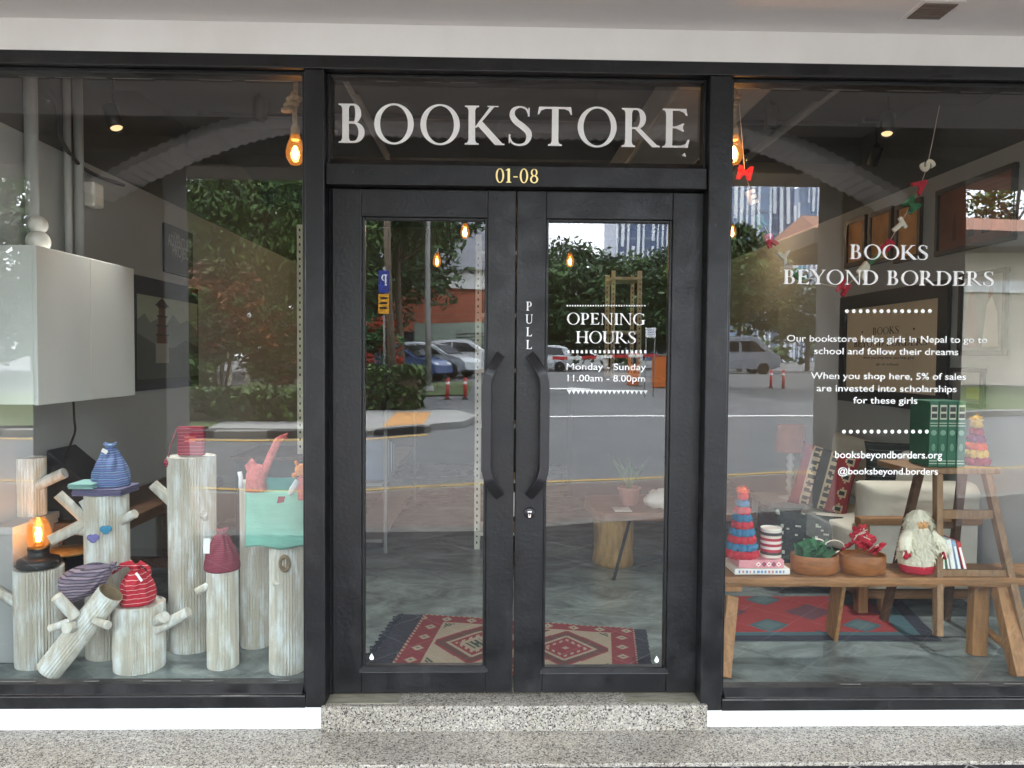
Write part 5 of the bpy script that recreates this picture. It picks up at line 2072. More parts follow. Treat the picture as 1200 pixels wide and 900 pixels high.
mb.add([(X+.002, ya+(yb-ya)*u, za+(zb-za)*v) for u, v in ((.02, .1), (.98, .1), (.98, .4), (.75, .46), (.55, .38), (.3, .4), (.02, .5))], [tuple(range(7))], lin((78, 84, 78)))
wq(.27, .47, .24, .42, (150, 148, 138), .003)
for k in range(4):
    wq(.29+.01*k, .45-.01*k, .42+.085*k, .49+.085*k, (98, 66, 48), .003)
    wq(.27+.01*k, .47-.01*k, .49+.085*k, .505+.085*k, (48, 40, 36), .004)
mb.add([(X+.004, ya+(yb-ya)*.26, za+(zb-za)*.76), (X+.004, ya+(yb-ya)*.48, za+(zb-za)*.76), (X+.004, ya+(yb-ya)*.37, za+(zb-za)*.84)], [(0, 1, 2)], lin((60, 44, 40)))
mb.build('print', 'any_matte', t, norm=False)
ya, yb, za, zb = wall_rect(193, 226, 265, 319, 270, 326, XL+.02)
t = thing('charity_poster', 'small dark poster with pale lettering above the landscape picture', 'poster', (XL, (ya+yb)/2, za))
mat('sign_slate', (52, 58, 70), rough=.7, var=.1)
MB().box(XL+.002, XL+.02, ya, yb, za, zb).build('board', 'sign_slate', t)
mb = MB()
ax = lambda s_, y, z: (XL+.0215, s_, z)
w = yb-ya
sans_line(mb, 'THE', ya+w*.3, ya+w*.5, za+(zb-za)*.78, .035, 0, ax=ax)
sans_line(mb, 'ADVENTURE', ya+w*.1, ya+w*.92, za+(zb-za)*.58, .09, 0, ax=ax)
sans_line(mb, 'PROJECT', ya+w*.25, ya+w*.92, za+(zb-za)*.38, .09, 0, ax=ax)
mb.build('lettering', 'wall_grey', t, norm=False)

# ================================================================== LAMPS AND CEILING
def bulb_pendant(px, py, Y, label, rope=True, watts=2.0, top=None, r=.03, lc=(1, .55, .22)):
    c = at(px, py, Y)
    zt_ = top or ZC
    t = thing('pendant_bulb', label, 'lamp', c, 'bare filament bulbs')
    if rope:
        MB().tube([(c.x, c.y, zt_), (c.x+.004, c.y, c.z+.32), (c.x-.003, c.y, c.z+.2), (c.x, c.y, c.z+.11)], .0115, 10).build('rope', 'rope', t)
        mb = MB()
        kz = at(px, 122, Y).z
        for j in range(3):
            mb.tube([(c.x-.03+.012*j+.026*math.cos(q_*.6), c.y+.024*math.sin(q_*.6), kz-.03+.026*j+.006*math.sin(q_*.6+j)) for q_ in range(11)], .0125, 9)
        mb.tube([(c.x-.004, c.y-.018, kz+.05), (c.x-.022, c.y-.022, kz), (c.x-.036, c.y-.012, kz-.03)], .011, 8)
        mb.build('rope_knot', 'rope', t)
        MB().lathe(c, [(.018, .055), (.021, .06), (.021, .11), (.016, .125)], 18).build('socket', 'rope', t)
    else:
        MB().tube([(c.x, c.y, zt_), (c.x, c.y, c.z+.1)], .004, 6).build('cord', 'cable_black', t)
        MB().lathe(c, [(.014, .04), (.018, .045), (.018, .09), (.006, .1)], 14).build('socket', 'brass', t)
    MB().lathe(c, [(.001, -r*1.55), (r*.55, -r*1.4), (r*.95, -r*.8), (r*1.05, -r*.1), (r*.9, r*.7), (r*.6, r*1.5), (r*.5, r*1.9)], 24, caps=False).build('glass', 'bulb_glass', t)
    mb = MB()
    for k in range(5):
        an = k*2*math.pi/5
        mb.tube([(c.x+.003*math.cos(an), c.y+.003*math.sin(an), c.z+r*.6), (c.x+r*.24*math.cos(an), c.y+r*.24*math.sin(an), c.z-r*.2), (c.x+r*.16*math.cos(an), c.y+r*.16*math.sin(an), c.z-r*.75)], r*.075, 6)
    mb.build('filament', 'filament', t)
    lamp('bulb_light', c, watts, lc, r*.6, parent=t)
    return t


bulb_pendant(346, 178, .22, 'filament bulb on a knotted rope at the right edge of the log window', watts=.35, r=.042)
bulb_pendant(860, 178, .22, 'filament bulb on a knotted rope at the left edge of the bench window', watts=.35, r=.042)
bulb_pendant(512, 306, 4.2, 'filament bulb on a thin cord seen through the left door glass', rope=False, watts=.25, r=.04)
bulb_pendant(668, 306, 4.4, 'filament bulb on a thin cord seen through the right door glass', rope=False, watts=.25, r=.04)
bulb_pendant(545, 272, 5.2, 'pale bulb hanging deeper in the shop, seen through the left door glass', rope=False, watts=4, r=.05, lc=(1, .95, .88))
bulb_pendant(858, 272, 4.6, 'filament bulb deep in the shop, low at the left edge of the bench window', rope=False, watts=1.5, r=.04, lc=(1, .95, .88))


def spot(px, py, Y, label, lit, aim, L=.15, r=.042):
    c = at(px, py, Y)
    d = (Vector(aim)-c).normalized()
    t = thing('track_spotlight', label, 'spotlight', (c.x, c.y, ZC), 'black ceiling spotlights')
    Mx = d.to_track_quat('-Z', 'Y').to_matrix().to_4x4()
    MB().lathe(c, [(.002, L*.5), (r*.9, L*.5), (r, L*.45), (r, -L*.5), (r*.86, -L*.5), (r*.8, -L*.42), (.002, -L*.42)], 24, M=Mx, caps=False).build('head', 'lantern_black', t)
    MB().tube([(c.x, c.y, ZC), (c.x, c.y, c.z)], .008, 8).build('stem', 'lantern_black', t)
    MB().box(c.x-.1, c.x+.1, c.y-.02, c.y+.02, ZC-.03, ZC-.0005).build('adapter', 'lantern_black', t)
    if lit:
        MB().lathe(c, [(.001, -L*.44), (r*.76, -L*.44)], 24, M=Mx, caps=False).build('lens', 'spot_disc', t)
        lamp('spot_light', c+d*(L*.5+.01), 18, (1, .97, .93), .03, 'SPOT', parent=t, aim=aim, spot=78)


spot(133, 138, .95, 'lit black spotlight over the log window', True, (-1.15, .3, .3))
spot(1040, 146, 1.3, 'lit black spotlight over the bench window', True, (1.9, .35, .3))
spot(305, 128, 1.5, 'unlit black spotlight pointing straight down near the rope bulb', False, (at(305, 128, 1.5).x, 1.5, 0))
spot(903, 138, 1.7, 'unlit black spotlight pointing straight down over the sofa', False, (at(903, 138, 1.7).x, 1.7, 0))
spot(1026, 182, 2.4, 'unlit black spotlight tilted towards the framed wall pictures', False, (3.0, 3.2, 2.2))
for y_, lab in ((.97, 'front one of the two black light tracks under the ceiling'), (2.4, 'rear one of the two black light tracks under the ceiling')):
    mb = MB().box(XL+.3, XR-.3, y_-.018, y_+.018, ZC-.265 if y_ > 2.9 else ZC-.06, ZC-.031)
    tag(mb.build('light_track', 'lantern_black'), lab, 'track', 'black light tracks')
mb = MB().box(.95, 1.45, .5, 5.5, 2.98, 3.2)
tag(mb.build('air_duct', 'duct_grey', bevel=.02), 'grey rectangular air duct running back under the ceiling', 'duct')
for x_, lab in ((-.9, 'grey conduit along the ceiling above the left door'), (2.1, 'grey conduit along the ceiling above the sofa')):
    tag(MB().tube([(x_, .3, 3.25), (x_, 6.5, 3.25)], .03, 10).build('conduit', 'duct_grey'), lab, 'conduit')

# ================================================================== MIDDLE OF THE SHOP
def rug_cells(mb, A, B, C_, D_, nx, ny, colf, z=.006):
    """woven rug as a grid of coloured knots; corners A B (front) C D (back)"""
    A, B, C_, D_ = [Vector((p.x, p.y, z)) for p in (A, B, C_, D_)]
    def P(u, v):
        p = (A*(1-u)+B*u)*(1-v)+(D_*(1-u)+C_*u)*v
        p.z += .0025*noise.noise(Vector((u*7, v*5, 1)))+.0015
        return p
    mb.sheet(P, nx, ny, col=colf, sm=False)


def kilim(u, v):
    i, j = int(u*150), int(v*84)
    red, cream, brown, green, dk = lin((122, 48, 56)), lin((150, 138, 120)), lin((88, 58, 56)), lin((50, 64, 60)), lin((46, 44, 58))
    x, y = i-75, j-42
    ax_, ay = abs(x), abs(y)
    if ax_ > 73 or ay > 40:
        return cream if (i+j) % 4 < 2 else red
    if ax_ > 58 or ay > 30:                       # red border with lozenges
        if ay > 30:
            k = (i+9) % 18-9
            m_ = abs(ay-35.5)
        else:
            k = (j+8) % 16-8
            m_ = abs(ax_-65.5)
        d = abs(k)+m_
        if d < 1.5:
            return dk
        if d < 4.5:
            return cream
        return red if (i*7+j*3) % 11 else brown
    if ax_ > 56 or ay > 28:
        return cream
    cx = 29 if x > 0 else -29
    d = abs(x-cx)+ay*1.05
    if d < 3:
        return cream if x > 0 else green
    if d < 8 and x < 0:
        return green if (i+j) % 5 < 3 else cream
    if d < 12:
        return red if x > 0 else cream
    if d < 15:
        return cream if (i % 4) < 2 else red
    if d < 18:
        return red
    if d < 21:
        return cream
    if d < 28:
        return brown
    if d < 31:
        return red
    e = ay-24
    if abs(abs(x)-58)+abs(ay-28) < 9:
        return green if (i+j) % 3 else cream
    if abs(x)+abs(ay-28) < 18 and (ay+ax_*.55) > 20:
        return brown if ((i//2+j//2) % 3) else red
    return cream


A, B, C_, D_ = fl(461, 779), fl(749, 788), fl(743, 738), fl(497, 721)
A = fl(452, 790)
B = fl(750, 797)
t = thing('doorway_rug', 'red and cream woven rug with lozenge pattern just inside the doors', 'rug', ((A.x+B.x)/2, A.y+.2, 0))
mb = MB()
rug_cells(mb, A, B, C_, D_, 150, 84, kilim)
mb.build('woven_field', 'any_cloth', t, norm=False)
ex = (B-A).normalized()
mb = MB()
fringe = lambda u, v: (D_*(1-v)+A*v)-ex*(u*.13+.012*noise.noise(Vector((v*30, 0, 0))))+Vector((0, 0, .004+.003*noise.noise(Vector((u*6, v*40, 0)))))
mb.sheet(fringe, 6, 60)
fr2 = lambda u, v: (B*(1-v)+C_*v)+ex*(u*.07+.012*noise.noise(Vector((v*30, 4, 0))))+Vector((0, 0, .004+.003*noise.noise(Vector((u*6, v*40, 3)))))
mb.sheet(fr2, 6, 60)
rg = random.Random(4)
for k in range(46):
    v = k/45
    p = (D_*(1-v)+A*v)-ex*.13
    mb.tube([p+Vector((0, 0, .005)), p-ex*rg.uniform(.02, .05)+Vector((0, rg.uniform(-.015, .015), .003))], .005, 4)
mat('navy_cloth', (42, 46, 58), rough=.95, var=.25, vs=30, bump=.4, bs=90)
mb.build('fringe', 'navy_cloth', t, norm=False)


def rack(x, y, w, d, h, label, rot=0.0, shelves=(.12, .55, 1.0, 1.45, 1.9, 2.4), base=0.0):
    t = thing('slotted_rack', label, 'shelf rack', (x, y, base), 'white slotted steel racks')
    Mx = Matrix.Translation((x, y, base)) @ Matrix.Rotation(rot, 4, 'Z')
    for sx in (-1, 1):
        for sy in (-1, 1):
            mb = MB()
            px_, py_ = sx*(w/2-.02), sy*(d/2-.02)
            mb.box(px_-.022, px_+.022, py_-.0015, py_+.0015, .001, h, M=Mx)
            mb.box(px_-sx*.022-.0015, px_-sx*.022+.0015, py_, py_-sy*.04, .001, h, M=Mx)
            z = .05
            while z < h-.05:
                for q_ in (-.0021, .0021):
                    mb.box(px_-.006, px_+.006, py_+q_-.0004, py_+q_+.0004, z, z+.02, (.05, .05, .05), M=Mx)
                z += .055
            mb.build('upright', 'rack_white', t, norm=False)
    for z in shelves:
        if z < h:
            MB().box(-w/2+.003, w/2-.003, -d/2+.003, d/2-.003, z, z+.03, M=Mx).build('shelf', 'rack_white', t)
    return t


q = fl(560, 645)
rack(q.x+.2, q.y+.2, .46, .4, 2.56, 'white slotted rack behind the meeting stiles of the doors')
q = at(733, 400, 5.0)
rack(q.x, 5.2, .34, .5, 1.2, 'white slotted rack deep in the shop behind the opening hours', base=1.35, shelves=(.02, .5, 1.1))
t = thing('cupboard', 'dark cupboard deep in the shop with a white slotted rack standing on it', 'cupboard', (q.x, 5.2, 0))
MB().box(q.x-.6, q.x+.6, 4.9, 5.5, .001, 1.31).build('body', 'ceiling_dark', t)
MB().box(q.x-.62, q.x+.62, 4.88, 5.52, 1.311, 1.348).build('top', 'wood_dark', t)
q = at(352, 400, 2.4)
rack(q.x+.16, 2.5, .34, .34, 1.75, 'white slotted rack standing on the grey counter behind the log window', base=.82, shelves=(.02, .55, 1.0, 1.45))
t = thing('counter', 'grey counter behind the logs carrying a white slotted rack', 'counter', (q.x+.3, 2.5, 0))
MB().box(q.x-.45, q.x+.36, 2.25, 2.9, .001, .785).build('body', 'ceiling_dark', t)
MB().box(q.x-.48, q.x+.39, 2.22, 2.93, .786, .818).build('top', 'wood_dark', t, bevel=.004)
# row of books on the left low shelf, seen through the left door
q = at(442, 575, 2.6)
t = thing('low_bookshelf', 'low white bookshelf with slotted posts left of the doorway', 'bookshelf', (q.x, 3.2, 0))
for k in (0, 3):
    yy = 2.55+k*.75
    MB().box(q.x+.06, q.x+.085, yy, yy+.03, .001, .98).build('upright', 'duct_grey', t)
    MB().box(q.x-.26, q.x-.235, yy, yy+.03, .001, .98).build('upright', 'duct_grey', t)
for z in (.1, .55):
    MB().box(q.x-.23, q.x+.055, 2.5, 4.9, z, z+.025).build('shelf', 'duct_grey', t)
rg = random.Random(8)
cols = [(134, 144, 168), (110, 124, 156), (190, 196, 200), (120, 128, 146), (70, 76, 92), (176, 178, 170), (96, 110, 138)]
for k in range(14):
    yy = 2.62+k*.05
    h = .36-.012*k+rg.uniform(-.01, .01)
    mb = MB().box(q.x-.2, q.x+.05, yy, yy+.036, .5765, .5765+h, lin(cols[k % 7]))
    lab = ('first' if k == 0 else 'last' if k == 13 else None)
    tag(mb.build('shelf_book', 'any_paint', bevel=.003), 'grey blue book standing in the row on the low white bookshelf', 'book', 'grey blue books in the row on the low bookshelf')
# low table, stump stool, plant and cloth on the right
c0, c1 = at(738, 600, 2.05), at(850, 600, 2.05)
t = thing('low_table', 'low table with thick live edge wooden top on thin dark legs', 'table', ((c0.x+c1.x)/2, 2.3, 0))
zt_ = at(750, 601, 2.05).z
mb = MB()
P = []
for k in range(24):
    an = 2*math.pi*k/24
    P.append(((c0.x+c1.x)/2+.48*math.cos(an)*(1+.06*math.sin(3*an)), 2.42+.4*math.sin(an)*(1+.05*math.cos(5*an)), zt_-.055))
mb = MB().prism([((c0.x+c1.x)/2+max(-1, min(1, 1.35*math.cos(2*math.pi*k/28)))*.62*(1+.03*math.sin(5*k)), 2.42+max(-1, min(1, 1.35*math.sin(2*math.pi*k/28)))*.38, zt_-.06) for k in range(28)], (0, 0, .06))
mb.build('tabletop', mat('wood_table', (128, 92, 70), rough=.5, var=.35, vs=5, stretch=(1, 7, 7), bump=.2, bs=14), t, bevel=.008)
for sx in (-1, 1):
    for sy in (-1, 1):
        if sx == sy == -1:
            continue                             # this leg splays forward past the stump, built below
        MB().tube([((c0.x+c1.x)/2+sx*.42, 2.42+sy*.24, zt_-.06), ((c0.x+c1.x)/2+sx*.52, 2.42+sy*.34, .001)], .014, 8).build('leg', 'lantern_black', t)
a_, b_ = at(738, 612, 2.08), fl(719, 680)
MB().tube([(a_.x, 2.08, zt_-.06), (b_.x, b_.y, .001)], .012, 8).build('leg', 'lantern_black', t)
q = fl(722, 667)
mb = MB().lathe((q.x, q.y+.15, 0), [(.15, .001), (.158, .03), (.15, .12), (.148, .2), (.155, .3), (.15, zt_-.075), (.14, zt_-.066)], 28, wob=.012, wf=.6)
tag(mb.build('stump_stool', 'wood_stump'), 'pale tree stump stool at the left end of the low table', 'stool')
q = at(737, 580, 2.35)
t = thing('potted_plant', 'small leafy plant in a pinkish pot on the low table', 'plant', (q.x, q.y, zt_))
MB().lathe((q.x, q.y, zt_), [(.06, .001), (.065, .01), (.085, .12), (.092, .125), (.092, .14), (.08, .14), (.078, .11), (.001, .11)], 24).build('pot', 'pot_pink' if 'pot_pink' in MATS else mat('pot_pink', (176, 122, 112), rough=.7), t)
mb = MB()
rg = random.Random(3)
for k in range(22):
    an = rg.uniform(0, 6.28)
    L = rg.uniform(.12, .3)
    b0 = Vector((q.x, q.y, zt_+.11))
    tip = b0+Vector((math.cos(an)*L*.6, math.sin(an)*L*.6, L))
    side = Vector((-math.sin(an), math.cos(an), 0))*.022
    m_ = (b0+tip)/2+Vector((0, 0, .03))
    mb.add([b0, m_-side, tip, m_+side], [(0, 1, 2, 3)], (1, 1, 1))
mb.build('foliage', mat('plant_leaf', (84, 110, 70), rough=.5, var=.3, vs=14), t, norm=False)
q = at(772, 590, 2.2)
mb = MB()
mb.ball((q.x+.02, q.y, zt_+.075), .1, 18, 12, sc=(1.3, 1, .75), wob=.35, wf=3)
tag(mb.build('fleece_bundle', 'ceramic_white'), 'bundle of white fleece lying on the low table', 'fleece')
q = at(727, 590, 2.15)
mb = MB()
mb.sheet(lambda u, v: (q.x-.05+.13*u, q.y-.11+.2*v if v > .3 else q.y-.062, zt_+.006+.004*noise.noise(Vector((u*5, v*5, 2))) if v > .3 else zt_+.006-.16*(.3-v)), 10, 14)
tag(mb.build('white_cloth', 'ceramic_white', norm=False, solid=.003), 'small white cloth draped over the edge of the low table', 'cloth')

# ================================================================== RIGHT DISPLAY WINDOW
ZT = .47
YF, YBK = .30, .58
t = thing('wooden_bench', 'long rustic plank bench carrying the gifts in the right display window', 'bench', (1.9, .44, 0))
mb = MB()
def BT(u, v):
    e = .012*noise.noise(Vector((u*9, v*2, 4)))
    return (1.0+2.0*u, YF+(YBK-YF)*v+(e if v < .5 else -e), ZT+.003*noise.noise(Vector((u*20, v*6, 1))))
n = 60
vs, fs = [], []
for i in range(n+1):
    u = i/n
    e0, e1 = .010*noise.noise(Vector((u*14, 0, 4))), .012*noise.noise(Vector((u*10, 9, 4)))
    zb_ = ZT-.048+.006*noise.noise(Vector((u*12, 5, 4)))
    x_ = 1.0+2.0*u
    prof = [(YF+e0+.006, ZT), (YF+e0, ZT-.008), (YF+e0+.002, ZT-.03), (YF+e0+.012, zb_), (YBK+e1-.01, zb_), (YBK+e1, ZT-.01), (YBK+e1-.006, ZT)]
    vs += [(x_, y_, z_) for y_, z_ in prof]
for i in range(n):
    for k in range(7):
        fs.append((i*7+k, i*7+(k+1) % 7, i*7+7+(k+1) % 7, i*7+7+k))
fs += [tuple(range(7)), tuple(range(n*7, n*7+7))]
mb.add(vs, fs)
mb.build('seat', 'wood_bench', t)
def leg(p, q, w, h, m='wood_leg', nm='leg', up=(0, 1, 0), root=None):
    return MB().bar(p, q, w, h, up=up).build(nm, m, root or t, bevel=.004)
a, b = at(857, 699, .36), fl(850, 797)
leg(a, (b.x, b.y+.03, .001), .062, .05)
MB().box(a.x-.04, a.x+.045, .33, .56, ZT-.078, ZT-.05).build('cleat', 'wood_leg', t)
a, b = at(984, 692, .52), fl(974, 746)
leg((a.x, .52, ZT-.05), (b.x, b.y, .001), .13, .022, up=(1, 0, 0))
a, b = at(1147, 693, .52), fl(1147, 769)
leg((a.x, .52, ZT-.05), (b.x, b.y+.02, .001), .085, .06)
a, b = at(1173, 694, .36), fl(1201, 796)
leg((a.x, .37, ZT-.05), (b.x, b.y+.03, .001), .075, .06)
leg(at(1152, 735, .52), at(1184, 762, .36), .03, .045, nm='stretcher')

# goods on the bench -------------------------------------------------
def on(px, py, Y, z=ZT):
    p = at(px, py, Y)
    return Vector((p.x, p.y, z))


a, b = at(861, 672, .345), at(926, 672, .345)
h1 = .034
t = thing('gift_book', 'white and blue patterned book at the bottom of the pair under the pompom tree', 'book', ((a.x+b.x)/2, .45, ZT), 'books under the pompom tree')
MB().box(a.x, b.x, .345, .56, ZT+.004, ZT+h1).build('cover', 'ceramic_white', t, bevel=.003)
mb = MB()
rg = random.Random(3)
xx = a.x+.02
while xx < b.x-.03:
    mb.box(xx, xx+rg.uniform(.006, .014), .3435, .3448, ZT+.012, ZT+h1-.008, lin((120, 150, 190)) if rg.random() < .6 else lin((200, 140, 150)))
    xx += .019
mb.build('spine_pattern', 'any_paint', t, norm=False)
c, d = at(866, 660, .35), at(919, 660, .35)
h2 = h1+.044
t = thing('gift_book', 'pink patterned book on top of the white and blue one', 'book', ((c.x+d.x)/2, .45, ZT+h1), 'books under the pompom tree')
MB().box(c.x, d.x, .35, .55, ZT+h1+.002, ZT+h2).build('cover', mat('book_pink', (222, 150, 156), rough=.6, var=.08, vs=20), t, bevel=.003)
mb = MB()
for k, xx in enumerate((.10, .13, .155, .18, .205)):
    x_ = c.x+xx
    mb.add([(x_-.014, .3485, ZT+(h1+h2)/2), (x_, .3485, ZT+h2-.008), (x_+.014, .3485, ZT+(h1+h2)/2), (x_, .3485, ZT+h1+.01)], [(0, 1, 2, 3)], lin((110, 60, 90)) if k % 2 else lin((250, 236, 230)))
    mb.add([(x_-.006, .348, ZT+(h1+h2)/2), (x_, .348, ZT+h2-.016), (x_+.006, .348, ZT+(h1+h2)/2), (x_, .348, ZT+h1+.018)], [(0, 1, 2, 3)], lin((206, 70, 90)))
mb.build('spine_pattern', 'any_paint', t, norm=False)


def pom_tree(base, rb, h, cols, label, tip, nr=9, stick=None):
    t = thing('pompom_tree', label, 'ornament', base, 'cone shaped pompom trees')
    b = Vector(base)
    rg = random.Random(int(rb*1000))
    for k in range(nr):
        f = k/nr
        r_ = rb*(1-f*.86)
        z = h*(k+.5)/nr
        pr = h/nr*.62
        mb = MB()
        nb = max(1, int(2*math.pi*r_/(pr*1.5)))
        for j in range(nb):
            an = 2*math.pi*(j+.5*(k % 2))/nb
            c_ = b+Vector((math.cos(an)*max(0, r_-pr*.6), math.sin(an)*max(0, r_-pr*.6), z))
            mb.ball(c_, pr*1.12, 12, 8, wob=.25, wf=6)
            for q_ in range(26):                   # yarn ends
                d_ = Vector((rg.gauss(0, 1), rg.gauss(0, 1), rg.gauss(0, 1))).normalized()
                s_ = d_.orthogonal().normalized()*.0022
                mb.add([c_+d_*pr*.9-s_, c_+d_*pr*.9+s_, c_+d_*pr*1.32], [(0, 1, 2)])
        mb.build('pompom_row', cols[k % len(cols)], t, norm=False)
    MB().tube([b+Vector((0, 0, .001)), b+Vector((0, 0, h*.96))], rb*.2, 8).build('core', 'black_fabric', t)
    mb = MB()
    c_ = b+Vector((0, 0, h+.012))
    for q_ in range(90):
        d_ = Vector((rg.gauss(0, 1), rg.gauss(0, 1), rg.gauss(0, 1))).normalized()
        s_ = d_.orthogonal().normalized()*.004
        mb.add([c_-s_, c_+s_, c_+d_*rg.uniform(.03, .045)], [(0, 1, 2)])
    mb.ball(c_, .02, 10, 8)
    mb.build('tip', tip, t, norm=False)
    if stick:
        MB().tube([c_+Vector((0, 0, .01)), c_+Vector((0, 0, stick))], .004, 6).build('stick', 'wood_leg', t)


for nm, c_ in (('pom_red', (196, 34, 52)), ('pom_blue', (44, 118, 158)), ('pom_orange', (250, 96, 50)), ('pom_yellow', (240, 190, 90)), ('pom_purple', (150, 70, 110)), ('pom_crimson', (170, 36, 60))):
    mat(nm, c_, rough=.95, var=.2, vs=60, bump=.4, bs=150)
pom_tree((at(869, 650, .43).x, .43, ZT+h2), .078, .33, ('pom_red', 'pom_blue'), 'red and blue pompom tree on the two books, at the left end of the bench', 'pom_orange', nr=9)
mb = MB()
x_ = at(903, 650, .43)
prof_c = [lin((222, 210, 196)), lin((40, 36, 40)), lin((222, 206, 190)), lin((180, 40, 58)), lin((238, 220, 214)), lin((180, 40, 58)), lin((238, 220, 214)), lin((180, 40, 58)), lin((60, 56, 56)), lin((220, 214, 200))]
hh = .145
zb = ZT+.004
t = thing('patterned_tin', 'round tin with red white and black bands beside the pompom tree', 'tin', (x_.x, .47, ZT+h2))
mb = MB().lathe((x_.x, .43, ZT+h2+.001), [(.053, hh*k/10) for k in range(11)], 32, col=lambda i: prof_c[min(9, 9-i)], caps=True, sm=False)
rg = random.Random(2)
for k in range(32):                               # little woven triangles round the top band
    an = 2*math.pi*k/32
    for z_, c_ in ((.82, (60, 54, 54)), (.45, (160, 30, 50))):
        f = lambda a_, z2: (x_.x+.0536*math.cos(a_), .43+.0536*math.sin(a_), ZT+h2+hh*z2)
        mb.add([f(an-.07, z_-.03), f(an+.07, z_-.03), f(an, z_+.04)], [(0, 1, 2)], lin(c_))
mb.build('body', 'any_paint', t, norm=False)
MB().lathe((x_.x, .43, ZT+h2+hh), [(.053, .001), (.055, .006), (.05, .006), (.048, -.02)], 32, caps=False).build('rim', 'ceramic_white', t)


def bowl(pxl, pxr, pbase, Y, h, label):
    a_, b_ = at(pxl, pbase, Y), at(pxr, pbase, Y)
    r_ = (b_.x-a_.x)/2
    c_ = Vector(((a_.x+b_.x)/2, Y+r_*.75, ZT))
    c_.x *= (Y+r_*.75+3.43)/(Y+3.43)
    t = thing('wooden_bowl', label, 'bowl', c_, 'oval wooden bowls on the bench')
    MB().lathe(c_, [(r_*.88, .003), (r_*.96, .012), (r_, h*.45), (r_*1.0, h), (r_*.93, h), (r_*.92, h*.5), (r_*.8, .02), (.001, .02)], 40, sq=(1, .72), caps=False).build('bowl', 'wood_bowl', t, bevel=.003)
    return c_, r_


c1, r1 = bowl(926, 982, 676, .31, .098, 'left oval wooden bowl, heaped with green felt leaves')
c2, r2 = bowl(984, 1037, 676, .31, .1, 'right oval wooden bowl, heaped with red felt ornaments')
mat('felt_green', (44, 104, 66), rough=.95, var=.3, vs=30, bump=.3)
mat('felt_red', (182, 30, 54), rough=.95, var=.2, vs=30, bump=.3)
mat('ribbon', (222, 206, 190), rough=.7)
rg = random.Random(7)
for i in range(13):
    an, rr = rg.uniform(0, 6.28), rg.uniform(0, .72)
    p = c1+Vector((math.cos(an)*r1*rr, math.sin(an)*r1*rr*.6, .085+.05*(1-rr)+rg.uniform(-.015, .02)))
    d = Vector((rg.uniform(-1, 1), rg.uniform(-1, .4), rg.uniform(-.2, .9))).normalized()
    s_ = d.orthogonal().normalized()
    nrm = d.cross(s_)
    pts = []
    for k in range(16):
        f = 2*math.pi*k/16
        w = .045*(1+.18*math.cos(5*f))
        pts.append(p+d*math.cos(f)*w*1.25+s_*math.sin(f)*w*.75)
    mb = MB().prism(pts, nrm*.007)
    o = tag(mb.build('felt_leaf', 'felt_green'), 'green felt leaf heaped in the left wooden bowl', 'ornament', 'green felt leaves in the left bowl')
for i in range(13):
    an, rr = rg.uniform(0, 6.28), rg.uniform(0, .75)
    p = c2+Vector((math.cos(an)*r2*rr-.01, math.sin(an)*r2*rr*.6, .09+.115*(1-rr)+rg.uniform(-.01, .015)))
    d = Vector((rg.uniform(-1, 1), rg.uniform(-1, .2), rg.uniform(.0, .9))).normalized()
    s_ = d.orthogonal().normalized()
    nrm = d.cross(s_)
    pts = []
    for k in range(20):
        f = 2*math.pi*k/20
        w = .046 if k % 4 in (0, 1) else .03
        pts.append(p+d*math.cos(f)*w+s_*math.sin(f)*w)
    mb = MB().prism(pts, nrm*.012)
    o = tag(mb.build('felt_flower', 'felt_red'), 'red felt flower heaped in the right wooden bowl', 'ornament', 'red felt flowers in the right bowl')
    q = p+nrm*.008
    mb = MB().tube([q, q+Vector((rg.uniform(-.03, .03), -.02, .03)), q+Vector((rg.uniform(-.06, .06), -.03, rg.uniform(-.02, .05)))], .0024, 5)
    mb.build('loop', 'ribbon', o)
q = c1+Vector((.06, .0, .12))
for k, (dx_, dz) in enumerate(((-.05, .05), (.045, .03))):
    mb = MB()
    mb.tube([q+Vector((dx_+.05*math.cos(f*.5), .01*f*.2, dz*.4+.035*math.sin(f*.5))) for f in range(12)], .0035, 6)
    tag(mb.build('ribbon_loop', 'ribbon'), ('left' if k == 0 else 'right')+' loop of pale ribbon curling out of the green felt leaves', 'ribbon')

# white shaggy Father Christmas doll
Yd = .40
b = on(1075, 676, Yd)
Hs = at(1075, 597, Yd).z-ZT
t = thing('santa_doll', 'white shaggy father christmas doll with red mitts standing on the bench', 'doll', b)
prof = [(.001, .03), (.085, .03), (.096, .05), (.092, .12), (.085, .19), (.072, .235), (.056, .255), (.058, .285), (.055, .32), (.036, .35), (.001, .36)]
k = Hs/.36
prof = [(r_*k*1.02, z*k) for r_, z in prof]
mat('fur_white', (236, 230, 210), rough=.95, var=.12, vs=40)
mb = MB().lathe(b, prof, 28, sq=(1, .72))
for s_ in (-1, 1):
    mb.tube([b+Vector((s_*.06*k, -.01, .225*k)), b+Vector((s_*.098*k, -.035, .18*k)), b+Vector((s_*.108*k, -.06, .135*k))], [.034*k, .034*k, .032*k], 10)
rg = random.Random(21)
def tuft(c_, out, L, w):
    dn = Vector((out.x*.55+rg.gauss(0, .18), out.y*.55+rg.gauss(0, .18), -1+rg.gauss(0, .22))).normalized()
    s_ = out.cross(dn).normalized()*w
    m_ = c_+dn*L*.55+out*L*.22
    e_ = c_+dn*L+out*L*.05
    mb.add([c_-s_+out*.002, c_+s_+out*.002, m_+s_*.7, m_-s_*.7], [(0, 1, 2, 3)])
    mb.add([m_-s_*.7, m_+s_*.7, e_], [(0, 1, 2)])
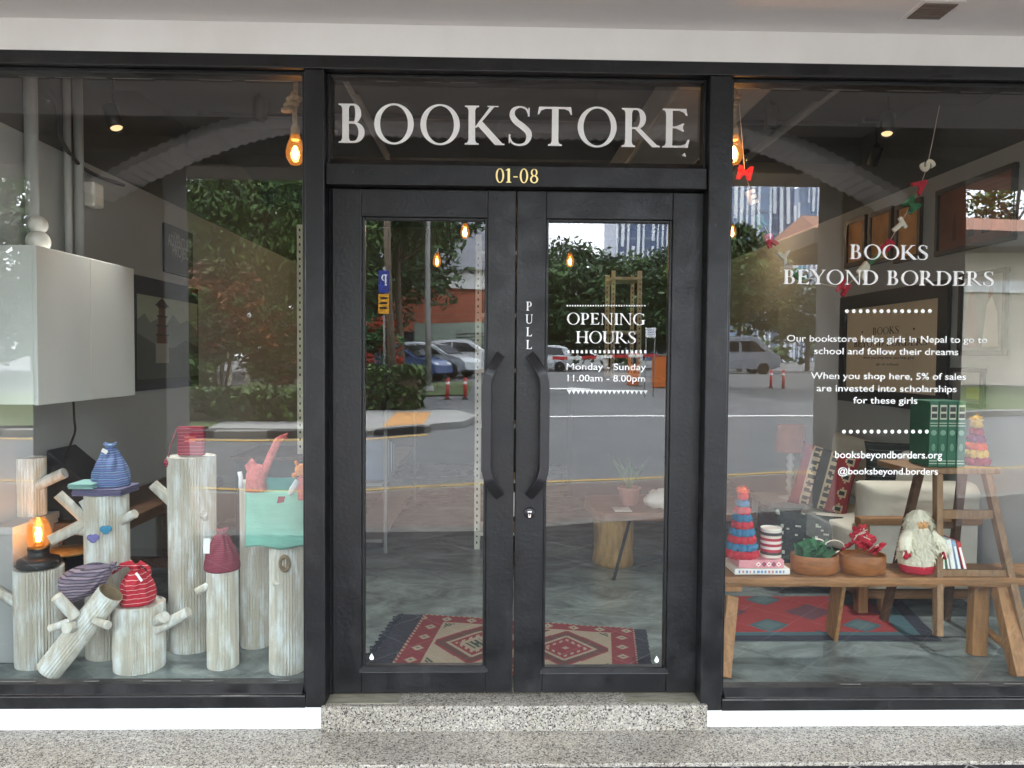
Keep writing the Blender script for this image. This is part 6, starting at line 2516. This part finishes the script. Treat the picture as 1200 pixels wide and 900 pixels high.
for i in range(2600):
    f = rg.random()
    z = (.085+.275*f)*k
    r_ = 0
    for (ra, za), (rb, zb_) in zip(prof, prof[1:]):
        if za <= z <= zb_:
            r_ = ra+(rb-ra)*(z-za)/max(1e-6, zb_-za)
    an = rg.uniform(0, 6.28)
    o = Vector((math.cos(an), math.sin(an)*.8, .12)).normalized()
    c_ = b+Vector((math.cos(an)*r_, math.sin(an)*r_*.72, z))
    if .268*k < z < .322*k and abs(math.atan2(c_.x-b.x, -(c_.y-b.y))) < .6:
        continue
    tuft(c_, o, rg.uniform(.022, .045), rg.uniform(.003, .0065))
for i in range(260):
    s_ = rg.choice((-1, 1))
    f = rg.random()
    c0_ = b+Vector((s_*(.06+.048*f)*k, -.01-.05*f, (.225-.09*f)*k))
    d_ = Vector((rg.gauss(0, 1), rg.gauss(0, 1), rg.gauss(0, .5))).normalized()
    tuft(c0_+d_*.033*k, d_, rg.uniform(.02, .034), rg.uniform(.0025, .005))
mb.build('robe', 'fur_white', t, norm=False)
mat('doll_skin', (214, 160, 104), rough=.7, var=.12, vs=30)
mb = MB().ball(b+Vector((-.004, -.034*k, .288*k)), .04*k, 16, 12, sc=(1.0, .75, .8))
mb.ball(b+Vector((-.004, -.066*k, .284*k)), .009*k, 8, 6)
mb.build('face', 'doll_skin', t)
for s_ in (-1, 1):
    MB().ball(b+Vector((-.004+s_*.014*k, -.062*k, .297*k)), .003, 8, 6).build('eye', 'cable_black', t)
    mb = MB().ball(b+Vector((s_*.110*k, -.065, .118*k)), .02*k, 12, 10, sc=(.9, .9, 1.25))
    mb.ball(b+Vector((s_*.096*k, -.075, .122*k)), .009*k, 8, 6, sc=(1, 1, 1.3))
    mb.build('mitten', 'felt_red', t)
MB().lathe(b, [(.07*k, .001), (.094*k, .006), (.1*k, .03), (.1*k, .05*k)], 28, sq=(1, .78)).build('boot_hem', 'felt_red', t)

# books leaning behind the ladder's left leg
for i, (px, c_, h, th, lab) in enumerate(((1107, (70, 160, 80), .185, .02, 'green spined thin book, leftmost of the leaning row behind the ladder leg'), (1113, (206, 222, 206), .19, .012, 'very thin pale green book second in the leaning row'),
                                         (1119, (236, 238, 236), .186, .025, 'white book in the middle of the leaning row'), (1126, (150, 176, 206), .182, .02, 'light blue book fourth in the leaning row'), (1133, (206, 70, 70), .178, .022, 'red and white book at the right end of the leaning row'))):
    p = on(px, 668, .36)
    Mt = Matrix.Translation(p) @ Matrix.Rotation(R(-7-2.2*i), 4, 'Y')
    t = thing('leaning_book', lab, 'book', p, 'leaning row of books on the bench')
    MB().box(-th/2, th/2, 0, .14, .002+.006*i*.6, h, M=Mt).build('cover', 'any_paint', t, bevel=.002) if False else None
    mb = MB().box(-th/2, th/2, 0, .14, .004+.0022*i, h, lin(c_), M=Mt)
    mb.build('cover', 'any_paint', t, bevel=.002)
    MB().box(-th*.28, th*.28, -.0012, 0, .03, h-.03, lin((250, 250, 246)), M=Mt).build('spine_label', 'any_paint', t)

# ladder shelf standing over the bench
t = thing('ladder_shelf', 'old wooden trestle ladder standing over the bench with books on its top board', 'ladder', (1.95, .5, 0))
zt_ = at(1110, 546, .5).z
xl_, xr_ = at(1058, 546, .47).x, at(1166, 546, .47).x
MB().box(xl_, xr_, .42, .74, zt_-.032, zt_).build('top_board', 'wood_ladder', t, bevel=.005)
a, b = at(1099, 548, .46), at(1098.5, 745, .27)
leg((a.x, .46, zt_-.032), (b.x, .265, b.z), .034, .045, m='wood_ladder')
a2, b2 = at(1156, 548, .46), at(1208, 775, .22)
leg((a2.x, .46, zt_-.032), (b2.x, .235, b2.z), .036, .045, m='wood_ladder')
c_, d = at(1079, 556, .72), Vector((at(1052, 640, .9).x, .98, .001))
leg((c_.x, .72, zt_-.032), (d.x-.02, 1.0, .001), .04, .04, m='wood_dark')
c3 = at(1128, 570, .74)
leg((c3.x, .74, zt_-.032), (c3.x+.1, 1.02, .001), .04, .04, m='wood_dark')
f = lambda A_, B_, s_: Vector(A_)*(1-s_)+Vector(B_)*s_
LA_, LB_ = Vector((a.x, .46, zt_)), Vector((b.x, .265, b.z))
RA_, RB_ = Vector((a2.x, .46, zt_)), Vector((b2.x, .235, b2.z))
for s_ in (.29, .645):
    p, q = f(LA_, LB_, s_), None
    zz = p.z
    k = (RA_.z-zz)/(RA_.z-RB_.z)
    q = f(RA_, RB_, k)
    MB().bar(p+Vector((.012, .012, 0)), q+Vector((-.012, .012, 0)), .024, .046, up=(0, 0, 1)).build('rung', 'wood_ladder', t, bevel=.003)
MB().bar((c_.x-.01, .85, .62), (c3.x+.04, .85, .62), .024, .04).build('rung', 'wood_dark', t)

# green encyclopedias on the ladder's top board
mat('cloth_green', (22, 92, 66), rough=.5, var=.15, vs=20)
x0 = at(1088, 540, .45).x
x1 = at(1131, 540, .45).x
hb = at(1110, 470, .45).z-zt_
for i in range(4):
    w = (x1-x0)/4
    xx = x0+w*i
    t = thing('green_book', ('leftmost', 'second', 'third', 'rightmost')[i]+' of the four thick green books on the ladder top', 'book', (xx+w/2, .55, zt_), 'thick green books on the ladder top')
    MB().box(xx+.001, xx+w-.001, .45, .64, zt_+.001, zt_+hb).build('cover', 'cloth_green', t, bevel=.004)
    mb = MB()
    mb.box(xx+w*.14, xx+w*.86, .4485, .45, zt_+hb*.72, zt_+hb*.94, lin((206, 206, 186)))
    mb.box(xx+w*.2, xx+w*.8, .4478, .4484, zt_+hb*.84, zt_+hb*.91, lin((40, 44, 42)))
    mb.box(xx+w*.2, xx+w*.8, .4478, .4484, zt_+hb*.745, zt_+hb*.81, lin((40, 44, 42)))
    for z_ in (.62, .66, .05, .09):
        mb.box(xx+w*.08, xx+w*.92, .4487, .45, zt_+hb*z_, zt_+hb*(z_+.012), lin((190, 200, 176)))
    mb.ball((xx+w*.5, .4495, zt_+hb*.52), w*.3, 12, 8, lin((120, 160, 134)), sc=(1, .05, 1))
    mb.ball((xx+w*.5, .4495, zt_+hb*.3), w*.26, 12, 8, lin((100, 146, 120)), sc=(.8, .05, 1.6))
    mb.build('spine_label', 'any_paint', t, norm=False)
pom_tree((at(1143, 538, .56).x, .56, zt_), .062, .235, ('pom_crimson', 'pom_yellow', 'pom_orange', 'pom_purple'), 'red orange and purple pompom tree on the ladder top', 'pom_yellow', nr=6)

# sofa with cushions, lamp, rug
t = thing('sofa', 'low wooden sofa with cream cushions behind the bench', 'sofa', (2.6, 1.8, 0))
mat('cream_fabric', (214, 208, 194), rough=.95, var=.06, vs=6, bump=.3, bs=40)
x0 = at(1006, 610, 1.15).x
zr = at(1060, 606, 1.15).z
MB().box(x0, x0+.06, 1.12, 1.19, .001, zr-.045).build('arm_post', 'wood_leg', t, bevel=.004)
MB().box(x0-.005, XR-.06, 1.115, 1.195, zr-.0445, zr).build('arm_rail', 'wood_bench', t, bevel=.006)
MB().box(x0, XR-.06, 1.14, 1.19, .09, .14).build('base_rail', 'wood_bench', t)
MB().box(x0+.062, XR-.07, 1.15, 1.17, .15, zr-.05).build('side_panel', 'cream_fabric', t)
MB().box(x0, XR-.06, 1.195, 2.9, .10, .3).build('base', 'wood_dark', t)
MB().box(x0+.15, x0+.2, 1.14, 1.19, .001, .09).build('foot', 'wood_leg', t)
def pillow(c_, w, h, d, Mr, m, label=None, group=None, name='cushion', cat='cushion', parent=None, tint=None):
    mb = MB()
    def P(sgn):
        def F(u, v):
            x_, y_ = u*2-1, v*2-1
            e = (1-x_**4)*(1-y_**4)
            px_ = x_*(1-.06*(1-abs(y_)**2)*0-.05*(y_*y_)*(1 if abs(x_) < 1 else 1))
            k_ = 1-.07*(1-x_*x_)*(abs(y_)**6)-.07*(1-y_*y_)*(abs(x_)**6)
            b_ = .5*d*sgn*(max(0, e)**.45)*(1+.12*noise.noise(Vector((x_*2, y_*2, sgn+w*5))))
            return Vector(c_)+Mr @ Vector((x_*w/2*k_, b_, y_*h/2*k_))
        return F
    mb.sheet(P(-1), 32, 32, col=tint or (1, 1, 1))
    mb.sheet(P(1), 32, 32, col=tint or (1, 1, 1))
    o = mb.build(name, m, parent)
    if label:
        tag(o, label, cat, group)
    return o
pillow((x0+.45, 1.75, .40), .95, .2, 1.1, Matrix.Identity(3), 'cream_fabric', parent=t, name='seat_cushion')
pillow((x0+.5, 1.36, zr+.06), .85, .27, .3, Matrix.Identity(3), 'cream_fabric', 'long cream bolster lying behind the sofa arm', name='bolster', cat='cushion')
pillow((XR-.2, 2.1, .72), 1.5, .5, .22, Matrix.Rotation(R(90), 3, 'Z'), 'cream_fabric', parent=t, name='back_cushion')
def kil(u, v):
    x_, y_ = u*2-1, v*2-1
    red, cr, bk = lin((150, 44, 52)), lin((200, 180, 150)), lin((44, 42, 44))
    if -.62 < x_ < -.3 or .02 < x_ < .26:
        q_ = (v*9) % 1-.5
        w_ = (x_+.46)/.16 if x_ < 0 else (x_-.14)/.12
        return bk if q_*q_*4+w_*w_*.6 < .4 else cr
    if -.3 <= x_ <= .02:
        return bk
    if .5 < x_ < .85:
        q_ = (v*4) % 1-.5
        w_ = (x_-.67)/.16
        d_ = q_*q_*9+w_*w_
        return cr if .3 < d_ < .9 else bk if d_ <= .3 else red
    return red
pillow(at(966, 562, 1.85), .40, .46, .16, (Matrix.Rotation(R(14), 3, 'Y') @ Matrix.Rotation(R(-25), 3, 'Z')), 'any_cloth', 'red woven cushion with dark banded stripes leaning on the sofa', tint=kil)
stripes('floral_dark', [((34, 40, 38), 5), ((60, 72, 66), 1), ((26, 30, 30), 3), ((120, 128, 118), .4)], .06)
pillow(at(1058, 546, 1.75), .52, .34, .16, Matrix.Rotation(R(-10), 3, 'Z'), 'floral_dark', 'dark patterned cushion leaning at the back of the sofa')
def bot(u, v):
    n_ = noise.noise(Vector((u*16, v*11, 3)))
    n2 = noise.noise(Vector((u*30, v*24, 9)))
    return lin((176, 186, 170)) if n_ > .3 and n2 > .0 and u < .6 else lin((34, 50, 44)) if n2 > 0 else lin((24, 36, 34))
zc_ = at(958, 634, 1.62)
pillow(zc_, .62, .38, .17, Matrix.Rotation(R(6), 3, 'Y') @ Matrix.Rotation(R(-8), 3, 'X'), 'any_cloth', 'dark green botanical print cushion standing behind the wooden bowls', tint=bot)
t = thing('ottoman', 'low dark ottoman under the botanical print cushion', 'ottoman', (zc_.x, 1.7, 0))
MB().box(zc_.x-.28, zc_.x+.24, 1.52, 1.95, .03, zc_.z-.19).build('body', 'black_fabric', t, bevel=.02)
for x_ in (-.22, .18):
    MB().box(zc_.x+x_-.02, zc_.x+x_+.02, 1.6, 1.65, .001, .03).build('foot', 'wood_dark', t)
# lamp with orange shade on a side table
q = at(928, 585, 3.15)
t = thing('side_table', 'small pale side table behind the sofa with the orange shaded lamp', 'table', (q.x, 3.2, 0))
MB().box(q.x-.25, q.x+.25, 3.0, 3.5, q.z-.05, q.z).build('top', 'laminate_white', t, bevel=.005)
for x_ in (-.22, .22):
    for y_ in (3.04, 3.46):
        MB().box(q.x+x_-.02, q.x+x_+.02, y_-.02, y_+.02, .001, q.z-.05).build('leg', 'laminate_white', t)
t = thing('table_lamp', 'table lamp with orange drum shade and pale beaded stem', 'lamp', (q.x, 3.2, q.z))
MB().lathe((q.x, 3.2, q.z), [(.1, .001), (.1, .015), (.02, .03)]+[(.02+.016*(k % 2), .05+.035*k) for k in range(11)]+[(.012, .45)], 18).build('stem', 'ceramic_white', t)
MB().lathe((q.x, 3.2, q.z+.42), [(.13, 0), (.115, .24)], 28, caps=False).build('shade', mat('shade_orange', (206, 120, 84), rough=.8, var=.1), t, norm=False)

A, B, C_, D_ = fl(845, 752), fl(1085, 752), fl(1036, 700), fl(845, 700)
def rug2(u, v):
    i, j = int(u*90), int(v*60)
    red, teal, navy, lt = lin((150, 52, 54)), lin((64, 96, 104)), lin((44, 47, 62)), lin((84, 108, 112))
    if v < .1:
        return navy
    if u > .9 or v < .16:
        return teal
    d = abs((i % 44)-22)+abs((j % 36)-18)*1.15
    if d < 7:
        return lt
    if d < 10:
        return teal
    if d < 22:
        return red
    return lin((96, 60, 70)) if d > 30 else red
t = thing('floor_rug', 'red and teal zigzag rug on the floor under the bench', 'rug', ((A.x+B.x)/2, A.y+.3, 0))
mb = MB()
rug_cells(mb, A, B, C_, D_, 90, 60, rug2)
mb.build('woven_field', 'any_cloth', t, norm=False)
mb = MB()
mb.sheet(lambda u, v: (B*(1-v)+C_*v)+Vector((.09*u+.01*noise.noise(Vector((v*25, 1, 0))), 0, .006)), 4, 30)
mb.build('fringe', 'navy_cloth', t, norm=False)

# ---- pictures on the right wall
def wall_frame(name, label, cat, pl, pr, ptl, pbl, ptr, pbr, bw, fm, im, group=None, icol=(255, 255, 255)):
    ya, yb, za, zb = wall_rect(pl, pr, ptl, pbl, ptr, pbr, XR-.03)
    t = thing(name, label, cat, (XR, (ya+yb)/2, za), group)
    mb = MB()
    y0_, y1_ = min(ya, yb), max(ya, yb)
    mb.box(XR-.035, XR-.006, y0_, y1_, za, za+bw)
    mb.box(XR-.035, XR-.006, y0_, y1_, zb-bw, zb)
    mb.box(XR-.035, XR-.006, y0_, y0_+bw, za+bw, zb-bw)
    mb.box(XR-.035, XR-.006, y1_-bw, y1_, za+bw, zb-bw)
    mb.build('frame', fm, t, bevel=.003)
    MB().box(XR-.018, XR-.007, y0_+bw*.98, y1_-bw*.98, za+bw*.98, zb-bw*.98).build('print', im, t)
    return t, y1_-bw, y0_+bw, za+bw, zb-bw
mat('frame_walnut', (60, 42, 32), rough=.5, var=.3, vs=6, stretch=(1, 1, 6))
mat('frame_black', (26, 26, 28), rough=.45)
mat('art_tan', (214, 154, 92), rough=.8, var=.35, vs=3.5)
mat('art_brown', (120, 74, 50), rough=.7, var=.3, vs=3)
mat('art_grey', (128, 124, 118), rough=.7, var=.25, vs=3)
mat('sign_cream', (228, 206, 174), rough=.8, var=.05)
wall_frame('wall_picture', 'leftmost of the three small tan pictures in brown frames', 'picture', 991, 1014, 257, 313, 254, 310, .035, 'frame_walnut', 'art_tan', 'small tan pictures on the right wall')
wall_frame('wall_picture', 'middle of the three small tan pictures in brown frames', 'picture', 1018, 1045, 249, 309, 243, 307, .035, 'frame_walnut', 'art_tan', 'small tan pictures on the right wall')
wall_frame('wall_picture', 'rightmost of the three small tan pictures in brown frames', 'picture', 1049, 1079, 240, 306, 232, 305, .035, 'frame_walnut', 'art_tan', 'small tan pictures on the right wall')
t, yl, yr, za, zb = wall_frame('wall_picture', 'large framed photograph of temple figures high on the right wall', 'picture', 1097, 1190, 222, 300, 192, 281, .03, 'frame_black', 'art_brown')
mb = MB()
X = XR-.0195
def sil(u0, u1, v0, v1, c_):
    f_ = lambda u, v: (X, yl+(yr-yl)*u, za+(zb-za)*v)
    um = (u0+u1)/2
    mb.add([f_(u0, v0), f_(u1, v0), f_(u1-.01, v0+(v1-v0)*.6), f_(um+.015, v0+(v1-v0)*.75), f_(um, v1), f_(um-.015, v0+(v1-v0)*.75), f_(u0+.01, v0+(v1-v0)*.6)], [tuple(range(7))], lin(c_))
for u0, u1, v1, c_ in ((.2, .27, .62, (96, 52, 36)), (.3, .36, .55, (130, 72, 46)), (.42, .52, .8, (36, 28, 26)), (.62, .74, .5, (40, 40, 34)), (.76, .9, .52, (160, 90, 56))):
    sil(u0, u1, .14, v1, c_)
for k in range(7):
    v = .4+k*.08
    mb.add([(X+.0006, yl+(yr-yl)*.4, za+(zb-za)*v), (X+.0006, yl+(yr-yl)*.98, za+(zb-za)*v), (X+.0006, yl+(yr-yl)*.98, za+(zb-za)*(v+.04)), (X+.0006, yl+(yr-yl)*.4, za+(zb-za)*(v+.04))], [(0, 1, 2, 3)], lin((150, 84, 54)))
mb.build('figure', 'any_matte', t, norm=False)
t, yl, yr, za, zb = wall_frame('framed_sign', 'cream framed sign lettered with the shop name in a broad black frame', 'sign', 985, 1112, 345, 470, 332, 484, .115, 'frame_black', 'sign_cream')
mb = MB()
X = XR-.0192
ax = lambda s_, y, z: (X, yl+(yr-yl)*s_, z)
hz = zb-za
def sline(s, u0, u1, v, h, fn=serif_line):
    tm = MB()
    fn(tm, s, u0, u1, za+hz*v, hz*h, 0)
    for i, q_ in enumerate(tm.v):
        tm.v[i] = (X+q_[1]*.5, yl+(yr-yl)*q_[0], q_[2])
    mb.add(tm.v, tm.f, (1, 1, 1))
sline('BOOKS', .33, .62, .66, .085)
sline('BEYOND BORDERS', .1, .9, .52, .075)
sline('when you shop here, you help girls', .22, .78, .375, .028, fn=sans_line)
sline('go to school', .38, .62, .30, .028, fn=sans_line)
for u in (.2, .77):
    mb.add([(X, yl+(yr-yl)*(u+.01*math.cos(k)), za+hz*(.70+.014*math.sin(k))) for k in range(6)], [tuple(range(6))])
mb.build('lettering', 'cable_black', t, norm=False)
t, yl, yr, za, zb = wall_frame('wall_picture', 'dark edged grey picture of seated figures to the right of the framed sign', 'picture', 1124, 1180, 326, 416, 308, 417, .03, 'frame_black', 'art_grey')
mb = MB()
X = XR-.0195
f_ = lambda u, v: (X, yl+(yr-yl)*u, za+(zb-za)*v)
for c_, P in (((150, 96, 84), [(.1, .05), (.4, .05), (.36, .5), (.26, .8), (.16, .78), (.08, .4)]), ((206, 196, 180), [(.5, .05), (.9, .05), (.85, .5), (.72, .72), (.6, .6)]), ((120, 70, 56), [(.62, .7), (.72, .68), (.76, .82), (.66, .88)])):
    mb.add([f_(u, v) for u, v in P], [tuple(range(len(P)))], lin(c_))
mb.build('figure', 'any_matte', t, norm=False)
t, yl, yr, za, zb = wall_frame('wall_picture', 'small low picture with a yellow green patch below the grey one', 'picture', 1112, 1152, 432, 474, 430, 480, .025, 'frame_black', 'art_grey')
MB().box(XR-.0196, XR-.0182, min(yl, yr)+.02, (yl+yr)/2, za+.03, zb-.1).build('patch', mat('art_yellow', (170, 170, 70), rough=.8), t)
q = wl(1160, 490, XR-.05)

# ---- felt letter garland hung across the window
Yg = .33
t = thing('letter_garland', 'drooping garland of red white and green felt letters across the bench window', 'garland', at(990, 120, Yg))
S_ = [(866, 118), (873, 203), (882, 231), (893, 258), (904, 281), (919, 303), (938, 318), (960, 332), (988, 338), (1013, 317), (1026, 303), (1039, 289), (1053, 265), (1068, 240), (1079, 217), (1087, 194), (1101, 124)]
mb = MB().tube([tuple(at(x_, y_, Yg)) for x_, y_ in S_], .0016, 5)
mb.build('string', 'ribbon', t)
mat('felt_white', (230, 222, 206), rough=.95, var=.08, vs=30)
mat('felt_pink', (200, 50, 90), rough=.95, var=.15, vs=30)
for ch, px, py, m_, rot in (('M', 873, 203, 'felt_red', -12), ('E', 881, 231, 'felt_white', 20), ('R', 893, 258, 'felt_green', 24), ('R', 904, 281, 'felt_pink', 25), ('Y', 919, 303, 'felt_white', 12), ('C', 938, 320, 'felt_green', 10), ('H', 988, 337, 'felt_red', -30),
                            ('R', 1013, 317, 'felt_white', -40), ('I', 1026, 303, 'felt_green', -45), ('S', 1040, 288, 'felt_red', -45), ('T', 1053, 265, 'felt_white', -48), ('M', 1068, 240, 'felt_green', -50), ('A', 1079, 217, 'felt_red', -52), ('S', 1087, 194, 'felt_white', -60)):
    vs, fs = text_geo(ch, extrude=.07, offset=.05)
    ca = Vector(((min(v.x for v in vs)+max(v.x for v in vs))/2, (min(v.y for v in vs)+max(v.y for v in vs))/2, 0))
    q = at(px, py, Yg-.008)
    Mr = Matrix.Rotation(R(-rot), 3, 'Y')
    rgk = random.Random(px)
    tw = Matrix.Rotation(R(rgk.uniform(-28, 28)), 3, 'Z')
    MB().add([q+Mr @ (tw @ Vector(((v.x-ca.x)*.097, -(v.z)*.1, (v.y-ca.y)*.09))) for v in vs], fs).build('felt_letter', m_, t)
